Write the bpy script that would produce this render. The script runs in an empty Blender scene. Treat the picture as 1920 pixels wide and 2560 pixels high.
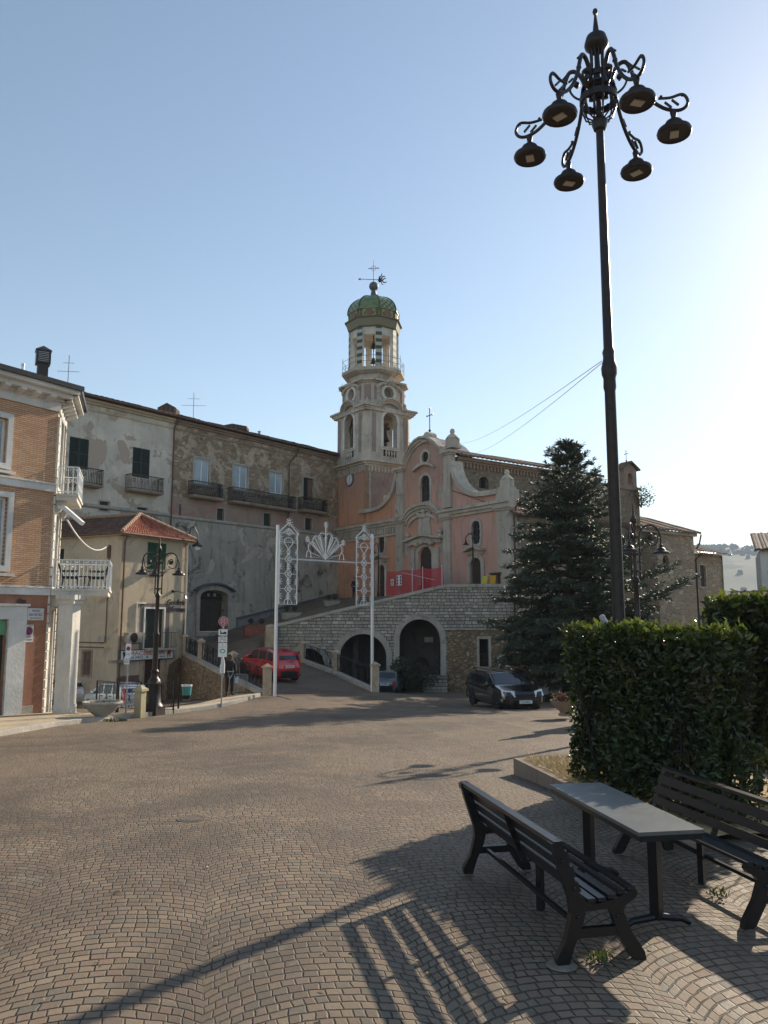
import bpy, bmesh, math, random
import numpy as np
from mathutils import Vector, Matrix, noise
from mathutils.geometry import tessellate_polygon
R = math.radians
sin, cos, pi = math.sin, math.cos, math.pi
S = bpy.context.scene
C = S.collection
random.seed(7)
rng = random.Random(11)

# ---------------------------------------------------------------- camera model
FPX, PITCH, EYE = 1990.0, R(7.73), 2.3
def ray(px, py):
    a = (px-960)/FPX; b = -(py-1280)/FPX
    return Vector((a, cos(PITCH)-b*sin(PITCH), sin(PITCH)+b*cos(PITCH)))
def atY(px, py, Y):
    r = ray(px, py); t = Y/r.y
    return Vector((r.x*t, Y, EYE+r.z*t))
def atZ(px, py, z):
    r = ray(px, py); t = (z-EYE)/r.z
    return Vector((r.x*t, r.y*t, z))
def zoom(x0, y0, k):
    return lambda x, y: (x0+x*k, y0+y*k)
ZA = zoom(0, 840, 480/1659); ZB = zoom(0, 1300, 480/1659); ZC = zoom(140, 960, 720/1659)
ZD = zoom(440, 1280, 540/1659); ZE = zoom(780, 620, 300/1144); ZF = zoom(820, 1060, 520/1659)
ZG = zoom(820, 1420, 640/1659); ZH = zoom(1220, 1060, 700/1659); ZI = zoom(1240, 0, 540/1659)
ZJ = zoom(1100, 1840, 820/1659); ZK = zoom(1360, 1480, 560/1659); ZL = zoom(660, 1280, 300/1659)
ZM = zoom(280, 1560, 200/1659); ZN = zoom(540, 1500, 220/1659); ZO = zoom(900, 1280, 400/1659)
ZS = lambda x, y: (x, y)

class Frame:
    """vertical plane: o origin, u horizontal direction of azimuth az, n normal that looks to the viewer"""
    def __init__(s, o, az):
        s.o = Vector((o[0], o[1], o[2] if len(o) > 2 else 0.0)); s.o.z = 0
        s.u = Vector((sin(R(az)), cos(R(az)), 0)); n = Vector((s.u.y, -s.u.x, 0))
        if n.dot(s.o) > 0: n = -n
        s.n = n; s.az = az
    def p(s, u, z, n=0.0):
        return s.o+s.u*u+s.n*n+Vector((0, 0, z))
    def hit(s, px, py, n=0.0):
        r = ray(px, py); o = s.o+s.n*n
        t = s.n.dot(o-Vector((0, 0, 0)))/s.n.dot(r)
        q = r*t; return (q-s.o).dot(s.u), EYE+q.z
    def rect(s, zf, x0, x1, y0, y1, n=0.0):
        xm, ym = (x0+x1)/2, (y0+y1)/2
        a = s.hit(*zf(x0, ym), n)[0]; b = s.hit(*zf(x1, ym), n)[0]
        zt = s.hit(*zf(xm, y0), n)[1]; zb = s.hit(*zf(xm, y1), n)[1]
        return min(a, b), max(a, b), zb, zt
    def pt(s, zf, x, y, n=0.0):
        return s.hit(*zf(x, y), n)
class LFrame(Frame):
    def __init__(s, o=(0, 0, 0), u=(1, 0, 0), n=(0, -1, 0)):
        s.o = Vector(o); s.u = Vector(u); s.n = Vector(n); s.az = 90

# ---------------------------------------------------------------- mesh builder
class MB:
    def __init__(s): s.v = []; s.f = []
    def add(s, vs, fs):
        k = len(s.v); s.v += [Vector(v) for v in vs]; s.f += [tuple(i+k for i in f) for f in fs]; return s
    def hexa(s, c):
        return s.add(c, [(0, 1, 2, 3), (7, 6, 5, 4), (0, 4, 5, 1), (1, 5, 6, 2), (2, 6, 7, 3), (3, 7, 4, 0)])
    def box(s, F, u0, u1, z0, z1, n0, n1):
        return s.hexa([F.p(u0, z0, n1), F.p(u1, z0, n1), F.p(u1, z1, n1), F.p(u0, z1, n1),
                       F.p(u0, z0, n0), F.p(u1, z0, n0), F.p(u1, z1, n0), F.p(u0, z1, n0)])
    def cube(s, x0, x1, y0, y1, z0, z1):
        return s.box(LF, x0, x1, z0, z1, -y1, -y0)
    def prism(s, F, poly, n0, n1):
        k = len(poly)
        vs = [F.p(u, z, n1) for u, z in poly]+[F.p(u, z, n0) for u, z in poly]
        fs = [tuple(range(k)), tuple(range(2*k-1, k-1, -1))]
        fs += [(i, i+k, (i+1) % k+k, (i+1) % k) for i in range(k)]
        return s.add(vs, fs)
    def wall(s, F, outer, holes, n=0.0, depth=0.25, edge=0.25):
        """sheet with holes; reveals go in by depth, the outer rim goes back by edge"""
        loops = [outer]+list(holes)
        pl = [[Vector((u, z, 0)) for u, z in L] for L in loops]
        flat = [q for L in loops for q in L]
        tri = tessellate_polygon(pl)
        s.add([F.p(u, z, n) for u, z in flat], [tuple(t) for t in tri])
        for j, L in enumerate(loops):
            d = edge if j == 0 else depth
            if d <= 0: continue
            k = len(L)
            s.add([F.p(u, z, n) for u, z in L]+[F.p(u, z, n-d) for u, z in L],
                  [(i, (i+1) % k, (i+1) % k+k, i+k) for i in range(k)])
        return s
    def ring(s, F, inner, outer, n0, n1):
        """frame between two loops of the same count"""
        k = len(inner)
        vs = [F.p(u, z, n1) for u, z in inner]+[F.p(u, z, n1) for u, z in outer]
        vs += [F.p(u, z, n0) for u, z in inner]+[F.p(u, z, n0) for u, z in outer]
        fs = []
        for i in range(k):
            j = (i+1) % k
            fs += [(i, j, k+j, k+i), (k+i, k+j, 3*k+j, 3*k+i), (j, i, 2*k+i, 2*k+j)]
        return s.add(vs, fs)
    def strip(s, F, low, high, n0, n1):
        """open band between two polylines"""
        k = len(low)
        for i in range(k-1):
            a, b, c, d = low[i], low[i+1], high[i+1], high[i]
            s.hexa([F.p(*a, n1), F.p(*b, n1), F.p(*c, n1), F.p(*d, n1), F.p(*a, n0), F.p(*b, n0), F.p(*c, n0), F.p(*d, n0)])
        return s
    def tube(s, pts, r, n=8, closed=False, cap=True):
        pts = [Vector(p) for p in pts]; k = len(pts)
        rs = r if isinstance(r, (list, tuple)) else [r]*k
        vs = []; prev = None
        for i, p in enumerate(pts):
            if closed: t = pts[(i+1) % k]-pts[i-1]
            else: t = pts[min(i+1, k-1)]-pts[max(i-1, 0)]
            if t.length < 1e-9: t = Vector((0, 0, 1))
            t.normalize()
            if prev is None:
                a = Vector((0, 0, 1)) if abs(t.z) < .9 else Vector((1, 0, 0))
                x = t.cross(a).normalized()
            else:
                x = prev-t*prev.dot(t)
                x = x.normalized() if x.length > 1e-6 else t.orthogonal().normalized()
            prev = x; y = t.cross(x)
            for j in range(n):
                a = 2*pi*j/n+pi/n
                vs.append(p+(x*cos(a)+y*sin(a))*rs[i])
        fs = []
        m = k if closed else k-1
        for i in range(m):
            for j in range(n):
                a = i*n+j; b = i*n+(j+1) % n; i2 = (i+1) % k
                fs.append((a, b, i2*n+(j+1) % n, i2*n+j))
        if not closed and cap:
            fs += [tuple(range(n-1, -1, -1)), tuple(range((k-1)*n, k*n))]
        return s.add(vs, fs)
    def lathe(s, prof, c=(0, 0, 0), n=16, az=0.0, cap=True, sx=1.0, sy=1.0):
        c = Vector(c); vs = []; k = len(prof)
        for r, z in prof:
            for j in range(n):
                a = az+2*pi*j/n
                vs.append(c+Vector((r*cos(a)*sx, r*sin(a)*sy, z)))
        fs = [(i*n+j, i*n+(j+1) % n, (i+1)*n+(j+1) % n, (i+1)*n+j) for i in range(k-1) for j in range(n)]
        if cap: fs += [tuple(range(n-1, -1, -1)), tuple(range((k-1)*n, k*n))]
        return s.add(vs, fs)
    def ball(s, c, r, n=10, m=7, sz=1.0):
        return s.lathe([(max(r*sin(pi*i/m), r*.01), -r*sz*cos(pi*i/m)) for i in range(m+1)], c, n)
    def beam(s, a, b, w, h, up=(0, 0, 1)):
        a, b = Vector(a), Vector(b); t = (b-a).normalized(); up = Vector(up)
        x = t.cross(up); x = x.normalized() if x.length > 1e-5 else t.orthogonal().normalized()
        y = x.cross(t); x = x*w/2; y = y*h/2
        return s.hexa([a-x-y, a+x-y, a+x+y, a-x+y, b-x-y, b+x-y, b+x+y, b-x+y])
    def grid(s, rows):
        k = len(rows[0]); vs = [v for r in rows for v in r]
        return s.add(vs, [(i*k+j, i*k+j+1, (i+1)*k+j+1, (i+1)*k+j) for i in range(len(rows)-1) for j in range(k-1)])
    def xform(s, M):
        s.v = [M @ v for v in s.v]; return s
    def merge(s, o, M=None):
        return s.add([M @ v for v in o.v] if M else o.v, o.f)
    def build(s, name, mat, parent=None, smooth=None, fix=True):
        me = bpy.data.meshes.new(name)
        off = Vector((0, 0, 0)); q = parent
        while q: off += q.location; q = q.parent
        me.from_pydata([v-off for v in s.v], [], s.f)
        if fix:
            bm = bmesh.new(); bm.from_mesh(me); bmesh.ops.recalc_face_normals(bm, faces=bm.faces); bm.to_mesh(me); bm.free()
        if smooth:
            me.polygons.foreach_set('use_smooth', [True]*len(me.polygons)); me.set_sharp_from_angle(angle=R(smooth))
        if isinstance(mat, (list, tuple)):
            for m in mat: me.materials.append(m)
        else: me.materials.append(mat)
        o = bpy.data.objects.new(name, me); C.objects.link(o)
        if parent: o.parent = parent
        return o
LF = LFrame()
def recentre(o):
    """put a one-mesh thing's origin at its base"""
    vs = [v.co for v in o.data.vertices]
    c = Vector((sum(v.x for v in vs)/len(vs), sum(v.y for v in vs)/len(vs), min(v.z for v in vs)))
    o.data.transform(Matrix.Translation(-c)); o.location = o.location+c
def tag(o, label=None, cat=None, group=None, kind=None):
    if label: o['label'] = label
    if cat: o['category'] = cat
    if group: o['group'] = group
    if kind: o['kind'] = kind
    return o
def thing(name, label, cat, loc=(0, 0, 0), group=None):
    o = bpy.data.objects.new(name, None); C.objects.link(o); o.location = loc; o.empty_display_size = .3
    return tag(o, label, cat, group)
def single(name, mb, mat, label, cat, group=None, smooth=None):
    o = mb.build(name, mat, None, smooth); recentre(o); return tag(o, label, cat, group)
def copy_tree(o, parent=None):
    c = o.copy(); C.objects.link(c)
    if parent: c.parent = parent
    for ch in o.children: copy_tree(ch, c)
    return c
def arch(u0, u1, z0, z1, rise=None, n=12):
    """opening with a round or segmental head whose crown is z1"""
    w = (u1-u0)/2; c = (u0+u1)/2; rise = w if rise is None else rise
    zs = z1-rise; pts = [(u0, z0), (u1, z0)]
    for i in range(n+1):
        a = pi*i/n; pts.append((c+w*cos(a), zs+rise*sin(a)))
    return pts
def rectp(u0, u1, z0, z1): return [(u0, z0), (u1, z0), (u1, z1), (u0, z1)]
def ellipse(cu, cz, a, b, n=20): return [(cu+a*cos(2*pi*i/n), cz+b*sin(2*pi*i/n)) for i in range(n)]
def grow(poly, d):
    k = len(poly); out = []
    area = sum(poly[i][0]*poly[(i+1) % k][1]-poly[(i+1) % k][0]*poly[i][1] for i in range(k))
    sg = 1 if area > 0 else -1
    for i in range(k):
        a, b, c = Vector(poly[i-1]), Vector(poly[i]), Vector(poly[(i+1) % k])
        e1 = (b-a); e2 = (c-b)
        if e1.length < 1e-6: e1 = e2
        if e2.length < 1e-6: e2 = e1
        n1 = Vector((e1.y, -e1.x)).normalized()*sg; n2 = Vector((e2.y, -e2.x)).normalized()*sg
        m = n1+n2; m = m/max(.5, m.dot(n1)) if m.length > 1e-6 else n1
        out.append((b.x+m.x*d, b.y+m.y*d))
    return out
def text(s, F, u, z, size, mat, parent, n=.01, width=None, name='lettering', shear=0, thick=.003, align='CENTER'):
    cu = bpy.data.curves.new('t', 'FONT'); cu.body = s; cu.size = size; cu.align_x = align; cu.align_y = 'CENTER'
    cu.extrude = thick; cu.shear = shear; cu.resolution_u = 3
    o = bpy.data.objects.new('t', cu); C.objects.link(o)
    bpy.context.view_layer.update()
    me = bpy.data.meshes.new_from_object(o.evaluated_get(bpy.context.evaluated_depsgraph_get()))
    bpy.data.objects.remove(o); bpy.data.curves.remove(cu)
    xs = [v.co.x for v in me.vertices]; w = max(xs)-min(xs)
    k = 1.0 if not width else width/w
    mb = MB(); right = 1
    uu = F.u if F.u.cross(Vector((0, 0, 1))).dot(F.n) > 0 else -F.u     # so that the words read from the front
    for v in me.vertices: mb.v.append(F.p(u, z, n)+uu*(v.co.x*k)+Vector((0, 0, v.co.y))+F.n*v.co.z)
    mb.f = [tuple(p.vertices) for p in me.polygons]
    bpy.data.meshes.remove(me)
    return mb.build(name, mat, parent)
# ---------------------------------------------------------------- materials
class NT:
    def __init__(s, m): s.t = m.node_tree; s.n = s.t.nodes; s.l = s.t.links
    def node(s, k, **kw):
        x = s.n.new(k)
        for a, b in kw.items(): setattr(x, a, b)
        return x
    def put(s, sock, v):
        if hasattr(v, 'links'): s.l.new(v, sock)
        elif isinstance(v, (tuple, list)) and len(v) == 3 and sock.type == 'RGBA': sock.default_value = (*v, 1)
        else: sock.default_value = v
    def m(s, op, a, b=0.0, c=0.0, clamp=False):
        x = s.node('ShaderNodeMath', operation=op, use_clamp=clamp)
        for i, v in enumerate((a, b, c)): s.put(x.inputs[i], v)
        return x.outputs[0]
    def vm(s, op, a, b=(0, 0, 0), out=0):
        x = s.node('ShaderNodeVectorMath', operation=op)
        s.put(x.inputs[0], a); s.put(x.inputs[1], b); return x.outputs['Value'] if op in ('DOT_PRODUCT', 'LENGTH', 'DISTANCE') else x.outputs[0]
    def xyz(s, v):
        x = s.node('ShaderNodeSeparateXYZ'); s.put(x.inputs[0], v); return x.outputs
    def comb(s, a, b, c=0.0):
        x = s.node('ShaderNodeCombineXYZ')
        for i, v in enumerate((a, b, c)): s.put(x.inputs[i], v)
        return x.outputs[0]
    def noise(s, v, scale, detail=4, rough=.55, dist=0.0, col=False):
        x = s.node('ShaderNodeTexNoise'); s.put(x.inputs['Vector'], v); s.put(x.inputs['Scale'], scale)
        x.inputs['Detail'].default_value = detail; x.inputs['Roughness'].default_value = rough; x.inputs['Distortion'].default_value = dist
        return x.outputs['Color' if col else 'Fac']
    def white(s, v, col=False):
        x = s.node('ShaderNodeTexWhiteNoise', noise_dimensions='3D'); s.put(x.inputs['Vector'], v); return x.outputs['Color' if col else 'Value']
    def vor(s, v, scale, feature='F1', out='Distance', rnd=1.0):
        x = s.node('ShaderNodeTexVoronoi', feature=feature); s.put(x.inputs['Vector'], v); s.put(x.inputs['Scale'], scale)
        x.inputs['Randomness'].default_value = rnd; return x.outputs[out]
    def ramp(s, f, lo, hi, a=0.0, b=1.0):
        x = s.node('ShaderNodeMapRange', interpolation_type='SMOOTHSTEP')
        for k, v in (('Value', f), ('From Min', lo), ('From Max', hi), ('To Min', a), ('To Max', b)): s.put(x.inputs[k], v)
        return x.outputs[0]
    def mix(s, f, a, b, op='MIX'):
        x = s.node('ShaderNodeMix', data_type='RGBA', blend_type=op)
        s.put(x.inputs[0], f); s.put(x.inputs[6], a); s.put(x.inputs[7], b); return x.outputs[2]
    def obj(s): return s.node('ShaderNodeTexCoord').outputs['Object']
    def pos(s): return s.node('ShaderNodeNewGeometry').outputs['Position']
    def plane(s, F):
        """metres along a facade and up it"""
        p = s.pos(); z = s.xyz(p)[2]; return s.comb(s.vm('DOT_PRODUCT', p, tuple(F.u)), z, s.vm('DOT_PRODUCT', p, tuple(F.n)))
    def bump(s, h, dist=.01, strength=1.0):
        x = s.node('ShaderNodeBump'); s.put(x.inputs['Height'], h); x.inputs['Distance'].default_value = dist; x.inputs['Strength'].default_value = strength
        return x.outputs[0]
def newmat(name):
    m = bpy.data.materials.new(name); m.use_nodes = True
    t = NT(m); b = t.n['Principled BSDF']; return m, t, b
MATS = {}
def plain(name, col, rough=.6, metal=0.0, var=.12, scale=6.0, bump=.002, spec=.5, rv=.08, **kw):
    m, t, b = newmat(name)
    p = t.obj(); f = t.noise(p, scale, 5); g = t.noise(p, scale*7, 3)
    f2 = t.m('ADD', t.m('MULTIPLY', f, .7), t.m('MULTIPLY', g, .3))
    lo = tuple(c*(1-var) for c in col); hi = tuple(min(1, c*(1+var)) for c in col)
    t.put(b.inputs['Base Color'], t.mix(t.ramp(f2, .3, .7), lo, hi))
    b.inputs['Metallic'].default_value = metal
    t.put(b.inputs['Roughness'], t.ramp(g, .3, .7, max(0, rough-rv), min(1, rough+rv)))
    b.inputs['Specular IOR Level'].default_value = spec
    for k, v in kw.items():
        t.put(b.inputs[k.replace('_', ' ')], v)
    if bump: t.put(b.inputs['Normal'], t.bump(f2, bump*4))
    MATS[name] = m; return m
def plaster(name, col, stain=(.08, .07, .06), amount=.5, patch=None, F=None, rough=.9, scale=.6, streak=.4):
    """weathered render: cloudy tone, rain streaks, patches where it fell off"""
    m, t, b = newmat(name)
    p = t.pos(); xyz = t.xyz(p)
    big = t.noise(p, scale, 6, .6, .4); fine = t.noise(p, 9, 5, .6); grain = t.noise(p, 60, 3)
    st = t.noise(t.comb(t.m('MULTIPLY', xyz[0], 2.2), t.m('MULTIPLY', xyz[1], 2.2), t.m('MULTIPLY', xyz[2], .22)), 1.6, 5, .65)
    c = t.mix(t.ramp(big, .35, .7), tuple(x*.84 for x in col), tuple(min(1, x*1.1) for x in col))
    c = t.mix(t.m('MULTIPLY', t.ramp(fine, .45, .75), .25), c, tuple(x*.75 for x in col))
    c = t.mix(t.m('MULTIPLY', t.ramp(st, .5, .78), streak), c, stain)
    c = t.mix(t.m('MULTIPLY', t.ramp(t.noise(p, scale*1.7, 7, .7, .8), .54, .68), amount), c, stain)
    h = t.m('ADD', t.m('MULTIPLY', fine, .6), t.m('MULTIPLY', grain, .25))
    if patch:
        k = t.ramp(t.noise(p, .55, 8, .62, .5), .565, .58)
        c = t.mix(k, c, patch); h = t.m('SUBTRACT', h, t.m('MULTIPLY', k, .8))
    t.put(b.inputs['Base Color'], c); b.inputs['Roughness'].default_value = rough
    b.inputs['Specular IOR Level'].default_value = .2
    t.put(b.inputs['Normal'], t.bump(h, .02))
    return m
def masonry(name, F, cols, mortar, w=.45, h=.22, mort=.018, squash=.6, rough=.9, dirt=.5, bump=.03, dirtcol=(.07, .06, .055)):
    """coursed blocks of uneven length on the plane F"""
    m, t, b = newmat(name)
    p = t.plane(F); d = t.noise(p, 1.3, 4, .5, 0, True)
    q = t.vm('ADD', p, t.vm('SCALE', t.vm('SUBTRACT', d, (.5, .5, .5)), (0, 0, 0)))
    sc = t.node('ShaderNodeVectorMath', operation='SCALE'); t.put(sc.inputs[0], t.vm('SUBTRACT', d, (.5, .5, .5))); sc.inputs['Scale'].default_value = h*.5
    q = t.vm('ADD', p, sc.outputs[0]); x, y, _ = t.xyz(q)
    # rows of uneven height: warp y
    y = t.m('ADD', y, t.m('MULTIPLY', t.noise(t.comb(0.0, t.m('MULTIPLY', y, .9), 0.0), 1.0, 2), h*1.6))
    row = t.m('FLOOR', t.m('DIVIDE', y, h)); fy = t.m('MULTIPLY', t.m('FRACT', t.m('DIVIDE', y, h)), h)
    rnd = t.white(t.comb(row, 3.7, 1.1))
    ww = t.m('MULTIPLY', t.m('ADD', t.m('MULTIPLY', rnd, .9), .6), w)
    xs = t.m('ADD', t.m('DIVIDE', x, ww), t.m('MULTIPLY', t.white(t.comb(row, 9.1, 4.2)), 7.0))
    xs = t.m('ADD', xs, t.m('MULTIPLY', t.noise(t.comb(xs, t.m('MULTIPLY', row, 3.3), 0.0), .9, 1), .9))
    col_ = t.m('FLOOR', xs); fx = t.m('MULTIPLY', t.m('FRACT', xs), ww)
    ex = t.m('MINIMUM', fx, t.m('SUBTRACT', ww, fx)); ey = t.m('MINIMUM', fy, t.m('SUBTRACT', h, fy))
    e = t.m('MINIMUM', ex, ey); e = t.m('SUBTRACT', e, t.m('MULTIPLY', t.noise(p, 14, 3), mort*.8))
    k = t.ramp(e, mort*.2, mort)
    rc = t.white(t.comb(col_, row, .5)); rc2 = t.white(t.comb(col_, row, 5.5))
    c = t.mix(rc, cols[0], cols[1]); c = t.mix(t.ramp(rc2, .6, 1), c, cols[2])
    c = t.mix(t.m('MULTIPLY', t.noise(p, 22, 4), .45), c, tuple(v*.55 for v in cols[0]))
    c = t.mix(k, mortar, c)
    c = t.mix(t.m('MULTIPLY', t.ramp(t.noise(p, .7, 6, .65, .5), .5, .72), dirt), c, dirtcol)
    t.put(b.inputs['Base Color'], c); b.inputs['Roughness'].default_value = rough; b.inputs['Specular IOR Level'].default_value = .2
    hh = t.m('ADD', t.m('MULTIPLY', k, .8), t.m('ADD', t.m('MULTIPLY', rc, .35), t.m('MULTIPLY', t.noise(p, 16, 5), .5)))
    t.put(b.inputs['Normal'], t.bump(hh, bump)); return m
def rubble(name, F, cols, mortar, scale=3.2, rough=.92, over=None, overlo=.5, bump=.04, dirt=.4, dark=(.05, .04, .035)):
    """random rubble, partly covered with the render that is left on it"""
    m, t, b = newmat(name)
    p = t.plane(F); q = t.vm('MULTIPLY', p, (1, 1.7, 1)); d = t.noise(p, 4, 4, .6, 0, True)
    q = t.vm('ADD', q, t.vm('MULTIPLY', t.vm('SUBTRACT', d, (.5, .5, .5)), (.22, .22, .22)))
    e = t.vor(q, scale, 'DISTANCE_TO_EDGE', 'Distance'); cc = t.vor(q, scale, 'F1', 'Color')
    k = t.ramp(e, .02, .1); r, g, bb = t.node('ShaderNodeSeparateColor').outputs, None, None
    sp = t.n[-1]; t.put(sp.inputs[0], cc)
    c = t.mix(sp.outputs[0], cols[0], cols[1]); c = t.mix(t.ramp(sp.outputs[1], .65, 1), c, cols[2])
    c = t.mix(t.m('MULTIPLY', t.noise(p, 20, 4), .5), c, tuple(v*.5 for v in cols[0]))
    c = t.mix(k, mortar, c); h = t.m('MULTIPLY', k, .8)
    holes = t.ramp(t.noise(p, 2.4, 3, .5, 1.0), .66, .72)
    c = t.mix(t.m('MULTIPLY', holes, .7), c, dark)
    if over:
        kk = t.ramp(t.noise(p, .75, 8, .68, .6), overlo, overlo+.05)
        kn = t.m('ADD', .75, t.m('MULTIPLY', t.noise(p, 2.2, 5), .5))
        ov = t.mix(t.ramp(t.noise(p, 3, 5, .65), .35, .7), tuple(v*.72 for v in over), over)
        c = t.mix(kk, c, ov); h = t.m('ADD', t.m('MULTIPLY', h, t.m('SUBTRACT', 1.0, kk)), t.m('MULTIPLY', kk, 1.0))
    c = t.mix(t.m('MULTIPLY', t.ramp(t.noise(p, .9, 6, .65, .5), .5, .75), dirt), c, dark)
    t.put(b.inputs['Base Color'], c); b.inputs['Roughness'].default_value = rough; b.inputs['Specular IOR Level'].default_value = .2
    t.put(b.inputs['Normal'], t.bump(t.m('ADD', h, t.m('MULTIPLY', t.noise(p, 18, 5), .5)), bump)); return m
def bricks(name, F, a, bcol, mortar, w=.26, h=.068):
    m, t, b = newmat(name)
    p = t.plane(F); x = t.node('ShaderNodeTexBrick'); t.put(x.inputs['Vector'], p)
    t.put(x.inputs['Color1'], a); t.put(x.inputs['Color2'], bcol); t.put(x.inputs['Mortar'], mortar)
    for k, v in (('Scale', 1.0), ('Mortar Size', .007), ('Mortar Smooth', .3), ('Brick Width', w), ('Row Height', h), ('Bias', -.1)): x.inputs[k].default_value = v
    c = t.mix(t.m('MULTIPLY', t.ramp(t.noise(p, 1.1, 6, .6), .45, .75), .35), x.outputs['Color'], tuple(v*.6 for v in a))
    c = t.mix(t.m('MULTIPLY', t.noise(p, 25, 3), .3), c, tuple(v*1.25 for v in bcol))
    t.put(b.inputs['Base Color'], c); b.inputs['Roughness'].default_value = .88; b.inputs['Specular IOR Level'].default_value = .2
    t.put(b.inputs['Normal'], t.bump(t.m('SUBTRACT', t.m('MULTIPLY', t.noise(p, 20, 4), .4), x.outputs['Fac']), .012)); return m
def tiles(name, F, a, bcol, w=.2, h=.34, old=.5):
    """barrel tiles: rounded columns with lapped rows; F gives the eave direction"""
    m, t, b = newmat(name)
    p = t.plane(F); x, y, nn = t.xyz(p); d = t.m('SQRT', t.m('ADD', t.m('MULTIPLY', y, y), t.m('MULTIPLY', nn, nn)))
    up = t.m('SUBTRACT', t.m('MULTIPLY', y, .6), t.m('MULTIPLY', nn, .95))
    ix = t.m('FLOOR', t.m('DIVIDE', x, w)); fx = t.m('SUBTRACT', t.m('FRACT', t.m('DIVIDE', x, w)), .5)
    uy = t.m('ADD', t.m('DIVIDE', up, h), t.m('MULTIPLY', t.white(t.comb(ix, 2.0, 2.0)), .5)); iy = t.m('FLOOR', uy); fy = t.m('FRACT', uy)
    rnd = t.white(t.comb(ix, iy, 7.0)); c = t.mix(rnd, a, bcol)
    c = t.mix(t.m('MULTIPLY', t.ramp(t.noise(p, 1.5, 6, .7), .4, .7), old), c, (.06, .05, .045))
    c = t.mix(t.m('MULTIPLY', t.ramp(t.m('ABSOLUTE', fx), .33, .5), .8), c, (.03, .02, .018))
    c = t.mix(t.m('MULTIPLY', t.ramp(fy, .12, 0.0), .6), c, (.03, .02, .018))
    t.put(b.inputs['Base Color'], c); b.inputs['Roughness'].default_value = .9; b.inputs['Specular IOR Level'].default_value = .15
    hh = t.m('ADD', t.m('SUBTRACT', .5, t.m('MULTIPLY', t.m('MULTIPLY', fx, fx), 3.0)), t.m('MULTIPLY', fy, -.25))
    t.put(b.inputs['Normal'], t.bump(hh, .06)); return m
def cobbles(name):
    """porphyry setts laid in bows"""
    m, t, b = newmat(name)
    p0 = t.pos(); wob = t.noise(p0, 5.0, 2, .5, 0, True)
    p = t.vm('ADD', p0, t.vm('MULTIPLY', t.vm('SUBTRACT', wob, (.5, .5, .5)), (.045, .045, 0)))
    x, y, z = t.xyz(p)
    a = R(-12); xr = t.m('SUBTRACT', t.m('MULTIPLY', x, cos(a)), t.m('MULTIPLY', y, sin(a))); yr = t.m('ADD', t.m('MULTIPLY', x, sin(a)), t.m('MULTIPLY', y, cos(a)))
    W = 1.42; RR = 1.02; sw = .094; rh = .096
    cx = t.m('DIVIDE', xr, W); ic = t.m('FLOOR', cx); lu = t.m('MULTIPLY', t.m('SUBTRACT', t.m('FRACT', cx), .5), W)
    hgt = t.m('SQRT', t.m('SUBTRACT', RR*RR, t.m('MULTIPLY', lu, lu)))
    v = t.m('DIVIDE', t.m('SUBTRACT', yr, hgt), rh)
    row = t.m('FLOOR', v); fv = t.m('FRACT', v)
    th = t.m('MULTIPLY', t.m('ARCSINE', t.m('DIVIDE', lu, RR)), RR)
    ws = t.m('MULTIPLY', t.m('ADD', t.m('MULTIPLY', t.white(t.comb(row, ic, 8.0)), .55), .78), sw)
    aa = t.m('ADD', t.m('DIVIDE', th, ws), t.m('MULTIPLY', t.white(t.comb(row, ic, 2.0)), 9.0))
    ia = t.m('FLOOR', aa); fa = t.m('FRACT', aa)
    ev = t.m('MULTIPLY', t.m('MINIMUM', fv, t.m('SUBTRACT', 1.0, fv)), rh)
    ea = t.m('MULTIPLY', t.m('MINIMUM', fa, t.m('SUBTRACT', 1.0, fa)), ws)
    e = t.m('MINIMUM', ev, t.m('MULTIPLY', ea, 1.5))
    e = t.m('ADD', t.m('SUBTRACT', e, t.m('MULTIPLY', t.noise(p0, 28, 2), .005)), t.m('MULTIPLY', t.m('SUBTRACT', t.noise(p0, 3.2, 3), .42), .006))
    k = t.ramp(e, .0016, .0085)
    r1 = t.white(t.comb(ia, row, t.m('ADD', ic, .3))); r2 = t.white(t.comb(ia, row, t.m('ADD', ic, 77.3)))
    c = t.mix(r1, (.21, .152, .1), (.315, .237, .16)); c = t.mix(t.ramp(r2, .7, 1.0), c, (.27, .18, .125)); c = t.mix(t.ramp(r2, .25, 0.0), c, (.19, .165, .125))
    c = t.mix(t.m('MULTIPLY', t.noise(p0, 55, 4, .65), .45), c, (.12, .095, .075))
    # sand in the joints and worn dirt
    c = t.mix(k, t.mix(t.ramp(t.noise(p0, 6, 3), .4, .6), (.03, .023, .017), (.085, .064, .045)), c)
    big = t.noise(p0, .35, 6, .62, .6); c = t.mix(t.m('MULTIPLY', t.ramp(big, .4, .64), .68), c, (.09, .07, .052))
    sp = t.ramp(t.noise(p0, 1.7, 6, .72, .4), .58, .7); c = t.mix(t.m('MULTIPLY', sp, .4), c, (.31, .26, .195)); oil = t.ramp(t.noise(p0, .8, 3, .5, .8), .7, .76); c = t.mix(t.m('MULTIPLY', oil, .5), c, (.07, .058, .048)); c = t.mix(t.m('MULTIPLY', t.ramp(t.noise(p0, .17, 3, .5), .5, .66), .35), c, (.25, .18, .125))
    t.put(b.inputs['Base Color'], c)
    t.put(b.inputs['Roughness'], t.ramp(r1, 0, 1, .55, .8)); b.inputs['Specular IOR Level'].default_value = .3
    dome = t.ramp(e, .0005, .011)
    hh = t.m('ADD', t.m('MULTIPLY', dome, 1.0), t.m('ADD', t.m('MULTIPLY', r2, .3), t.m('MULTIPLY', t.noise(p0, 40, 4), .3)))
    t.put(b.inputs['Normal'], t.bump(hh, .01, 1.0)); return m
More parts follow.
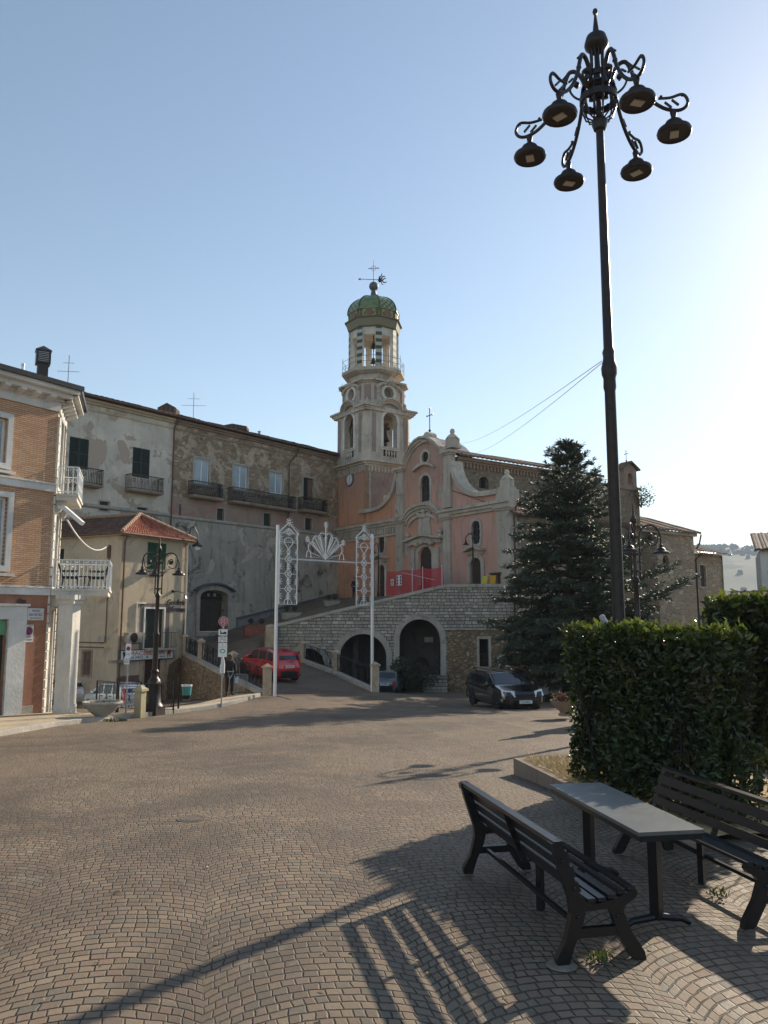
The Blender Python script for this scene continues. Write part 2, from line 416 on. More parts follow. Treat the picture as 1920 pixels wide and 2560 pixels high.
def leafmat(name, a, bcol, cc, rough=.35, trans=.25):
    m, t, b = newmat(name)
    oi = t.pos(); w = t.white(t.vm('SNAP', oi, (.05, .05, .05)))
    f = t.noise(oi, 1.6, 3)
    c = t.mix(w, a, bcol); c = t.mix(t.ramp(f, .55, .72), c, cc)
    t.put(b.inputs['Base Color'], c); b.inputs['Roughness'].default_value = rough
    tr = t.node('ShaderNodeBsdfTranslucent'); t.put(tr.inputs[0], t.mix(.5, c, (.16, .2, .02)))
    mx = t.node('ShaderNodeMixShader'); mx.inputs[0].default_value = trans
    t.l.new(b.outputs[0], mx.inputs[1]); t.l.new(tr.outputs[0], mx.inputs[2])
    t.l.new(mx.outputs[0], t.n['Material Output'].inputs[0]); return m
def glass(name, col=(.02, .025, .03), rough=.06):
    m, t, b = newmat(name); p = t.obj()
    t.put(b.inputs['Base Color'], t.mix(t.noise(p, 1.2, 2), col, tuple(v*1.8+.004 for v in col)))
    b.inputs['Roughness'].default_value = rough; b.inputs['Specular IOR Level'].default_value = .7
    t.put(b.inputs['Normal'], t.bump(t.noise(p, 2.0, 2), .01)); return m

M_stone_trim = plaster('stone_trim', (.56, .48, .39), (.13, .105, .085), .55, streak=.6)
M_pink = plaster('pink_render', (.44, .24, .185), (.1, .075, .065), .4, scale=.35)
M_orange = plaster('orange_render', (.46, .215, .115), (.13, .06, .04), .4, scale=.35)
M_taupe = plaster('taupe_panel', (.34, .255, .22), (.08, .07, .06), .4)
M_white_render = plaster('white_render', (.7, .65, .57), (.16, .14, .12), .25, streak=.35)
M_white_trim = plaster('white_trim', (.72, .7, .66), (.3, .28, .25), .2, streak=.2)
M_cream = plaster('cream_render', (.6, .49, .35), (.13, .09, .06), .5, scale=.5)
M_grey_plaster = plaster('old_grey_plaster', (.66, .6, .5), (.3, .23, .17), .5, patch=(.48, .38, .3))
M_batter = plaster('battered_wall_render', (.42, .38, .31), (.085, .068, .055), 1.0, patch=(.5, .44, .35), scale=.42, streak=.75)
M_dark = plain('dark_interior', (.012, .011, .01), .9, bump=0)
M_black = plain('black_iron', (.012, .012, .013), .38, .3, .3, 14, .001)
M_lampbrown = plain('brown_painted_iron', (.034, .024, .021), .42, .35, .3, 10, .001)
M_blackpaint = plain('black_bench_paint', (.012, .012, .0135), .32, 0, .2, 18, 0, .5, .015)
M_slat = plain('grey_black_slat', (.017, .0175, .02), .3, 0, .25, 12, 0, .5, .02)
M_white = plain('white_paint', (.78, .78, .76), .45, 0, .06, 8, .0005)
M_chrome = plain('zinc', (.5, .5, .5), .35, .9, .1, 20, .0005)
M_steel = plain('galvanised_steel', (.34, .34, .34), .45, .7, .12, 14, .0005)
M_rust = plain('rusty_iron', (.11, .06, .04), .8, .2, .35, 10, .001)
M_copper = plain('brown_pipe', (.13, .07, .045), .55, .2, .3, 5, .001)
M_wood = plain('old_wood', (.06, .042, .03), .7, 0, .35, 9, .003)
M_woodlight = plain('brown_wood', (.16, .1, .065), .7, 0, .3, 9, .003)
M_shutter = plain('dark_green_shutter', (.022, .032, .022), .6, 0, .25, 6, .001)
M_green = plain('bright_green_shutter', (.012, .075, .03), .6, 0, .2, 6, .001)
M_greenpale = plain('pale_green_box', (.12, .3, .17), .6, 0, .15, 6, .001)
M_terracotta_base = plain('terracotta_band', (.34, .16, .1), .85, 0, .2, 2, .003)
M_pillar = plaster('pillar_stone', (.5, .4, .29), (.16, .08, .05), .6, scale=1.2, streak=.4)
M_coping = plaster('coping_stone', (.46, .42, .355), (.1, .09, .08), .5, scale=1.0)
M_concrete = plaster('pale_concrete', (.42, .39, .34), (.17, .15, .12), .5, scale=1.4)
M_paving = plaster('pavement_slabs', (.52, .42, .29), (.24, .2, .15), .5, scale=.7, streak=.0)
M_glass = glass('dark_glass')
M_glassblue = glass('pale_window_glass', (.24, .29, .32), .15)
M_carglass = glass('car_glass', (.012, .014, .016), .04)
M_rubber = plain('tyre_rubber', (.014, .014, .014), .8, 0, .2, 20, .001)
M_rim = plain('alloy_rim', (.42, .42, .43), .3, .8, .1, 20, 0)
M_redlens = plain('red_lens', (.5, .012, .02), .2, 0, .1, 20, 0)
M_clearlens = plain('clear_lens', (.7, .7, .72), .12, 0, .06, 20, 0)
M_plate = plain('number_plate', (.72, .72, .7), .4, 0, .03, 20, 0)
M_ink = plain('dark_lettering', (.02, .02, .025), .6, 0, .1, 20, 0)
M_redpaint = plain('sign_red', (.5, .02, .035), .45, 0, .1, 8, 0)
M_bluepaint = plain('sign_blue', (.02, .04, .2), .45, 0, .1, 8, 0)
M_net = plain('red_mesh', (.52, .05, .06), .7, 0, .15, 4, .001)
M_yellow = plain('yellow_board', (.62, .55, .05), .6, 0, .1, 3, 0)
M_orangeboard = plain('orange_board', (.62, .33, .02), .6, 0, .1, 3, 0)
M_skin = plain('skin_dark', (.09, .05, .035), .5, 0, .1, 20, 0)
M_skinl = plain('skin_light', (.42, .25, .18), .5, 0, .1, 20, 0)
M_blackcloth = plain('black_cloth', (.013, .013, .015), .85, 0, .25, 20, .001)
M_whitecloth = plain('white_cloth', (.62, .63, .66), .85, 0, .06, 12, .001)
M_navy = plain('dark_trousers', (.02, .022, .03), .85, 0, .2, 20, .001)
M_hair = plain('dark_hair', (.012, .01, .009), .6, 0, .2, 30, .001)
M_bulb = plain('clear_bulb', (.85, .85, .83), .12, 0, .03, 20, 0)
M_teal = plain('teal_bin', (.06, .27, .24), .5, 0, .15, 6, .001)
M_clay = plain('terracotta_pot', (.27, .1, .07), .8, 0, .2, 4, .002)
M_soil = plain('soil', (.06, .045, .03), .95, 0, .3, 10, .01)
M_bark = plain('bark', (.075, .058, .045), .95, 0, .4, 8, .02)
M_marble = plain('white_marble', (.66, .66, .67), .4, 0, .07, 4, .001)
M_statue = plain('grey_stone_figure', (.4, .41, .43), .75, 0, .2, 8, .004)
M_bronze = plain('bronze_bell', (.06, .045, .025), .45, .6, .25, 8, .001)
M_lead = plain('lead_grey', (.13, .125, .14), .6, .3, .2, 8, .002)
M_darkmetal = plain('dark_brown_sheet', (.045, .035, .032), .32, .5, .2, 4, .001)
# ---------------------------------------------------------------- camera, sun, sky
cam = bpy.data.cameras.new('camera'); co = bpy.data.objects.new('camera', cam); C.objects.link(co); S.camera = co
cam.sensor_fit = 'HORIZONTAL'; cam.sensor_width = 36; cam.lens = 36*FPX/1920; cam.clip_end = 20000; cam.clip_start = .05
co.location = (0, 0, EYE); co.rotation_euler = (pi/2+PITCH, 0, 0)
SUN_AZ, SUN_EL = R(38.8), R(26)
sv = Vector((sin(SUN_AZ)*cos(SUN_EL), cos(SUN_AZ)*cos(SUN_EL), sin(SUN_EL)))
sl = bpy.data.lights.new('sun', 'SUN'); so = bpy.data.objects.new('sun', sl); C.objects.link(so)
sl.energy = 4.9; sl.angle = R(.55); sl.color = (1, .87, .69); so.rotation_euler = sv.to_track_quat('Z', 'Y').to_euler(); so.location = (20, 20, 40)
w = bpy.data.worlds.new('World'); S.world = w; w.use_nodes = True
sk = w.node_tree.nodes.new('ShaderNodeTexSky'); sk.sky_type = 'NISHITA'; sk.sun_disc = False
sk.sun_elevation = SUN_EL; sk.sun_rotation = SUN_AZ; sk.air_density = 1.0; sk.dust_density = .35; sk.ozone_density = 1.2; sk.altitude = 600
bg = w.node_tree.nodes['Background']; bg.inputs['Strength'].default_value = .13
wt = w.node_tree.nodes.new('ShaderNodeMix'); wt.data_type = 'RGBA'; wt.blend_type = 'MULTIPLY'; wt.inputs[0].default_value = 1; wt.inputs[7].default_value = (1.06, 1.0, .9, 1)
w.node_tree.links.new(sk.outputs[0], wt.inputs[6]); w.node_tree.links.new(wt.outputs[2], bg.inputs[0])
S.view_settings.view_transform = 'Standard'; S.view_settings.look = 'None'; S.view_settings.gamma = 1; S.view_settings.exposure = .62
S.cycles.max_bounces = 6; S.cycles.transparent_max_bounces = 8; S.cycles.use_denoising = True
try: S.cycles.volume_bounces = 0
except Exception: pass

# ---------------------------------------------------------------- lie of the land
PY = [-60, -12, 0, 6, 10, 27, 31, 35.5, 50, 62, 110, 300, 700, 1200, 2600, 6000]
PZ = [-.5, 0, 0, 0, -.06, -.86, -1.05, -1.43, -2.1, -2.7, -14, -60, -75, -60, -40, -40]
def seg_d(x, y, a, b):
    ax, ay = a; bx, by = b; dx, dy = bx-ax, by-ay
    t = max(0, min(1, ((x-ax)*dx+(y-ay)*dy)/(dx*dx+dy*dy))); return math.hypot(x-ax-t*dx, y-ay-t*dy)
def gz(x, y):
    yy = y
    z = sum(np.interp(yy+d, PY, PZ) for d in (-2, -1, 0, 1, 2))/5 if y < 120 else float(np.interp(yy, PY, PZ))
    z += .47*math.exp(-(seg_d(x, y, (-5, 34.7), (-.42, 38.5))/3.6)**2)
    z -= .95*math.exp(-((x+16)/4.2)**2-((y-42.5)/6.5)**2)
    r = math.hypot(x, y)
    if r > 260:
        az = math.degrees(math.atan2(x, y)); k = min(1, (r-260)/500)
        nz = noise.fractal(Vector((x*.0011, y*.0011, 3.1)), 1.0, 2.0, 5)
        hill = 250*math.exp(-((r-2250)/900)**2)*(.82+.3*noise.noise(Vector((az*.05, 0, 7))))
        z += k*(nz*55)+hill
    return float(z)
def gpix(px, py):
    """where a sight line meets the ground"""
    r = ray(px, py); t = 3.0
    for i in range(4000):
        q = r*t
        if EYE+q.z <= gz(q.x, q.y): break
        t += .03
    return Vector((q.x, q.y, gz(q.x, q.y)))
M_cob = cobbles('porphyry_setts')
def terrain_mat():
    m, t, b = newmat('far_fields'); p = t.pos()
    q = t.vm('MULTIPLY', p, (1, 1, .0)); v = t.vor(t.vm('ADD', q, t.vm('MULTIPLY', t.noise(p, .004, 3, .5, 0, True), (160, 160, 0))), .0052, 'F1', 'Color')
    sp = t.node('ShaderNodeSeparateColor'); t.put(sp.inputs[0], v)
    c = t.mix(sp.outputs[0], (.15, .14, .075), (.08, .09, .05)); c = t.mix(t.ramp(sp.outputs[1], .6, .7), c, (.2, .18, .1))
    c = t.mix(t.ramp(t.noise(p, .006, 6, .6, .5), .5, .56), c, (.035, .05, .025))
    t.put(b.inputs['Base Color'], c); b.inputs['Roughness'].default_value = .95; return m
M_far = terrain_mat()
def axis(steps):
    out = [steps[0][0]]
    for a, b, s in steps:
        n = max(1, round((b-a)/s)); out += [a+(b-a)*i/n for i in range(1, n+1)]
    return out
gx = axis([(-5000, -1000, 500), (-1000, -100, 150), (-100, -30, 10), (-30, 30, .8), (30, 100, 5), (100, 400, 30), (400, 2600, 60), (2600, 5000, 400)])
gy = axis([(-900, -60, 120), (-60, -12, 8), (-12, 58, .7), (58, 120, 5), (120, 400, 28), (400, 3200, 60), (3200, 5600, 400)])
mb = MB(); mb.grid([[Vector((x, y, gz(x, y))) for x in gx] for y in gy])
g = mb.build('piazza_ground', [M_cob, M_far], None, 60, False); tag(g, kind='structure')
ny = len(gx)-1
mi = [0]*len(g.data.polygons)
for i, p in enumerate(g.data.polygons):
    if p.center.y > 75 or abs(p.center.x) > 60: mi[i] = 1
g.data.polygons.foreach_set('material_index', mi)

# raised pavement on the left with a pale kerb
kerb_px = [(-140, 1868), (0, 1841), (145, 1815), (260, 1802), (380, 1790), (480, 1778), (557, 1767), (615, 1752), (650, 1741)]
kerb = [gpix(*p) for p in kerb_px]
def densify(P, d=.5):
    out = [P[0]]
    for a, b in zip(P, P[1:]):
        n = max(1, int((b-a).length/d)); out += [a.lerp(b, i/n) for i in range(1, n+1)]
    return out
K = densify(kerb, .6)
def kdir(i): return (K[min(i+1, len(K)-1)]-K[max(i-1, 0)]).normalized()
lat = [Vector((-kdir(i).y, kdir(i).x, 0)) for i in range(len(K))]
def at(p, dz): return Vector((p.x, p.y, gz(p.x, p.y)+dz))
rows = []
for i, p in enumerate(K):
    wd = 16.0 if p.y < 24 else max(.9, 16.0-(p.y-24)*6.0)
    if p.y > 27.5: wd = max(.9, min(wd, 2.6))
    rows.append([at(p+lat[i]*.16, .115)]+[at(p+lat[i]*(.16+wd*j/10), .115+.0*j) for j in range(1, 11)])
mb = MB(); mb.grid(rows)
mb.grid([[r[-1], r[-1]-Vector((0, 0, 1.5))] for r in rows])
tag(mb.build('pavement', M_paving, None, None, False), kind='structure')
mb = MB()
prof = [(-.02, -.3), (-.02, .12), (0, .13), (.155, .13), (.155, -.3)]
mb.grid([[at(K[i]+lat[i]*a, b) for a, b in prof] for i in range(len(K))])
tag(mb.build('kerb', M_concrete, None, 40), kind='structure')

# ---------------------------------------------------------------- the ramp up to the church and the terrace
pts = np.array([(-5, 34.7, -.92), (-.42, 38.5, -1.08), (-2.64, 44.5, -.7), (-5, 50, -.24), (-10.2, 45, -.03), (-11.8, 48, .13), (-4.4, 37.5, -.75)])
A_, *_r = np.linalg.lstsq(np.c_[np.ones(len(pts)), pts[:, :2]], pts[:, 2], rcond=None)
TER = 4.05
def low_z(x, y): return float(A_[0]+A_[1]*x+A_[2]*y)
def up_z(x, y): return 1.15+.222*(x+7)+(.168 if y > 51 else .5)*(y-51)
def ramp_z(x, y):
    if x > -7.3 and y < 50.9: return low_z(x, y)
    a, b = low_z(x, y), up_z(x, y); k = .25
    if y > 60: a = -9
    m = (a+b)/2+math.sqrt(((a-b)/2)**2+k*k*.25)
    return min(TER, m)
CH_O = (8.24, 51.5); CH_AZ = -35.0; NV_AZ = 55.0
FC = Frame(CH_O, CH_AZ)
PZC = FC.p(21.4, 0)                       # where the church meets the long house
FP = Frame((PZC.x, PZC.y), 38.8)          # u=0 at the church, negative towards us
# lower ramp
LL = [(-5.0, 34.7), (-10.2, 45), (-11.9, 48), (-14, 50.8)]; RR_ = [(-.42, 38.5), (-2.64, 44.5), (-5.0, 49.7), (-7.2, 50.8)]
def poly_at(P, t):
    L = [math.dist(a, b) for a, b in zip(P, P[1:])]; T = sum(L)*t
    for (a, b), l in zip(zip(P, P[1:]), L):
        if T <= l+1e-6: return a[0]+(b[0]-a[0])*T/l, a[1]+(b[1]-a[1])*T/l
        T -= l
    return P[-1]
M_ramp = cobbles('ramp_setts')
rows = []
for i in range(29):
    t = i/28; a = poly_at(LL, t); b = poly_at(RR_, t)
    rows.append([Vector((a[0]+(b[0]-a[0])*j/14, a[1]+(b[1]-a[1])*j/14, 0)) for j in range(15)])
for r in rows:
    for v in r: v.z = ramp_z(v.x, v.y)
apron = [[Vector((v.x+.55*d, v.y-.8*d, 0)) for v in rows[0]] for d in (3.2, 2.2, 1.2, .5)]
for r, k in zip(apron, (-.05, .012, .02, .02)):
    for v in r: v.z = max(gz(v.x, v.y)+k, -9)
for v in rows[0]: v.z = max(v.z, gz(v.x, v.y)+.02)
mb = MB(); mb.grid(apron+rows)
upr = []
for i in range(24):
    y = 51.45+(69.2-51.45)*i/23
    a = -4.05-.804*(69-y)+.1; b = 8.24-.70*(y-51.5)
    if b < a: b = a+.05
    upr.append([Vector((a+(b-a)*j/24, y, 0)) for j in range(25)])
for r in upr:
    for v in r: v.z = ramp_z(v.x, max(v.y, 51.0))
mb.grid(upr); mb.grid([[Vector((-14.2+7.1*j/12, 50.79, ramp_z(-14.2+7.1*j/12, 50.79))) for j in range(13)], [Vector((-18+10.8*j/12, 51.46, ramp_z(-18+10.8*j/12, 51.46))) for j in range(13)]])
tag(mb.build('ramp_road', M_ramp, None, 60, False), kind='structure')
tp = [(8, 51.2), (10.9, 51.2), (10.9, 53.3), (8, 51.5)]
mb = MB(); mb.hexa([Vector((x, y, TER-.6)) for x, y in tp]+[Vector((x, y, TER-.004)) for x, y in tp])
tag(mb.build('terrace', M_concrete), kind='structure')
# side lane beyond the parked car
mb = MB()
lane = [[Vector((x, y, gz(x, y)+.05)) for x in (8.5, 10, 12, 14, 17)] for y in (31, 34, 38, 42, 46, 50)]
for r in lane:
    for v in r: v.x += (v.y-31)*.18
mb.grid(lane); tag(mb.build('lane', plain('lane_asphalt', (.16, .155, .15), .85, 0, .25, 1.5, .004), None, None, False), kind='structure')
# ---------------------------------------------------------------- helpers for houses
def rail_line(mb, a, b, h, step=.12, r=.008, rr=.018, lower=.06, posts=True, top_extra=None):
    """straight run of upright bars from a to b, which may slope"""
    a, b = Vector(a), Vector(b); L = (b-a).length; n = max(2, int(L/step)); H = Vector((0, 0, h)); l0 = Vector((0, 0, lower))
    mb.beam(a+H, b+H, rr*2.2, rr*1.6); mb.beam(a+l0, b+l0, rr*1.6, rr*1.4)
    for i in range(n+1):
        p = a.lerp(b, i/n); mb.tube([p+l0, p+H], r, 5, cap=False)
    return mb
def lattice(mb, a, b, h, r=.011, rr=.02, lower=.08):
    """bars with crossed diagonals, the pattern of the ramp railings"""
    a, b = Vector(a), Vector(b); L = (b-a).length; H = Vector((0, 0, h)); l0 = Vector((0, 0, lower)); m = max(1, round(L/1.15))
    mb.beam(a+H, b+H, rr*2.2, rr*1.6); mb.beam(a+l0, b+l0, rr*2, rr*1.4); mb.beam(a+H*.9, b+H*.9, rr, rr)
    for i in range(m):
        p, q = a.lerp(b, i/m), a.lerp(b, (i+1)/m)
        for t in (0, .14, .86, 1.0):
            s = p.lerp(q, t); mb.beam(s+l0, s+H, r*2, r*2)
        c0, c1 = p.lerp(q, .16), p.lerp(q, .84); mid = p.lerp(q, .5)
        mb.beam(c0+l0, c1+H*.9, r*1.8, r*1.8); mb.beam(c1+l0, c0+H*.9, r*1.8, r*1.8)
        mb.beam(mid+l0, mid+H*.9, r*1.6, r*1.6)
        mb.beam(p.lerp(q, .33)+l0, mid+H*.45, r*1.4, r*1.4); mb.beam(p.lerp(q, .67)+l0, mid+H*.45, r*1.4, r*1.4)
    return mb
def balcony(F, u0, u1, z, depth, h, slabmat, railmat, parent, slab=.12, step=.11, lipmat=None):
    s = MB().box(F, u0, u1, z-slab, z, -.1, depth); s.box(F, u0+.08, u1-.08, z-slab-.06, z-slab-.001, -.1, depth-.08)
    b = s.build('balcony', slabmat, parent)
    k = MB(); i = .04
    rail_line(k, F.p(u0+i, z, depth-i), F.p(u1-i, z, depth-i), h, step, .016, .03)
    rail_line(k, F.p(u0+i, z, .02), F.p(u0+i, z, depth-i), h, step, .016, .03); rail_line(k, F.p(u1-i, z, .02), F.p(u1-i, z, depth-i), h, step, .016, .03)
    n = max(2, int((u1-u0)/(step*4)))
    for j in range(n):
        uu = u0+(u1-u0)*(j+.5)/n
        k.tube([F.p(uu+.09*cos(a*pi/4), z+h*.6+.13*sin(a*pi/4), depth-i) for a in range(8)], .016, 4, True)
    k.build('railing', railmat, b)
    return b
def casement(F, poly, depth, parent, framemat, glassmat, fw=.06, bars=1, trans=0, name='window'):
    """frame and panes set back in an opening"""
    us = [p[0] for p in poly]; zs = [p[1] for p in poly]; u0, u1, z0, z1 = min(us), max(us), min(zs), max(zs)
    m = MB().ring(F, grow(poly, -fw), poly, -depth-.05, -depth+.03)
    for i in range(bars):
        uu = u0+(u1-u0)*(i+1)/(bars+1); m.box(F, uu-fw*.55, uu+fw*.55, z0+fw, z1-fw*1.2, -depth-.04, -depth+.035)
    for i in range(trans):
        zz = z0+(z1-z0)*(i+1)/(trans+1); m.box(F, u0+fw, u1-fw, zz-fw*.35, zz+fw*.35, -depth-.035, -depth+.03)
    o = m.build(name, framemat, parent)
    MB().prism(F, grow(poly, -fw*.5), -depth-.03, -depth-.02).build('pane', glassmat, o)
    return o
def shutters(F, u0, u1, z0, z1, n, mat, parent, leaves=2, name='shutter'):
    for i in range(leaves):
        a = u0+(u1-u0)*i/leaves+.01; b = u0+(u1-u0)*(i+1)/leaves-.01; m = MB()
        fw = .06
        m.box(F, a, a+fw, z0, z1, n, n+.045); m.box(F, b-fw, b, z0, z1, n, n+.045)
        for zz in (z0, (z0+z1)/2-fw/2, z1-fw): m.box(F, a+fw, b-fw, zz, zz+fw, n, n+.043)
        k = int((z1-z0)/.07)
        for j in range(k):
            zz = z0+fw+(z1-z0-2*fw)*(j+.5)/k
            m.hexa([F.p(a+fw, zz-.035, n+.04), F.p(b-fw, zz-.035, n+.04), F.p(b-fw, zz-.028, n+.04), F.p(a+fw, zz-.028, n+.04),
                    F.p(a+fw, zz+.02, n+.005), F.p(b-fw, zz+.02, n+.005), F.p(b-fw, zz+.028, n+.005), F.p(a+fw, zz+.028, n+.005)])
        m.build(name, mat, parent)
def panel_door(F, poly, depth, parent, mat, name='door'):
    us = [p[0] for p in poly]; zs = [p[1] for p in poly]; u0, u1, z0, z1 = min(us), max(us), min(zs), max(zs)
    m = MB().prism(F, poly, -depth-.06, -depth); um = (u0+u1)/2
    w = (u1-u0)
    for a, b in ((u0+w*.07, um-w*.04), (um+w*.04, u1-w*.07)):
        for j in range(3):
            c = z0+(z1-z0)*(.05+.3*j); d = z0+(z1-z0)*(.3+.3*j)
            if d < z1-w*.3: m.ring(F, rectp(a+.05, b-.05, c+.05, d-.05), rectp(a, b, c, d), -depth-.01, -depth+.03)
    return m.build(name, mat, parent)
def antenna(name, base, h, label, rot=0.3, w=.7):
    b = Vector(base); m = MB().tube([b, b+Vector((0, 0, h))], .022, 6)
    d = Vector((cos(rot), sin(rot)*.4, 0)); e = Vector((-sin(rot)*.6, cos(rot), 0))
    for hh, ww in ((.58, 1.0), (.8, .5)):
        p = b+Vector((0, 0, h*hh)); m.tube([p-d*w*ww, p+d*w*ww], .014, 5)
        for i in range(7): q = p+d*w*ww*(i/3-1); m.tube([q-e*.16*ww, q+e*.16*ww], .007, 4)
    m.tube([b+Vector((0, 0, h*.95))-e*.2, b+Vector((0, 0, h*.95))+e*.2], .01, 4)
    return single(name, m, M_lead, label, 'antenna', 'television antennas on the roofs')

# ---------------------------------------------------------------- brick house on the left
cb = atY(104, 1786, 27); FB = Frame((cb.x, cb.y), 33.3); FQ = Frame((cb.x, cb.y), -17.0)
bh = thing('brick_house', 'orange brick house with white corner and balconies on the left edge', 'house', FB.p(-3, -1.1))
M_brick = bricks('orange_brick', FB, (.5, .285, .165), (.62, .4, .255), (.2, .125, .08))
b0 = -1.6; zS2 = FB.pt(ZB, 385, 620)[1]; zS1 = FB.pt(ZA, 460, 1320)[1]; zF = FB.pt(ZA, 495, 655)[1]; zG = zF+.72
QL = 2.6; UL = -13.0
# ground floor band, with the shop opening
ou1 = FB.pt(ZB, 75, 900)[0]-.05; oz1 = FB.pt(ZB, 40, 858)[1]; ou0 = ou1-2.6
MB().wall(FB, rectp(UL, 0, b0, zS2-.12), [rectp(ou0, ou1, b0+.02, oz1)], 0, .3, .3).build('ground_wall', M_terracotta_base, bh)
w1 = FB.rect(ZA, -150, 48, 690, 1085); w1 = (FB.pt(ZA, 48, 800)[0]-1.25, FB.pt(ZA, 62, 800)[0], w1[2], w1[3])
w2u = FB.pt(ZB, 50, 100)[0]; w2 = (w2u-1.25, w2u, FB.pt(ZB, 20, 395)[1], FB.pt(ZA, 60, 1395)[1])
MB().wall(FB, rectp(UL, 0, zS2+.12, zF), [rectp(*w1), rectp(*w2)], 0, .3, .3).build('brick_wall', M_brick, bh)
for r in (w1, w2):
    k = casement(FB, rectp(*r), .16, bh, M_white, M_glassblue, .07, 1)
    MB().ring(FB, rectp(*r), grow(rectp(*r), .18), -.02, .07).build('surround', M_white_trim, k)
    MB().box(FB, r[0]-.32, r[1]+.32, r[2]-.33, r[2]-.241, -.02, .13).build('sill', M_white_trim, k)
m = MB()
for zc_ in (zS2, zS1): m.box(FB, UL, .03, zc_-.12, zc_+.115, -.05, .07); m.box(FB, UL, .05, zc_+.117, zc_+.17, -.05, .12)
m.build('string_course', M_white_trim, bh)
# shop surround, shutter and its box, stone plinth
sj = .62
m = MB().box(FB, ou1, ou1+sj, b0, oz1, -.05, .1); m.box(FB, ou0-sj, ou0, b0, oz1, -.05, .1); m.box(FB, ou0-sj, ou1+sj, oz1+.002, oz1+.42, -.05, .1); m.box(FB, ou0-sj-.06, ou1+sj+.06, oz1+.423, oz1+.5, -.05, .16)
m.build('shop_surround', M_white_trim, bh)
m = MB().box(FB, ou0, ou1, b0, oz1-.5, -.22, -.2)
for i in range(30): m.box(FB, ou0, ou1, b0+.1*i, b0+.1*i+.07, -.199, -.18) if b0+.1*i < oz1-.6 else None
m.build('roller_shutter', plain('dark_green_roller', (.012, .035, .02), .5, 0, .2, 4, 0), bh)
MB().box(FB, ou0, ou1, oz1-.495, oz1-.002, -.2, -.06).build('shutter_box', M_greenpale, bh)
m = MB()
for i, (a, b) in enumerate(((ou1+sj+.002, -1.05), (-1.04, -.36))):
    for j in range(2): m.box(FB, a, b-.008, b0+.02+.42*j+.28, b0+.02+.42*j+.69, -.05, .06+.004*((i+j) % 2))
m.box(FB, ou1+sj+.002, -.36, b0, b0+.295, -.05, .05)
m.build('plinth', M_concrete, bh)
# frieze, cornice, gutter on the two visible faces
def cornice(F, ua, ub, z0, parent, ext0=0, ext1=0):
    m = MB()
    for a, b, n in ((0, .34, .06), (.342, .44, .16), (.442, .60, .42), (.602, .74, .62)): m.box(F, ua-ext0*n, ub+ext1*n, z0+a, z0+b, -.3, n)
    for i in range(int((ub-ua)/.55)):
        u = ua+.3+.55*i; m.prism(LFrame(F.p(u, 0, 0), F.n, F.u), [(.06, z0+.24), (.44, z0+.36), (.44, z0+.4402), (.06, z0+.4402)], 0, .2)
    o = m.build('cornice', M_white_trim, parent)
    g = MB().box(F, ua-ext0*.74, ub+ext1*.74, z0+.742, z0+.9, .38, .74); g.build('gutter', M_darkmetal, parent)
cornice(FB, UL, 0, zF, bh, 0, .62); cornice(FQ, 0, QL, zF, bh, .3, .3)
# chamfered corner with quoins, doors
d1 = (.72, 1.72, zS2+.2, zS2+2.75); d2 = (.72, 1.72, zS1+.2, zS1+2.65); d0 = (.72, 1.72, b0+.35, zS2-.6)
MB().wall(FQ, rectp(0, QL, b0, zF), [rectp(*d0), rectp(*d1), rectp(*d2)], 0, .25, .2).build('corner_wall', M_white_render, bh)
for sd_ in (0, 1):
    m = MB(); zz = b0+.1; i = 0
    while zz < zF-.3:
        wq = .5 if i % 2 else .34; a = -.005 if sd_ == 0 else QL-wq
        m.box(FQ, a, a+wq+.005, zz, zz+.27, -.05, .06); zz += .31; i += 1
    m.build('quoins', M_white_render, bh)
for d in (d0, d1, d2):
    k = casement(FQ, rectp(*d), .15, bh, M_white, M_glass, .08, 1, 1, 'balcony_door'); MB().ring(FQ, rectp(*d), grow(rectp(*d), .14), -.02, .05).build('surround', M_white_trim, k)
FQ2 = Frame((FQ.p(QL, 0).x, FQ.p(QL, 0).y), -57); e2 = FQ2.p(9, 0)
mb = MB(); q0 = FQ.p(QL, 0); far = FB.p(UL, 0)
for a, b in ((q0, e2), (e2, far+(e2-q0)), (far+(e2-q0), far)):
    mb.hexa([a+Vector((0, 0, b0)), b+Vector((0, 0, b0)), b+Vector((0, 0, zF)), a+Vector((0, 0, zF))]+[v+(a+b)*-.008 for v in (a+Vector((0, 0, b0)), b+Vector((0, 0, b0)), b+Vector((0, 0, zF)), a+Vector((0, 0, zF)))])
mb.build('rear_wall', M_white_render, bh)
top = [FB.p(UL, zF+.86, .5), FB.p(.5, zF+.86, .5), FQ.p(QL+.3, zF+.86, .5), e2+Vector((0, 0, zF+.86)), far+(e2-q0)+Vector((0, 0, zF+.86))]
apx = sum(top, Vector())/5+Vector((0, 0, 1.15))
MB().add(top+[apx], [(i, (i+1) % 5, 5) for i in range(5)]).build('roof', tiles('house_roof_tiles', FB, (.2, .1, .06), (.28, .15, .09)), bh)
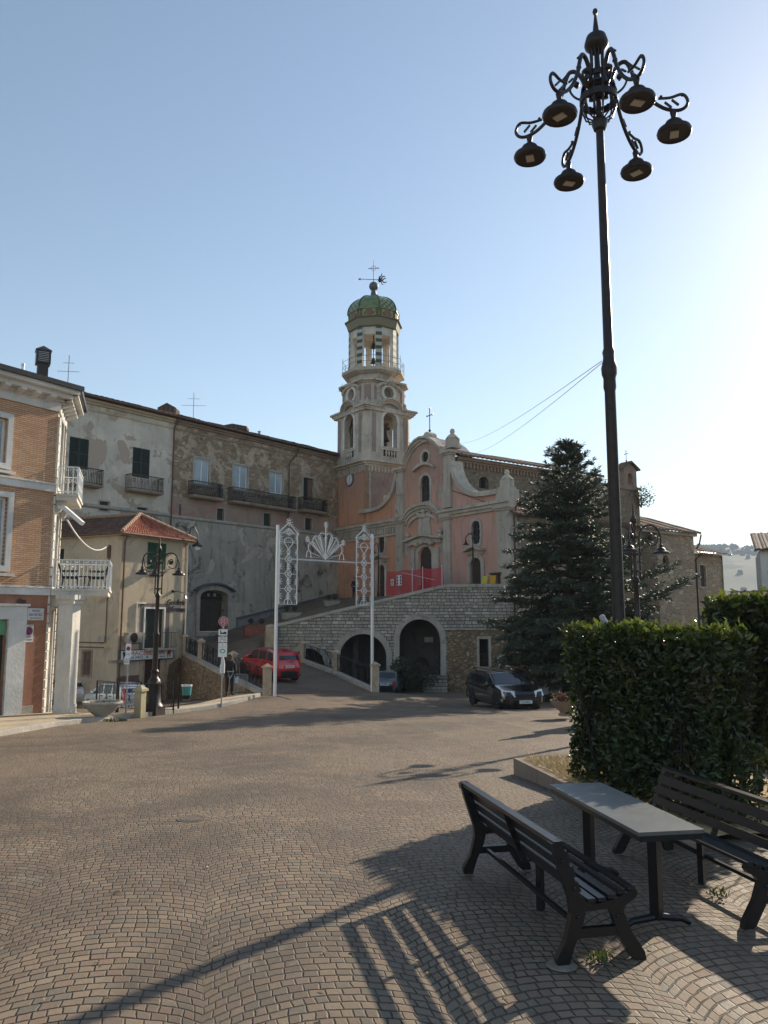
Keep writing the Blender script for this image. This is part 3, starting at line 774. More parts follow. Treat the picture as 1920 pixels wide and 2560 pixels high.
# chimney of dark sheet metal and flues
cp = atY(104, 958, 30.5); czt = atY(104, 866, 30.5).z; FCm = Frame((cp.x, cp.y), 62)
m = MB().box(FCm, -.2, .2, cp.z-.9, czt-.75, -.2, .2); m.box(FCm, -.27, .27, czt-.75, czt-.22, -.27, .27)
m.add([FCm.p(-.3, czt-.219, .3), FCm.p(.3, czt-.219, .3), FCm.p(.3, czt-.219, -.3), FCm.p(-.3, czt-.219, -.3), FCm.p(0, czt+.03, 0)], [(0, 1, 4), (1, 2, 4), (2, 3, 4), (3, 0, 4), (3, 2, 1, 0)])
ch = m.build('chimney', M_darkmetal, bh)
m = MB()
for i in range(6): m.box(FCm, -.19, .19, czt-.68+i*.07, czt-.655+i*.07, .271, .29)
m.build('louvre', M_steel, ch)
fp = atY(56, 945, 30.5); m = MB().tube([fp-Vector((0, 0, .6)), fp+Vector((0, 0, .52))], .06, 10); m.tube([fp+Vector((0, 0, .5)), fp+Vector((0, 0, .58))], .075, 10); m.build('flue', M_chrome, bh)
fp = atY(46, 945, 30.5); MB().tube([fp-Vector((0, 0, .6)), fp+Vector((0, 0, .1))], .07, 8).build('flue', M_darkmetal, bh)
# vents above the plaque
m = MB()
for x, r in ((170, .11), (207, .07)):
    u, z = FB.pt(ZB, x, 708); m.prism(FB, ellipse(u, z, r, r, 14), -.02, .03)
m.build('wall_vent', M_rust, bh)
# first floor balcony on a square pillar
sz = FQ.pt(ZB, 430, 600)[1]; sz = FB.pt(ZB, 400, 598)[1]; bd = 1.9
def house_balcony(z, depth, u1, h, style):
    s = MB().box(FQ, -.02, u1, z-.2, z, .08, depth); s.box(FQ, -.06, u1+.05, z-.05, z+.03, .0801, depth+.05)
    for uu in (.25, u1-.25): s.prism(LFrame(FQ.p(uu, 0, 0), FQ.n, FQ.u), [(.06, z-.62), (.2, z-.58), (depth*.55, z-.2001), (.06, z-.2001)], -.07, .07)
    b = s.build('balcony', M_white_render, bh)
    k = MB(); z2 = z+.03
    for a, c in ((FQ.p(0, z2, .1), FQ.p(0, z2, depth)), (FQ.p(0, z2, depth), FQ.p(u1, z2, depth)), (FQ.p(u1, z2, depth), FQ.p(u1, z2, .1))):
        rail_line(k, a, c, h, .135, .014, .022, .07)
        L = (c-a).length; n = int(L/.27)
        for i in range(n):
            p = a.lerp(c, (i+.5)/n)
            d = (c-a).normalized()*.05
            if style == 0:
                for hh in (.52,): k.beam(p-d+Vector((0, 0, h*hh-.08)), p+d+Vector((0, 0, h*hh+.08)), .016, .016); k.beam(p+d+Vector((0, 0, h*hh-.08)), p-d+Vector((0, 0, h*hh+.08)), .016, .016)
                k.ball(p+Vector((0, 0, h-.09)), .035, 6, 4); k.ball(p+Vector((0, 0, .13)), .025, 6, 4)
            else:
                for hh in (.86, .4):
                    for sg in (-1, 1): k.tube([p+d*sg*(1.2+.9*cos(a2))+Vector((0, 0, h*hh+.06*sin(a2))) for a2 in [pi*j/4 for j in range(7)]], .01, 4)
    for q in (FQ.p(0, z2, depth), FQ.p(u1, z2, depth)): k.beam(q, q+Vector((0, 0, h+.02)), .045, .045)
    k.build('railing', M_white, b); return b
house_balcony(sz, bd, 2.35, .98, 0)
z2_ = FB.pt(ZA, 470, 1368)[1]; house_balcony(z2_, .74, 2.2, .95, 1)
pc = atY(150, 1786, 26.6); FPi = Frame((pc.x, pc.y), 98)
m = MB().box(FPi, -.24, .26, b0, sz-.5, -.5, 0); m.box(FPi, -.28, .30, sz-.5, sz-.36, -.54, .04); m.box(FPi, -.33, .35, sz-.359, sz-.201, -.59, .09); m.box(FPi, -.26, .28, b0, b0+1.15, -.52, .02)
m.build('pillar', M_white_render, bh)
# corner light fitting under the upper balcony and the cable it carries
lp = FQ.p(.1, FB.pt(ZA, 465, 1470)[1], .15)
m = MB().tube([lp, lp+Vector((.35, -.1, -.14))], .05, 8); m.beam(lp+Vector((.2, -.05, -.02)), lp+Vector((.95, -.2, -.62)), .16, .13); m.build('flood_lamp', M_white, bh)

# signs on the brick house
u0, u1, z0, z1 = FB.rect(ZB, 233, 373, 763, 866)
sg_ = thing('street_plaque', 'small white stone street name plaque beside the shop surround', 'sign', FB.p((u0+u1)/2, z0, .04))
MB().box(FB, u0, u1, z0, z1, .002, .04).build('plaque', M_marble, sg_)
for s, zz, sz_, wf in (('PIAZZA', .78, .11, .45), ('SAN MICHELE', .46, .13, .82), ('ARCANGELO', .17, .06, .7)):
    text(s, FB, (u0+u1)/2, z0+(z1-z0)*zz, sz_, M_lead, sg_, .041, (u1-u0)*wf)
def noparking(F, u, z, r, n, parent, full=False):
    m = MB().prism(F, ellipse(u, z, r, r, 24), n, n+.006); m.build('red_ring', M_redpaint, parent)
    MB().prism(F, ellipse(u, z, r*.74, r*.74, 24), n+.0062, n+.009).build('blue_disc', M_bluepaint, parent)
    m = MB(); k = r*.74
    for sgn in ((-1, 1) if full else (-1,)):
        a = Vector((cos(pi/4)*sgn, sin(pi/4))); b = Vector((-a.y, a.x))*.13*r
        m.prism(F, [(u+a.x*k+b.x, z+a.y*k+b.y), (u-a.x*k+b.x, z-a.y*k+b.y), (u-a.x*k-b.x, z-a.y*k-b.y), (u+a.x*k-b.x, z+a.y*k-b.y)], n+.0092+.001*(sgn > 0), n+.013+.001*(sgn > 0))
    m.build('red_bar', M_redpaint, parent)
u0, u1, z0, z1 = FB.rect(ZB, 203, 285, 905, 1055)
sg_ = thing('driveway_sign', 'white no parking sign with blue disc on the terracotta wall', 'sign', FB.p((u0+u1)/2, z0, .04))
MB().box(FB, u0, u1, z0, z1, .002, .02).build('plate', M_white, sg_)
um = (u0+u1)/2; noparking(FB, um, z1-(z1-z0)*.36, (u1-u0)*.42, .021, sg_)
text('PASSO CARRABILE', FB, um, z1-.035, .04, M_ink, sg_, .021, (u1-u0)*.85); text('DIVIETO', FB, um, z0+.17, .08, M_ink, sg_, .021, (u1-u0)*.6); text('DI SOSTA', FB, um, z0+.075, .08, M_ink, sg_, .021, (u1-u0)*.8)

# chairs and a table on the balcony
def lounge_chair(label, p, rz):
    t = thing('balcony_chair', label, 'chair', p, 'black chairs on the balcony')
    MM = Matrix.Rotation(rz, 4, 'Z')
    def bb(name, m, mat):
        for i, v in enumerate(m.v): m.v[i] = (MM @ v)+Vector(p)
        return m.build(name, mat, t)
    bb('seat', MB().cube(-.28, .28, -.26, .26, .36, .44), M_blackcloth)
    m = MB().hexa([Vector(v) for v in ((-.3, .22, .42), (.3, .22, .42), (.34, .36, .86), (-.34, .36, .86), (-.3, .28, .42), (.3, .28, .42), (.34, .42, .86), (-.34, .42, .86))]); bb('backrest', m, M_blackcloth)
    for sx in (-1, 1):
        bb('armrest', MB().cube(sx*.3-.03, sx*.3+.03, -.26, .3, .6, .64), M_black)
        for sy in (-1, 1): bb('leg', MB().tube([(sx*.25, sy*.23, .37), (sx*.3, sy*.28, .0)], .015, 5), M_black)
zb = sz+.032
lounge_chair('black chair against the wall end of the white balcony', tuple(FQ.p(.55, zb, .62)), 1.9)
lounge_chair('black chair at the outer end of the white balcony', tuple(FQ.p(.55, zb, 1.5)), -1.3)
p = FQ.p(.6, zb, 1.08); t = thing('balcony_table', 'low black table between the two balcony chairs', 'table', p)
MB().lathe([(.24, .42), (.25, .44), (.25, .46), (.0, .46)], p, 16).build('tabletop', M_black, t); MB().tube([p, p+Vector((0, 0, .42))], .02, 6).build('leg', M_black, t); MB().lathe([(.18, 0), (.16, .03), (.0, .03)], p, 12).build('foot', M_black, t)
antenna('antenna', atY(168, 985, 50), 2.6, 'tall television antenna rising behind the brick house roof')
# ---------------------------------------------------------------- the long old house behind (two owners, one eave)
zEav = lambda x: FP.pt(ZC, x, 105+(x-120)*.2072)[1]
uSplit = FP.pt(ZC, 668, 500)[0]; uL = -33.0
zE = FP.pt(ZC, 900, 268)[1]; zLed = FP.pt(ZC, 1000, 802)[1]
def RC(x0, x1, y0, y1): return FP.rect(ZC, x0, x1, y0, y1)
ph = thing('plaster_house', 'pale plastered old house with dark green shutters behind the butcher', 'house', FP.p(-26, 0, 0))
sh = thing('stone_house', 'long weathered stone house with iron balconies and battered base', 'house', FP.p(-10, 1.5, 0))
M_sh = rubble('stone_house_wall', FP, ((.33, .235, .155), (.5, .38, .26), (.64, .52, .38)), (.34, .25, .17), 2.6, over=(.58, .46, .34), overlo=.5, dirt=.22, bump=.06, dark=(.07, .05, .035))
M_pinkold = plaster('faded_pink_render', (.4, .29, .23), (.22, .17, .14), .6, patch=(.42, .22, .165), scale=.5)
# plaster house
shW = [RC(75, 188, 310, 487), RC(440, 540, 370, 540)]; smallA = [RC(250, 305, 677, 730), RC(466, 524, 712, 770)]
MB().wall(FP, rectp(uL, uSplit, -1, zE), [rectp(*r) for r in shW+smallA], 0, .22, .3).build('wall', M_grey_plaster, ph)
for r in shW:
    shutters(FP, *r, -.06, M_shutter, ph)
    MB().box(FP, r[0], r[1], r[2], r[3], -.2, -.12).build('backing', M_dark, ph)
for r in smallA:
    MB().box(FP, r[0], r[1], r[2], r[3], -.21, -.16).build('window', M_wood, ph)
    MB().ring(FP, rectp(*r), grow(rectp(*r), .09), -.02, .03).build('surround', M_concrete, ph)
M_bslab = plaster('balcony_slab', (.33, .25, .19), (.08, .06, .05), .6)
M_railbrown = plain('old_brown_railing', (.085, .055, .04), .7, .2, .3, 10, .001)
for x0, x1, yz in ((60, 240, 588), (396, 588, 628)):
    r = RC(x0, x1, yz-100, yz); balcony(FP, r[0], r[1], r[2]+.1, .75, .98, M_bslab, M_railbrown, ph)
# ledge
def ledge(ua, ub, z, parent, mat):
    k = []
    for i in range(7):
        a = pi*i/6-pi/2; k.append((.12*cos(a)+.02, z+.13*sin(a)))
    MB().prism(LFrame(FP.p(ua, 0, 0), FP.n, FP.u), k, 0, ub-ua).build('ledge', mat, parent, 50)
ledge(uL, uSplit-.05, zLed+.05, ph, M_concrete)
# stone house: upper wall, pink strip, ledge, battered lower wall
winB = [RC(797, 881, 432, 575), RC(1021, 1101, 470, 607), RC(1232, 1303, 510, 632), RC(1424, 1484, 542, 672)]
smallB = [RC(709, 720, 692, 765), RC(926, 968, 718, 790), RC(1195, 1239, 746, 818), RC(1434, 1475, 773, 841)]
zP = FP.pt(ZC, 1050, 700)[1]
MB().box(FP, -.021, 1.5, zLed, zE+.3, -.6, -.02).build('end_wall', M_bslab, sh)
MB().wall(FP, rectp(uSplit, -.02, zP, zE), [rectp(*r) for r in winB], 0, .28, .3).build('wall', M_sh, sh)
MB().wall(FP, rectp(uSplit, -.02, zLed, zP), [rectp(*r) for r in smallB], 0, .28, .0).build('pink_strip', M_pinkold, sh)
for i, r in enumerate(winB):
    if i < 3:
        k = casement(FP, rectp(*r), .1, sh, M_white, M_glassblue, .07, 1)
        MB().ring(FP, rectp(*r), grow(rectp(*r), .16), -.02, .05).build('surround', M_concrete, k)
        c = MB()
        for s in (0, 1): 
            a = r[0]+.06+(r[1]-r[0]-.12)*(.02 if s == 0 else .52); b = a+(r[1]-r[0])*.36
            c.strip(FP, [(a+(b-a)*j/6, r[2]+.1) for j in range(7)], [(a+(b-a)*j/6*.8, r[3]-.12) for j in range(7)], -.2, -.18)
        c.build('curtain', M_whitecloth, k)
    else:
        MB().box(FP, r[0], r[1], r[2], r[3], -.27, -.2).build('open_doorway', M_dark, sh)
        MB().box(FP, r[0]+(r[1]-r[0])*.55, r[1]-.03, r[2], r[3]-.05, -.19, -.15).build('shutter', M_woodlight, sh)
        MB().ring(FP, rectp(*r), grow(rectp(*r), .14), -.02, .04).build('surround', M_concrete, sh)
for i, r in enumerate(smallB):
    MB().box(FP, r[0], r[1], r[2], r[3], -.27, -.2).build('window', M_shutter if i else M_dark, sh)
    if i: MB().ring(FP, rectp(*r), grow(rectp(*r), .1), -.02, .03).build('surround', M_concrete, sh)
for x0, x1, y0, y1 in ((758, 931, 565, 652), (987, 1351, 600, 700), (1394, 1532, 657, 733)):
    r = RC(x0, x1, y0, y1); balcony(FP, r[0], r[1], r[2], .7, 1.0, M_bslab, M_black, sh, .16, .085)
ledge(uSplit+.05, -.1, zLed, sh, M_concrete)
# arched doorway in the battered wall
ax0, ax1, az0, az1 = FP.rect(ZD, 150, 366, 600, 918); uD = (ax0+ax1)/2
dpoly = arch(ax0, ax1, az0, az1, .45, 10)
base = lambda u: ramp_z(FP.p(u, 0, .5).x, FP.p(u, 0, .5).y)
lo = [(u, min(base(u), az0)-.8) for u in np.linspace(-1.2, uSplit-4, 14)]
def batter(n0, n1, poly, holes, mat, name, parent):
    m = MB().wall(FP, poly, holes, 0, .7, .0)
    for i, v in enumerate(m.v):
        k = max(0, min(1, (zLed-v.z)/(zLed-1))); m.v[i] = v+FP.n*(n0+(n1-n0)*k)
    return m.build(name, mat, parent)
batter(.02, .42, [(uSplit-4, -1), (-.02, -1), (-.02, zLed-.1), (uSplit-4, zLed-.1)], [dpoly], M_batter, 'battered_wall', sh)
sd = grow(dpoly, .32)
MB().ring(FP, dpoly, sd, .2, .52).build('door_surround', M_coping, sh)
hd = [(u, z) for u, z in dpoly if z > az1-.46]; hd = sorted(hd)
MB().strip(FP, [(ax0-.5+(ax1-ax0+1.0)*i/10, az1-.12+.52*sin(pi*i/10)**.8) for i in range(11)], [(ax0-.5+(ax1-ax0+1.0)*i/10, az1-.02+.54*sin(pi*i/10)**.8) for i in range(11)], .3, .78).build('hood', M_lead, sh)
dr = panel_door(FP, grow(dpoly, -.02), .25, sh, M_wood)
MB().box(FP, ax0, ax1, az1-.62, az1-.55, -.23, -.15).build('transom', M_black, dr)
m = MB()
for i in (.2, .5, .72): m.prism(FP, ellipse(ax0+(ax1-ax0)*i, az1-.33, .13, .13, 10), -.22, -.2)
m.build('fanlight', M_glassblue, dr)
# dark ledge line that climbs with the ramp and a paler foot below it
m = MB(); f = MB()
us = np.linspace(-.6, ax1+.9, 12)
P0 = [FP.pt(ZD, 1310, 608, .4), FP.pt(ZD, 460, 812, .4)]
for a, b in zip(us, us[1:]):
    za = P0[0][1]+(P0[1][1]-P0[0][1])*(a-P0[0][0])/(P0[1][0]-P0[0][0]); zb_ = P0[0][1]+(P0[1][1]-P0[0][1])*(b-P0[0][0])/(P0[1][0]-P0[0][0])
    m.hexa([FP.p(a, za-.1, .7), FP.p(b, zb_-.1, .7), FP.p(b, zb_, .7), FP.p(a, za, .7), FP.p(a, za-.1, .1), FP.p(b, zb_-.1, .1), FP.p(b, zb_, .1), FP.p(a, za, .1)])
    f.hexa([FP.p(a, za-2.2, .66), FP.p(b, zb_-2.2, .66), FP.p(b, zb_-.101, .62), FP.p(a, za-.101, .62), FP.p(a, za-2.2, .1), FP.p(b, zb_-2.2, .1), FP.p(b, zb_-.101, .1), FP.p(a, za-.101, .1)])
m.build('base_ledge', M_lead, sh); f.build('wall_foot', plaster('foot_render', (.25, .245, .25), (.1, .1, .1), .5, scale=.8), sh)
# roofs: old tiles, uneven eave
M_rt1 = tiles('old_roof_tiles', FP, (.17, .085, .06), (.26, .13, .085), old=.5); M_rt2 = tiles('dark_roof_tiles', FP, (.12, .085, .065), (.2, .13, .09), old=.75)
def old_roof(ua, ub, parent, mat, seed, back=6.0, pitch=.3):
    rr = random.Random(seed); n = int((ub-ua)/.2); rows = []
    for r in range(13):
        k = r/12; row = []
        for i in range(n+1):
            u = ua+(ub-ua)*i/n
            z = zE+.38+back*pitch*k+.05*sin(i*pi)+(.055 if i % 2 else 0)+noise.noise(Vector((u*.45, k*3, seed)))*.16*(.3+k)+rr.uniform(-.015, .015)
            row.append(FP.p(u, z, .55-back*k+(rr.uniform(-.06, .06) if r == 0 else 0)))
        rows.append(row)
    mb = MB().grid(rows)
    mb.grid([[v for v in rows[0]], [v-Vector((0, 0, .07)) for v in rows[0]]])
    mb.grid([[v-Vector((0, 0, .07)) for v in rows[0]], [FP.p(ua+(ub-ua)*i/n, zE+.2, -.2) for i in range(n+1)]])
    mb.grid([rows[-1], [FP.p(ua+(ub-ua)*i/n, zE, -2*back) for i in range(n+1)]])
    return mb.build('roof', mat, parent, None, False)
old_roof(uL, uSplit, ph, M_rt1, 3); r_ = old_roof(uSplit+.02, 1.6, sh, M_rt2, 5)
for u, ww, hh, nn in ((-14.6, 1.4, .85, -4.4), (-7.6, 2.4, .5, -5.0)):
    z = zE+.38-nn*.3-.1
    MB().prism(LFrame(FP.p(u, 0, nn)), [(-ww/2, z), (ww/2, z), (ww/2, z+hh*.55), (0, z+hh), (-ww/2, z+hh*.55)], 0, 1.2).build('dormer', M_rt2, r_)
fl = FP.p(-5.2, zE+1.7, -4.6); MB().lathe([(.1, -.4), (.1, .5), (.14, .52), (.14, .6), (.02, .62)], fl, 8).build('chimney', M_concrete, r_)
for par, a, b in ((ph, uL, uSplit-.02), (sh, uSplit+.02, -.05)):
    m = MB()
    for z0_, z1_, n in ((-.55, -.42, .06), (-.12, .02, .14), (.022, .18, .28)): m.box(FP, a, b, zE+z0_, zE+z1_, -.2, n)
    m.build('eaves_moulding', M_cream if par is ph else M_bslab, par)
    m = MB().tube([FP.p(a, zE+.26, .6), FP.p(b, zE+.26, .6)], .07, 8); m.build('gutter', M_copper, par)
def pipe(pts, r, mat, parent, name='drainpipe'): return MB().tube(pts, r, 8).build(name, mat, parent, 40)
pipe([FP.p(uSplit+.1, zE+.22, .55), FP.p(uSplit-.02, zE-.5, .12), FP.p(uSplit-.03, 1.5, .14)], .055, M_copper, ph)
a = FP.pt(ZC, 1377, 400); b = FP.pt(ZC, 1338, 460); c = FP.pt(ZC, 1334, 795)
pipe([FP.p(a[0], zE+.2, .55), FP.p(a[0], a[1]-.15, .15), FP.p(b[0], b[1], .12), FP.p(c[0], c[1], .12)], .055, M_copper, sh)
antenna('antenna', FP.p(-12.6, zE+1.5, -4.2), 2.5, 'small television antenna on the stone house ridge', .2, .95)

# ---------------------------------------------------------------- butcher's house
cB = atY(290, 1700, 44); FT = Frame((cB.x, cB.y), 30.0); FU = Frame((cB.x, cB.y), -65.0)
bt = thing('butcher_house', 'cream three storey house with red hipped tile roof above the butcher shop', 'house', FT.p(2, -3.2, 0))
zT = FT.pt(ZB, 1060, 118)[1]; WT = FT.pt(ZB, 1607, 600)[0]; gB = -3.6
TR = lambda x0, x1, y0, y1: FT.rect(ZB, x0, x1, y0, y1)
gs = TR(1272, 1435, 197, 430); bdor = TR(1250, 1412, 768, 1105); sdoor = TR(1242, 1385, 1205, 1545); sdoor = (sdoor[0], sdoor[1], gB+.3, sdoor[3])
MB().wall(FT, rectp(0, WT, gB, zT), [rectp(*gs), rectp(*bdor), rectp(*sdoor)], 0, .25, .25).build('wall', M_cream, bt)
UR = lambda x0, x1, y0, y1: FU.rect(ZB, x0, x1, y0, y1)
lw = UR(716, 784, 1137, 1340); lw2 = UR(508, 552, 250, 348)
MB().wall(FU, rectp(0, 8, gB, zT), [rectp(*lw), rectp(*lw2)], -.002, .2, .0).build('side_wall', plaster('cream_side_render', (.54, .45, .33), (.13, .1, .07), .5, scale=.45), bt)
shutters(FU, *lw, -.1, M_woodlight, bt); MB().box(FU, lw[0], lw[1], lw[2], lw[3], -.19, -.14).build('backing', M_dark, bt)
MB().ring(FU, rectp(*lw), grow(rectp(*lw), .12), -.02, .02).build('surround', M_bslab, bt)
casement(FU, rectp(*lw2), .1, bt, M_black, M_glass, .06, 1)
shutters(FT, *gs, -.05, M_green, bt); MB().box(FT, gs[0], gs[1], gs[2], gs[3], -.2, -.12).build('backing', M_dark, bt)
MB().box(FT, gs[0]-.12, gs[1]+.12, gs[2]-.1, gs[2]-.003, -.05, .12).build('sill', M_concrete, bt)
MB().ring(FT, rectp(*bdor), grow(rectp(*bdor), .1), -.02, .04).build('door_frame', M_white, bt)
MB().box(FT, bdor[0], bdor[1], bdor[2], bdor[3], -.2, -.14).build('balcony_door', M_shutter, bt)
pr = TR(1205, 1462, 722, 1108); MB().ring(FT, grow(rectp(*bdor), .101), rectp(pr[0], pr[1], pr[2], pr[3]), -.01, .006).build('bare_patch', plaster('bare_grey_render', (.2, .165, .15), (.12, .09, .08), .5), bt)
bu = TR(1235, 1480, 1000, 1112); z = bu[2]
bl = MB().box(FT, bu[0], bu[1], z-.08, z+.02, -.1, .55).build('balcony', M_concrete, bt)
m = MB(); h_ = TR(1240, 1460, 972, 1108); h_ = h_[3]-h_[2]
for a, b in ((FT.p(bu[0]+.05, z+.02, .5), FT.p(bu[1]-.05, z+.02, .5)), (FT.p(bu[0]+.05, z+.02, .05), FT.p(bu[0]+.05, z+.02, .5)), (FT.p(bu[1]-.05, z+.02, .05), FT.p(bu[1]-.05, z+.02, .5))): rail_line(m, a, b, h_, .16, .009, .014)
m.build('railing', M_railbrown, bl)
# shop door, stone jambs, brown dado
MB().box(FT, sdoor[0], sdoor[1], sdoor[2], sdoor[3], -.24, -.15).build('shop_door', M_wood, bt)
m = MB()
for i in range(9): uu = sdoor[0]+(sdoor[1]-sdoor[0])*(i+.5)/9; m.tube([FT.p(uu, sdoor[2], -.05), FT.p(uu, sdoor[3]-.03, -.05)], .028, 5)
m.build('bead_curtain', plain('brown_beads', (.1, .04, .03), .7, 0, .3, 12, .001), bt)
j1 = TR(1390, 1438, 1222, 1520); m = MB().box(FT, sdoor[1]+.02, sdoor[1]+.42, gB+.3, sdoor[3]+.02, -.02, .07); m.box(FT, sdoor[0]-.38, sdoor[0]-.02, gB+.3, sdoor[3]+.02, -.02, .06); m.build('door_jamb', M_pillar, bt)
dd = TR(1000, 1230, 1345, 1500); MB().box(FT, .05, sdoor[0]-.4, gB, dd[3], -.02, .05).build('dado', plain('brown_dado', (.2, .125, .1), .9, 0, .25, 2, .006), bt)
dd = TR(1445, 1600, 1215, 1500); MB().wall(FT, [(dd[0], gB), (WT-.02, gB), (WT-.02, dd[3]), (WT-.4, dd[3]+.15), (dd[0]+.1, dd[3]-.2), (dd[0]-.02, dd[3]-.9)], [], .03, 0, .04).build('damp_patch', rubble('damp_wall', FT, ((.2, .12, .075), (.26, .17, .11), (.3, .22, .15)), (.16, .1, .07), 4, over=(.26, .18, .12), overlo=.4), bt)
# pipes and conduits
x = FT.pt(ZB, 1022, 140)
pipe([FT.p(.14, zT+.05, .35), FT.p(.12, zT-.4, .1), FT.p(.1, gB+.3, .1)], .05, M_copper, bt)
pipe([FT.p(WT-.06, zT+.05, .3), FT.p(WT-.06, zT-.25, .1), FT.p(WT-.06, FT.pt(ZB, 1605, 1000)[1], .1)], .045, M_white, bt)
v = TR(1168, 1250, 712, 972); pipe([FT.p(v[1], v[3]-.05, .05), FT.p(v[0]+.05, v[3]-.05, .05), FT.p(v[0]+.05, v[2], .05)], .045, M_white, bt)
u1_, z1_ = FU.pt(ZB, 950, 215); u2_, z2b = FU.pt(ZB, 915, 1060)
pipe([FU.p(u1_, z1_, .05), FU.p(u1_-.02, z1_-1.2, .05), FU.p(u2_, z2b, .05)], .025, M_copper, bt, 'cable_duct'); MB().box(FU, u1_-.1, u1_+.12, z1_-.75, z1_-.05, .0, .07).build('junction_box', M_rust, bt)
for y in (1057, 1097):
    a = FU.pt(ZB, 640, y-3); b = FU.pt(ZB, 900, y+4); pipe([FU.p(a[0], a[1], .05), FU.p(b[0], b[1], .05)], .025, M_copper, bt, 'cable_duct')
q = UR(850, 905, 1000, 1055); MB().box(FU, q[0], q[1], q[2], q[3], 0, .05).build('meter_box', M_concrete, bt)
# hipped roof
ov = .42; zr = zT+.05
A1 = Vector((-14.5, 46.9, atY(337, 1287, 46.9).z)); dU = FU.u
cC = FT.p(0, 0)+(-FU.u)*ov+(-FT.u)*ov+Vector((0, 0, zr)); cR = FT.p(WT, 0)+FT.u*ov+FT.n*ov+Vector((0, 0, zr)); cC = FT.p(0, 0)+FT.n*ov+FU.n*ov+Vector((0, 0, zr))
cL = FU.p(8.5, 0)+FU.n*ov+Vector((0, 0, zr)); A2 = A1+dU*8.5; cR2 = cR+dU*9
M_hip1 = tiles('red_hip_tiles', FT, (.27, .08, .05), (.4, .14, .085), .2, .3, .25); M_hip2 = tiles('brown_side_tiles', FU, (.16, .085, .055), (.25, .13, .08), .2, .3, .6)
def slope(P, Q, T0, T1, n, m_, lift=.045):
    rows = []
    for r in range(m_+1):
        k = r/m_; a = P.lerp(T0, k); b = Q.lerp(T1, k); L = (b-a).length
        nn = int((Q-P).length/.1)
        rows.append([a.lerp(b, i/nn)+Vector((0, 0, lift*(i % 2)*(1 if k < 1 else 0))) for i in range(nn+1)])
    return rows
mb = MB(); rws = slope(cC, cR, A1, A1+FT.u*.02, 0, 8); mb.grid(rws); mb.grid([rws[0], [v-Vector((0, 0, .08)) for v in rws[0]]]); ro = mb.build('roof', M_hip1, bt, None, False)
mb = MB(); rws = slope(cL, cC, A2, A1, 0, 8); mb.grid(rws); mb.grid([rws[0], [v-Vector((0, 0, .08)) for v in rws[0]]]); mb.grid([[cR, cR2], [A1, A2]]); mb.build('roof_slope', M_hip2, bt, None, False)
m = MB()
for P, Q in ((cC, A1), (A1, cR), (A1, A2)):
    n = int((Q-P).length/.32)
    for i in range(n):
        a, b = P.lerp(Q, i/n), P.lerp(Q, (i+1.1)/n); m.tube([a+Vector((0, 0, .05)), b+Vector((0, 0, .05))], [.12, .085], 7)
m.build('ridge_tiles', plain('ridge_tile', (.4, .26, .17), .85, 0, .25, 5, .003), bt)
m = MB().box(FT, -.35, WT+.35, zT-.1, zT+.02, -.1, .34); m.box(FU, -.3, 8, zT-.1, zT+.02, -.1, .34); m.build('eaves', M_cream, bt)
m = MB().tube([cL-Vector((0, 0, .06)), cC-Vector((0, 0, .06)), cR-Vector((0, 0, .06))], .06, 8); m.build('gutter', M_copper, bt)
# back walls
mb = MB(); a = FT.p(WT, 0); b = a+dU*8; 
mb.hexa([a+Vector((0, 0, gB)), b+Vector((0, 0, gB)), b+Vector((0, 0, zT)), a+Vector((0, 0, zT))]+[v-FT.u*.2 for v in (a+Vector((0, 0, gB)), b+Vector((0, 0, gB)), b+Vector((0, 0, zT)), a+Vector((0, 0, zT)))]); mb.build('rear_wall', M_cream, bt)
# things fixed to it
r = TR(1026, 1477, 1122, 1203); um = (r[0]+r[1])/2
sg_ = thing('shop_sign', 'long white butcher shop sign with red capitals above the door', 'sign', FT.p(um, r[2], .1))
MB().box(FT, *r, .03, .14).build('board', M_white, sg_); MB().ring(FT, rectp(*r), grow(rectp(*r), .04), .02, .16).build('frame', M_black, sg_)
w_ = r[1]-r[0]; h_ = r[3]-r[2]
text('MACELLERIA', FT, um-.02, r[2]+h_*.66, .34, M_redpaint, sg_, .142, w_*.66); text('DI MO  A', FT, um-w_*.16, r[2]+h_*.22, .22, M_ink, sg_, .142, w_*.36); text('tel. 0874', FT, um+w_*.25, r[2]+h_*.2, .12, M_ink, sg_, .142, w_*.2)
bull = [(-.18, .1), (-.14, .16), (-.16, .24), (-.1, .18), (-.04, .17), (.0, .25), (.01, .17), (.12, .14), (.18, .05), (.16, -.02), (.14, -.2), (.08, -.2), (.07, -.06), (-.05, -.05), (-.06, -.2), (-.12, -.2), (-.12, .0)]
MB().prism(FT, [(r[0]+.32+a, r[2]+h_*.52+b) for a, b in bull], .1401, .15).build('bull_emblem', M_ink, sg_)
MB().prism(FT, [(r[1]-.3-a*.9, r[2]+h_*.52+b*1.05) for a, b in bull], .1401, .15).build('cow_emblem', M_redpaint, sg_)
r = TR(1062, 1190, 972, 1060); t = thing('air_conditioner', 'beige air conditioner box on the cream wall above the butcher sign', 'air conditioner', FT.p((r[0]+r[1])/2, r[2], .2))
MB().box(FT, *r, .06, .38).build('casing', M_concrete, t)
m = MB(); uc = r[0]+(r[1]-r[0])*.42; zc_ = (r[2]+r[3])/2
for k in (.27, .2, .13, .06): m.ring(FT, ellipse(uc, zc_, k-.015, k-.015, 20), ellipse(uc, zc_, k, k, 20), .37, .4)
m.build('fan_grille', M_railbrown, t); MB().prism(FT, ellipse(uc, zc_, .26, .26, 20), .3801, .384).build('fan_opening', M_dark, t); MB().box(FT, r[0]+.1, r[1]-.1, r[2]-.06, r[2]-.002, .02, .34).build('bracket', M_rust, t)
a0 = TR(1440, 1590, 692, 732); a1 = TR(1438, 1596, 755, 788)
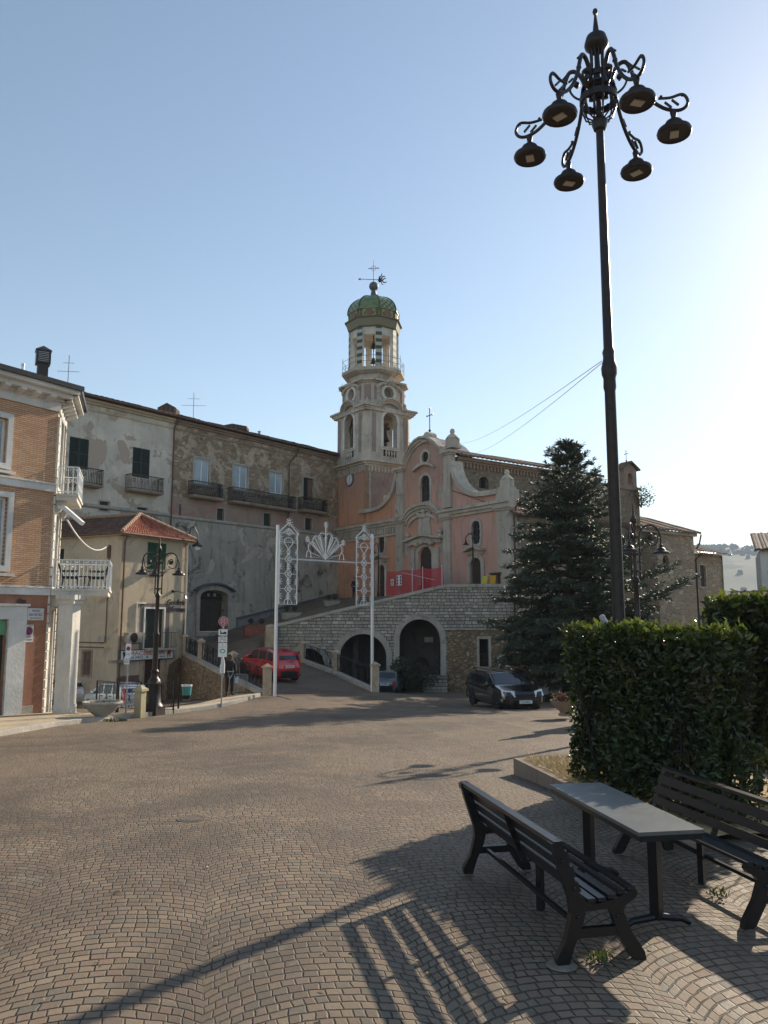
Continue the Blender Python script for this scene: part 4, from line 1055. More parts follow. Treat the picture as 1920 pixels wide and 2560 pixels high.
t = thing('wall_lettering', 'dark script lettering of a jeweller on the cream house corner', 'sign', FT.p((a0[0]+a0[1])/2, a1[2], .03))
text('Gioielleria', FT, (a0[0]+a0[1])/2, (a0[2]+a0[3])/2, .46, M_ink, t, .02, (a0[1]-a0[0]), shear=.4, thick=.015); text('Millennium', FT, (a1[0]+a1[1])/2, (a1[2]+a1[3])/2, .46, M_ink, t, .02, (a1[1]-a1[0]), shear=.4, thick=.015)
a = FT.pt(ZB, 1492, 615); b = FT.pt(ZB, 1555, 650)
t = thing('sign_lamp', 'small dark swan neck lamp above the script lettering', 'lamp', FT.p(a[0], a[1], .0)); MB().tube([FT.p(a[0], a[1], 0), FT.p(a[0]+.1, a[1], .25), FT.p(b[0]-.1, b[1]+.12, .4), FT.p(b[0], b[1], .42), FT.p(b[0], b[1]-.06, .42)], .02, 6).build('arm', M_black, t); MB().ball(FT.p(a[0], a[1], .04), .1, 8, 5).build('rosette', M_black, t); MB().lathe([(.03, .0), (.1, -.12), (.0, -.12)], FT.p(b[0], b[1]-.06, .42), 10).build('shade', M_chrome, t)
# bracket lantern at the house corner
q = Vector(atY(473, 1345, 48.3)); q0 = FT.p(WT, atY(462, 1345, 48.3).z, .05)
t = thing('bracket_lantern', 'old iron bracket lantern at the right corner of the cream house', 'lamp', q0)
L = atY(494, 1366, 48.2)
MB().tube([q0, q0.lerp(L, .25)+Vector((0, 0, .75)), q0.lerp(L, .6)+Vector((0, 0, 1.0)), q0.lerp(L, .95)+Vector((0, 0, .75)), L+Vector((0, 0, .25))], .035, 7).build('arm', M_black, t, 40)
MB().lathe([(.02, .3), (.16, .2), (.34, .06), (.34, .0), (.0, .0)], L, 14).build('shade', M_black, t, 40); MB().ball(L+Vector((0, 0, -.1)), .17, 10, 6).build('globe', M_clearlens, t, 60)
# the cable slung from the balcony to the cream house
a = FQ.p(.4, FB.pt(ZA, 590, 1560)[1], 1.0); a = atY(168, 1300, 27.4); b = FU.p(u1_, z1_, .1); pp = []
for i in range(17):
    k = i/16; p = a.lerp(b, k); p.z -= .62*4*k*(1-k); pp.append(p)
single('overhead_cable', MB().tube(pp, .03, 5), M_white, 'thick white cable slung from the brick house to the cream house', 'cable')
# ---------------------------------------------------------------- the church
FN = Frame(CH_O, NV_AZ)
church = thing('church', 'pink and orange baroque church with curved gable above the stone terrace', 'church', FC.p(8, TER, 0))
q = lambda x, y: FC.pt(ZF, x, y)
def facade_mat():
    """colour that shifts from orange at the tower to old pink at the far wing"""
    m, t, b = newmat('church_front_colour'); p = t.pos(); xyz = t.xyz(p)
    u = t.vm('DOT_PRODUCT', t.vm('SUBTRACT', p, tuple(FC.o)), tuple(FC.u))
    u = t.m('ADD', u, t.m('MULTIPLY', t.m('SUBTRACT', t.noise(p, .35, 5), .5), 5.0))
    c = t.mix(t.ramp(u, 6.0, 15.5), (.62, .36, .28), (.64, .315, .185))
    st = t.noise(t.comb(t.m('MULTIPLY', xyz[0], 2), t.m('MULTIPLY', xyz[1], 2), t.m('MULTIPLY', xyz[2], .2)), 1.5, 6, .65)
    c = t.mix(t.m('MULTIPLY', t.ramp(st, .48, .74), .5), c, (.22, .155, .125))
    c = t.mix(t.m('MULTIPLY', t.ramp(t.noise(p, .6, 7, .68, .6), .52, .68), .45), c, (.27, .19, .15))
    top = t.m('ADD', t.m('MULTIPLY', t.ramp(xyz[2], 9.5, 14.0), .75), t.m('MULTIPLY', t.m('SUBTRACT', t.noise(p, .8, 5), .5), .6))
    c = t.mix(t.ramp(top, .2, .8), c, t.mix(.45, c, (.33, .24, .2)))
    t.put(b.inputs['Base Color'], c); b.inputs['Roughness'].default_value = .92; b.inputs['Specular IOR Level'].default_value = .15
    t.put(b.inputs['Normal'], t.bump(t.m('ADD', t.noise(p, 8, 5), t.m('MULTIPLY', t.noise(p, 40, 3), .3)), .015)); return m
M_front = facade_mat()
zB = 2.6
capc = [(628, 345), (648, 285), (680, 225), (720, 180), (760, 155), (800, 150), (845, 165), (885, 195), (920, 235), (942, 290)]
swR = [(1000, 300), (1006, 360), (1025, 420), (1055, 480), (1100, 525), (1150, 552), (1210, 562), (1290, 552), (1375, 538)]
swL = [(560, 395), (552, 450), (535, 520), (505, 585), (460, 640), (415, 672), (350, 690), (265, 702)]
ztop = lambda P: [q(*p) for p in P]
a = ztop([(1465, 530)])[0]
uR = 0.0
outer = [(0, zB), (0, a[1])]+ztop(swR[::-1])+ztop(capc[::-1])+ztop(swL)+[q(262, 840), q(75, 870)]
outer += [(q(72, 1100)[0], zB)]
up_win = FC.rect(ZF, 742, 815, 410, 618); portal = FC.rect(ZF, 727, 834, 975, 1290); rdoor = FC.rect(ZF, 1142, 1226, 1065, 1300); ldoor = FC.rect(ZF, 403, 457, 1120, 1345)
rwin = FC.rect(ZF, 1146, 1219, 770, 962); lwin = FC.rect(ZF, 400, 455, 870, 1030); ocu = q(778, 265)
def lobed(r):
    u0, u1, z0, z1 = r; c = (u0+u1)/2; w = (u1-u0)/2; h = z1-z0
    return [(c-w*.72, z0+.12*h*.5), (c, z0), (c+w*.72, z0+.12*h*.5), (c+w*.95, z0+.3*h), (c+w*.84, z0+.36*h), (c+w, z0+.5*h), (c+w*.84, z0+.64*h), (c+w*.95, z0+.74*h), (c+w*.7, z0+.93*h), (c, z1), (c-w*.7, z0+.93*h), (c-w*.95, z0+.74*h), (c-w*.84, z0+.64*h), (c-w, z0+.5*h), (c-w*.84, z0+.36*h), (c-w*.95, z0+.3*h)]
def door_arch(r): u0, u1, z0, z1 = r; w = (u1-u0)/2; c = (u0+u1)/2; z0 = TER-.05; return [(u0, z0), (u1, z0), (u1, z1-w*.75), (u1-w*.12, z1-w*.45), (u1-w*.5, z1-w*.12), (c, z1), (u0+w*.5, z1-w*.12), (u0+w*.12, z1-w*.45), (u0, z1-w*.75)]
oc = ellipse(ocu[0], ocu[1], .42, .42, 18)
holes = [arch(*up_win, .45, 8), door_arch(portal), door_arch(rdoor), door_arch(ldoor), lobed(rwin), lobed(lwin), oc]
MB().wall(FC, outer, holes, 0, .22, .7).build('front_wall', M_front, church)
for h in holes[:1]+holes[4:]:
    k = casement(FC, h, .14, church, M_wood, M_glass, .05, 1, 2); MB().ring(FC, h, grow(h, .2), -.05, .07).build('surround', M_stone_trim, k)
for h in holes[1:4]:
    k = panel_door(FC, h, .16, church, M_wood); hh = h; MB().ring(FC, hh, grow(hh, .34), -.05, .1).build('surround', M_stone_trim, k)
# pilasters
def pil(x0, x1, y0, y1, xm=None, n=.22, zbot=TER-.6):
    u1, z1 = q((x0+x1)/2, y0); ua = q(x0, (y0+y1)/2)[0]; ub = q(x1, (y0+y1)/2)[0]; a, b = min(ua, ub), max(ua, ub)
    m = MB().box(FC, a, b, zbot, z1, -.3, n); m.box(FC, a-.1, b+.1, z1, z1+.14, -.3, n+.1); m.box(FC, a-.2, b+.2, z1+.142, z1+.34, -.3, n+.22)
    m.box(FC, a-.08, b+.08, zbot, zbot+1.1, -.3, n+.07); return m.build('pilaster', M_stone_trim, church), a, b
zc1 = lambda x: q(x, 800-(x-560)*.1845)[1]
p1, *_ = pil(560, 612, 795, 1220); p2, *_ = pil(938, 990, 765, 1270); pil(562, 612, 385, 740, zbot=zc1(580)+.5)
p3, a3, b3 = pil(938, 992, 250, 700, zbot=zc1(960)+.5); p4, a4, b4 = pil(1375, 1463, 690, 1290, n=.3)
# cornice of the lower storey, with the arch over the portal
def band(P, h, n, parent, mat=M_stone_trim, name='cornice', steps=3):
    m = MB()
    for i in range(steps):
        k = (i+1)/steps
        m.strip(FC, [(u, z+h*i/steps+.001*i) for u, z in P], [(u, z+h*(i+1)/steps) for u, z in P], -.2, n*k)
    return m.build(name, mat, parent)
zl, zr_ = q(80, 905)[1], q(560, 800)[1]
LB = [(q(75, 880)[0], q(310, 850)[1])]; zband = q(940, 745)[1]
lo_l = [q(78, 868+8), q(262, 836), q(560, 782), q(632, 770)]
band([(u, zband-.1) for u, z in lo_l], .62, .45, church)
lo_r = [q(905, 735), q(1000, 722), q(1375, 655), q(1470, 645)]
band([(u, zband-.1) for u, z in lo_r], .62, .45, church)
ua, ub = q(634, 780)[0], q(903, 735)[0]; um = (ua+ub)/2; wd = abs(ua-ub)/2; hp = q(772, 655)[1]-zband-.3
arc = [(um+wd*cos(pi*i/16), zband-.1+(hp)*sin(pi*i/16)) for i in range(17)]
band(arc, .62, .45, church); band([(u, z-.28) for u, z in [(um+wd*.86*cos(pi*i/16), zband-.1+hp*.86*sin(pi*i/16)) for i in range(17)]], .22, .2, church, name='moulding', steps=1)
m = MB()
for i in range(34):
    u = LB[0][0]-.2-i*.36
    if u > q(600, 790)[0]: m.box(FC, u-.16, u, zband-.52, zband-.12, -.05, .2)
m.build('dentils', M_stone_trim, church)
band([(lo_l[0][0], zband-.75), (lo_l[2][0], zband-.75)], .2, .12, church, name='moulding', steps=1)
# coping of the gable and of the two swept wings
capl = ztop(capc); band(capl, .5, .45, church, name='gable_cornice')
def along(P, w, n0, n1, name):
    """coping that follows a swept line"""
    m = MB(); k = len(P); L = []; H = []
    for i in range(k):
        a = Vector(P[max(i-1, 0)]); b = Vector(P[min(i+1, k-1)]); t = (b-a).normalized(); nn = Vector((-t.y, t.x))
        if nn.y < 0: nn = -nn
        if abs(nn.y) < .25: nn = Vector((nn.x, abs(nn.y)))
        L.append((P[i][0]-nn.x*w*.5, P[i][1]-nn.y*w*.5)); H.append((P[i][0]+nn.x*w*.5, P[i][1]+nn.y*w*.5))
    return m.strip(FC, L, H, n0, n1).build(name, M_stone_trim, church)
along(ztop(swR), .34, -.75, .3, 'wing_coping'); along(ztop(swL), .3, -.75, .3, 'wing_coping')
# cap of the barrel gable behind the cornice
m = MB(); g2 = [(u, z+.5) for u, z in capl]
m.grid([[FC.p(u, z, .1) for u, z in g2], [FC.p(u, z-.1, -2.6) for u, z in g2]]); m.build('gable_roof', M_lead, church)
# pedestal and cross on the gable, finials
u, z = q(800, 145); m = MB().box(FC, u-.5, u+.5, z, z+.3, -.6, .3); m.prism(FC, [(u-.42, z+.301), (u+.42, z+.301), (u+.36, z+.58), (u+.15, z+.75), (u-.15, z+.75), (u-.36, z+.58)], -.5, .2); gp = m.build('gable_pedestal', M_stone_trim, church)
def cross(p, h, r, parent, mat=M_black, name='cross'):
    p = Vector(p); m = MB().tube([p, p+Vector((0, 0, h))], r, 6); c = p+Vector((0, 0, h*.72)); w_ = h*.17
    m.tube([c-FC.u*w_, c+FC.u*w_], r, 6)
    for e in (c-FC.u*w_, c+FC.u*w_, p+Vector((0, 0, h))): m.ball(e, r*1.9, 6, 4)
    m.ball(p+Vector((0, 0, h*.1)), r*3, 8, 5); return m.build(name, mat, parent)
cross(FC.p(u, z+.72, -.15), 1.9, .035, gp)
def finial(u, z, w, h, n, name='finial'):
    m = MB().box(FC, u-w, u+w, z, z+h*.12, n-w*2, n); m.box(FC, u-w*.8, u+w*.8, z+h*.121, z+h*.5, n-w*1.8, n-w*.2)
    c = FC.p(u, 0, n-w); m.lathe([(w*1.05, z+h*.5), (w*.95, z+h*.56), (w*.6, z+h*.68), (w*.3, z+h*.74), (w*.42, z+h*.84), (w*.3, z+h*.96), (w*.05, z+h)], (c.x, c.y, 0), 10)
    return m.build(name, M_stone_trim, church, 40)
zf_ = q(965, 232)[1]; finial((a3+b3)/2-.2, zf_+.32, .46, 1.5, .25); zf_ = q(1420, 520)[1]
MB().box(FC, a4-.02, b4+.02, zband+.55, zf_, -.8, .3).build('pier', M_stone_trim, church); finial((a4+b4)/2, zf_, .42, 1.35, .2)
# upper window hood, relief and pediment over the portal
u0, u1, z0, z1 = up_win
m = MB().strip(FC, [(u0-.7+(u1-u0+1.4)*i/10, z1+.42+.35*sin(pi*i/10)) for i in range(11)], [(u0-.7+(u1-u0+1.4)*i/10, z1+.6+.38*sin(pi*i/10)) for i in range(11)], -.05, .35); m.build('window_hood', M_stone_trim, church)
MB().box(FC, u0-.55, u1+.55, z0-.36, z0-.205, -.05, .32).build('sill', M_stone_trim, church)
u0, u1, z0, z1 = portal; uc = (u0+u1)/2
m = MB().box(FC, u0-.95, u0-.36, TER-.5, z1-.2, -.05, .2); m.box(FC, u1+.36, u1+.95, TER-.5, z1-.2, -.05, .2)
m.strip(FC, [(u0-1.2+(u1-u0+2.4)*i/12, z1+.12+.28*sin(pi*i/12)**2) for i in range(13)], [(u0-1.2+(u1-u0+2.4)*i/12, z1+.42+.3*sin(pi*i/12)**2) for i in range(13)], -.05, .26)
m.strip(FC, [(u0-1.5+(u1-u0+3)*i/12, z1+.422+.3*sin(pi*i/12)**2) for i in range(13)], [(u0-1.5+(u1-u0+3)*i/12, z1+.6+.3*sin(pi*i/12)**2) for i in range(13)], -.05, .55)
m.build('portal_frame', M_stone_trim, church)
m = MB()
for i in range(9): m.ball(FC.p(u0-.2+(u1-u0+.4)*i/8, z1+.2+.2*sin(pi*i/8)-.1*(i % 2), .2), .2, 7, 5)
m.build('garland', M_stone_trim, church, 60)
for s in (u0-1.15, u1+1.15):
    m = MB().lathe([(.26, z1+.6), (.22, z1+.68), (.12, z1+.72), (.26, z1+.9), (.18, z1+1.05), (.08, z1+1.1), (.02, z1+1.22)], FC.p(s, 0, .2), 10); m.build('urn', M_stone_trim, church, 50)
zt = z1+.85
MB().prism(FC, [(uc-.85, zt), (uc+.85, zt), (uc+.62, zt+.9), (uc+.7, zt+1.2), (uc+.3, zt+1.35), (uc-.3, zt+1.35), (uc-.7, zt+1.2), (uc-.62, zt+.9)], -.05, .16).build('relief_base', M_stone_trim, church)
m = MB().ball(FC.p(uc, zt+1.75, .2), .2, 9, 6); m.prism(FC, [(uc-.35, zt+1.3), (uc+.35, zt+1.3), (uc+.22, zt+1.62), (uc-.22, zt+1.62)], -.05, .3)
for s in (-1, 1): m.prism(FC, [(uc+s*.25, zt+1.32), (uc+s*.6, zt+1.4), (uc+s*.95, zt+1.65), (uc+s*1.0, zt+1.85), (uc+s*.65, zt+1.7), (uc+s*.25, zt+1.58)], -.05, .17)
m.build('angel_relief', M_stone_trim, church, 60)
for r, h in ((rdoor, 1), (ldoor, 1)):
    u0, u1, z0, z1 = r; w_ = u1-u0+.95; c = (u0+u1)/2-w_/2
    m = MB().strip(FC, [(c+w_*i/12, z1+.42+.25*sin(pi*i/12)**3) for i in range(13)], [(c+w_*i/12, z1+.58+.26*sin(pi*i/12)**3) for i in range(13)], -.05, .5); m.box(FC, u0-.3, u1+.3, z1+.2, z1+.41, -.05, .16)
    m.build('door_hood', M_stone_trim, church)
m = MB()
for x, y in ((640, 993), (912, 965), (912, 550)):
    u, z = q(x, y); m = MB().box(FC, u-.3, u+.3, z-.5, z+.5, -.02, .05); m.build('tablet', M_coping, church)
# aisle and nave on the right
M_nave = rubble('nave_wall', FN, ((.26, .2, .14), (.35, .27, .19), (.44, .35, .25)), (.26, .2, .14), 3.0, over=(.35, .27, .19), overlo=.6, dirt=.35)
uC = .6*abs(b3-a3)+min(a3, b3)
NO = FC.p(a3+.1, 0, -.5); FV = Frame((NO.x, NO.y), NV_AZ)
zN0 = FV.pt(ZF, 1050, 262)[1]; apse_u = FN.pt(ZH, 1216, 660)[0]; low_u = FN.pt(ZH, 1406, 800)[0]
wn = FV.rect(ZF, 1206, 1281, 420, 515); nu = FN.pt(ZH, 895, 570)[0]+2
MB().wall(FV, rectp(0, nu, 3, zN0), [arch(*wn, .4, 8)], 0, .5, .5).build('nave_wall', M_nave, church); casement(FV, arch(*wn, .4, 8), .4, church, M_wood, M_dark, .08, 1)
m = MB()
for i in range(int(nu/.34)): m.box(FV, .5+.34*i, .67+.34*i, zN0-.75, zN0-.4, -.05, .12)
m.box(FV, 0, nu, zN0-.398, zN0-.25, -.05, .16); m.box(FV, 0, nu, zN0-.248, zN0, -.05, .3); m.build('corbel_table', plain('corbel_brick', (.3, .2, .14), .9, 0, .25, 4, .004), church)
M_nroof = tiles('nave_roof_tiles', FV, (.18, .11, .08), (.27, .17, .115), old=.6)
def tiled(rows, name, mat, parent): return MB().grid(rows).build(name, mat, parent, None, False)
def roof_rows(F, ua, ub, z, n0, depth, rise, seed=1):
    n = int((ub-ua)/.22); R_ = []
    for k in range(7): R_.append([F.p(ua+(ub-ua)*i/n, z+rise*k/6+(.06 if i % 2 else 0)+noise.noise(Vector((i*.1, k, seed)))*.06, n0-depth*k/6) for i in range(n+1)])
    return [[v-Vector((0, 0, .14)) for v in R_[0]]]+R_
tiled(roof_rows(FV, -.2, nu+.3, zN0+.1, .55, 6.5, 2.0), 'nave_roof', M_nroof, church)
za = FN.pt(ZF, 1500, 720)[1]
lead = [FN.p(0, 2, 0), FN.p(nu, 2, 0), FN.p(nu, za, 0), FN.p(0, za, 0)]
MB().wall(FN, rectp(0, nu, -4, za), [], 0, 0, .5).build('aisle_wall', M_nave, church)
m = MB(); zz = 2.5; i = 0
while zz < za-.3:
    m.box(FN, .0, .55 if i % 2 else .95, zz, zz+.4, -.1, .03); zz += .415; i += 1
m.build('corner_stones', M_coping, church)
pipe([FN.p(.25, za+.5, .3), FN.p(.25, za-.3, .12), FN.p(.25, 4, .12)], .06, M_copper, church)
tiled(roof_rows(FN, -.1, nu, za+.05, .4, 6.6, 2.4), 'aisle_roof', M_nroof, church)
# bell gable and apse
bx0, bx1 = FN.pt(ZH, 782, 450)[0], FN.pt(ZH, 893, 450)[0]; bzt = FN.pt(ZH, 840, 372)[1]
MB().box(FN, bx0-4, bx1, -4, bzt, -.9, .05).build('choir_wall', M_nave, church)
gb = FN.rect(ZH, 806, 880, 268, 372); hole = FN.rect(ZH, 836, 852, 292, 358); gm = plaster('bell_gable_brick', (.33, .23, .17), (.14, .1, .08), .5, scale=1.5)
g_ = MB().wall(FN, [(gb[0], gb[2]), (gb[1], gb[2]), (gb[1], gb[3]), ((gb[0]+gb[1])/2, gb[3]+.5), (gb[0], gb[3])], [arch(hole[0]-.12, hole[1]+.12, *hole[2:])], 0, .6, .6).build('bell_gable', gm, church)
um = (gb[0]+gb[1])/2
m = MB()
for s in (-1, 1): m.strip(FN, [(um, gb[3]+.5), (um+s*(gb[1]-gb[0]+.5)/2, gb[3]-.05)], [(um, gb[3]+.62), (um+s*(gb[1]-gb[0]+.5)/2, gb[3]+.07)], -.8, .2)
m.build('gable_cap', M_nroof, g_); cross(FN.p(um, gb[3]+.6, -.3), .85, .022, g_)
m = MB().lathe([(.04, .36), (.1, .32), (.14, .12), (.22, 0), (.0, 0)], FN.p(um, hole[2]+.75, -.3), 10); m.build('bell', M_bronze, g_, 50)
MB().box(FN, bx0-.6, bx1+.15, bzt-.25, bzt-.002, -1.0, .16).build('string_course', gm, church)
zA = FN.pt(ZH, 1210, 665)[1]; zA2 = FN.pt(ZH, 895, 600)[1]; zAm = (zA+zA2)/2
M_apse = rubble('apse_wall', FN, ((.4, .3, .2), (.52, .41, .29), (.64, .53, .4)), (.44, .34, .24), 2.4, over=(.54, .43, .31), overlo=.55, dirt=.15, bump=.08)
wA = ellipse(*FN.pt(ZH, 1055, 824), .42, .62, 14)
MB().wall(FN, rectp(bx1, apse_u, -4, zAm), [wA], .0, .4, .5).build('apse_wall', M_apse, church)
casement(FN, wA, .35, church, M_wood, M_dark, .06, 0)
tiled(roof_rows(FN, bx1+.05, apse_u+.35, zAm+.05, .5, 5, 1.7, 4), 'apse_roof', M_nroof, church)
MB().box(FN, bx1+.02, apse_u+.1, zAm-.25, zAm-.004, -.1, .28).build('eaves', M_coping, church)
zLo = FN.pt(ZH, 1300, 770)[1]; wl1 = FN.rect(ZH, 1273, 1307, 836, 962); wl2 = FN.rect(ZH, 1282, 1310, 1108, 1212); wl3 = FN.rect(ZH, 1150, 1182, 1105, 1190)
MB().wall(FN, rectp(apse_u+.002, low_u, -4, zLo), [rectp(*wl1), rectp(*wl2)], -.25, .25, .0).build('sacristy_wall', M_apse, church)
for r in (wl1, wl2): MB().box(FN, r[0], r[1], r[2], r[3], -.48, -.42).build('window', M_wood, church); MB().ring(FN, rectp(*r), grow(rectp(*r), .1), -.27, -.22).build('surround', M_coping, church)
e = FN.p(low_u, 0, -.25); MB().hexa([e+Vector((0, 0, -4)), e-FN.n*7+Vector((0, 0, -4)), e-FN.n*7+Vector((0, 0, zLo)), e+Vector((0, 0, zLo))]+[v-FN.u*.3 for v in (e+Vector((0, 0, -4)), e-FN.n*7+Vector((0, 0, -4)), e-FN.n*7+Vector((0, 0, zLo)), e+Vector((0, 0, zLo)))]).build('end_wall', M_apse, church)
MB().box(FN, apse_u-.3, apse_u, zLo, zAm, -6, -.3).build('step_wall', M_apse, church)
tiled(roof_rows(FN, apse_u+.05, low_u+.4, zLo+.05, .35, 5, 1.5, 9), 'sacristy_roof', M_nroof, church)
MB().tube([FN.p(apse_u, zLo+.02, .3), FN.p(low_u+.4, zLo+.02, .3)], .07, 8).build('gutter', M_chrome, church)
x = FN.pt(ZH, 1222, 790); pipe([FN.p(apse_u+.55, zLo, .3), FN.p(apse_u+.35, zLo-.5, -.12), FN.p(apse_u+.35, -3, -.12)], .06, M_black, church)
pipe([FN.p(apse_u+.3, zAm-.1, .5), FN.p(apse_u+.32, zAm-.8, .3), FN.p(apse_u+.2, zAm-1.2, .1)], .06, M_copper, church)

# ---------------------------------------------------------------- bell tower
UT, NT_ = 19.2, -2.25
TC = FC.p(UT, 0, NT_)
tower = thing('bell_tower', 'tall bell tower with green tiled dome and open striped lantern', 'tower', (TC.x, TC.y, 3.4))
nA, nB = FC.n, Vector((sin(R(145)), cos(R(145)), 0))
def side(h, k):
    n = [nA, nB, -nA, -nB][k]; o = TC+n*h; o.z = 0
    return LFrame(o, Vector((n.y, -n.x, 0)), n)
def diag(h, k, c):
    ns = [nA, nB, -nA, -nB]; n = (ns[k]+ns[(k+1) % 4]).normalized(); o = TC+n*((2*h-c)/math.sqrt(2)); o.z = 0
    return LFrame(o, Vector((n.y, -n.x, 0)), n)
def zrow(row, Y=65.4, x=520): return atY(*ZE(x, row), Y).z
h0 = 2.22
z_c1 = zrow(2040); z_c1t = zrow(1995); z_b1 = zrow(1500); z_b1t = zrow(1455); z_o1 = zrow(1262)
f0 = side(h0, 0); f1 = side(h0, 1)
MB().wall(f0, rectp(-h0, h0, zband+.5, z_c1), [], 0, 0, .3).build('clock_wall', M_front, tower)
sw = f1.rect(ZF, 455, 492, 585, 637)
m = MB().wall(f1, rectp(-h0, h0, 3, z_c1), [rectp(*sw)], 0, .3, .0)
for k in (2, 3): m.wall(side(h0, k), rectp(-h0, h0, 3, z_c1), [], 0, 0, 0)
m.build('shaft', M_stone_trim, tower)
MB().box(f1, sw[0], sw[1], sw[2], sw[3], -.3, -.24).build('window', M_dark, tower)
p_ = [f1.pt(ZF, 350, 400), f1.pt(ZF, 560, 410)]; zz = [q(300, 690)[1], z_c1-.55]
MB().wall(f1, rectp(-h0+1.0, h0-.45, zband+1, zz[1]), [rectp(*sw)], .03, .04, .04).build('panel', M_taupe, tower)
MB().ring(f1, rectp(*sw), grow(rectp(*sw), .18), 0, .07).build('surround', M_stone_trim, tower)
# white corner strips and frame round the clock panel
m = MB(); m.box(f0, -h0, -h0+.35, zband+.55, z_c1-.3, -.05, .05); m.box(f0, h0-.28, h0+.02, zband+.55, z_c1-.3, -.05, .06)
for zz_ in (z_c1-.55, zband+.55): m.box(f0, -h0+.352, h0-.282, zz_, zz_+.22, -.05, .04)
a_ = f0.p(0, 0, 0); su = [p for p in (-h0, h0)]
m.build('panel_frame', plaster('orange_trim', (.5, .27, .16), (.2, .11, .08), .4), tower)
cu, cz = f0.pt(ZF, 176, 443)
if abs(cu) > h0-.6: cu = max(-h0+.9, min(h0-.9, cu))
ck = MB().prism(f0, ellipse(cu, cz, .52, .52, 28), .0, .06).build('clock', M_white, tower)
MB().ring(f0, ellipse(cu, cz, .5, .5, 28), ellipse(cu, cz, .6, .6, 28), 0, .1).build('rim', M_lead, ck)
for i, s in enumerate(['XII', 'I', 'II', 'III', 'IV', 'V', 'VI', 'VII', 'VIII', 'IX', 'X', 'XI']):
    a = R(90-30*i); uu = 1 if f0.u.cross(Vector((0, 0, 1))).dot(f0.n) > 0 else -1
    text(s, f0, cu+uu*.4*cos(a), cz+.4*sin(a), .13, M_ink, ck, .061, name='numeral')
for a, L, w_ in ((R(60), .26, .035), (R(-80), .38, .025)):
    m = MB().beam(f0.p(cu, cz, .075), f0.p(cu+L*cos(a)*(1 if f0.u.cross(Vector((0, 0, 1))).dot(f0.n) > 0 else -1), cz+L*sin(a), .075), w_, .01, nA); m.build('hand', M_ink, ck)
# incised inscription left of faded paint
def oct_ring(h, c, z0, z1, n=0.0):
    """plan with cut corners, returned as prism loops"""
    P = []
    e1, e2 = nA, nB
    for a, b in ((1, 1), (-1, 1), (-1, -1), (1, -1)):
        v1 = TC+e1*a*h+e2*b*(h-c); v2 = TC+e1*a*(h-c)+e2*b*h
        P += [v1, v2] if a*b < 0 else [v2, v1]
    cc = TC; P.sort(key=lambda v: math.atan2(v.y-cc.y, v.x-cc.x)); return P
def oprism(h, c, z0, z1, m, h2=None, c2=None):
    A = oct_ring(h, c, 0, 0); B = oct_ring(h2 or h, c2 or c, 0, 0); k = len(A)
    vs = [Vector((v.x, v.y, z0)) for v in A]+[Vector((v.x, v.y, z1)) for v in B]
    return m.add(vs, [(i, (i+1) % k, (i+1) % k+k, i+k) for i in range(k)]+[tuple(range(k-1, -1, -1)), tuple(range(k, 2*k))])
m = MB(); oprism(h0+.1, .15, z_c1-.28, z_c1-.1, m); oprism(h0+.25, .25, z_c1-.098, z_c1+.08, m); oprism(h0+.5, .5, z_c1+.082, z_c1+.3, m); m.build('cornice', M_stone_trim, tower)
m = MB()
for k in range(4):
    for i in range(13): F_ = side(h0, k); u = -h0+.1+i*.34; m.box(F_, u, u+.17, z_c1-.72, z_c1-.3, -.05, .13)
m.build('dentils', M_stone_trim, tower)
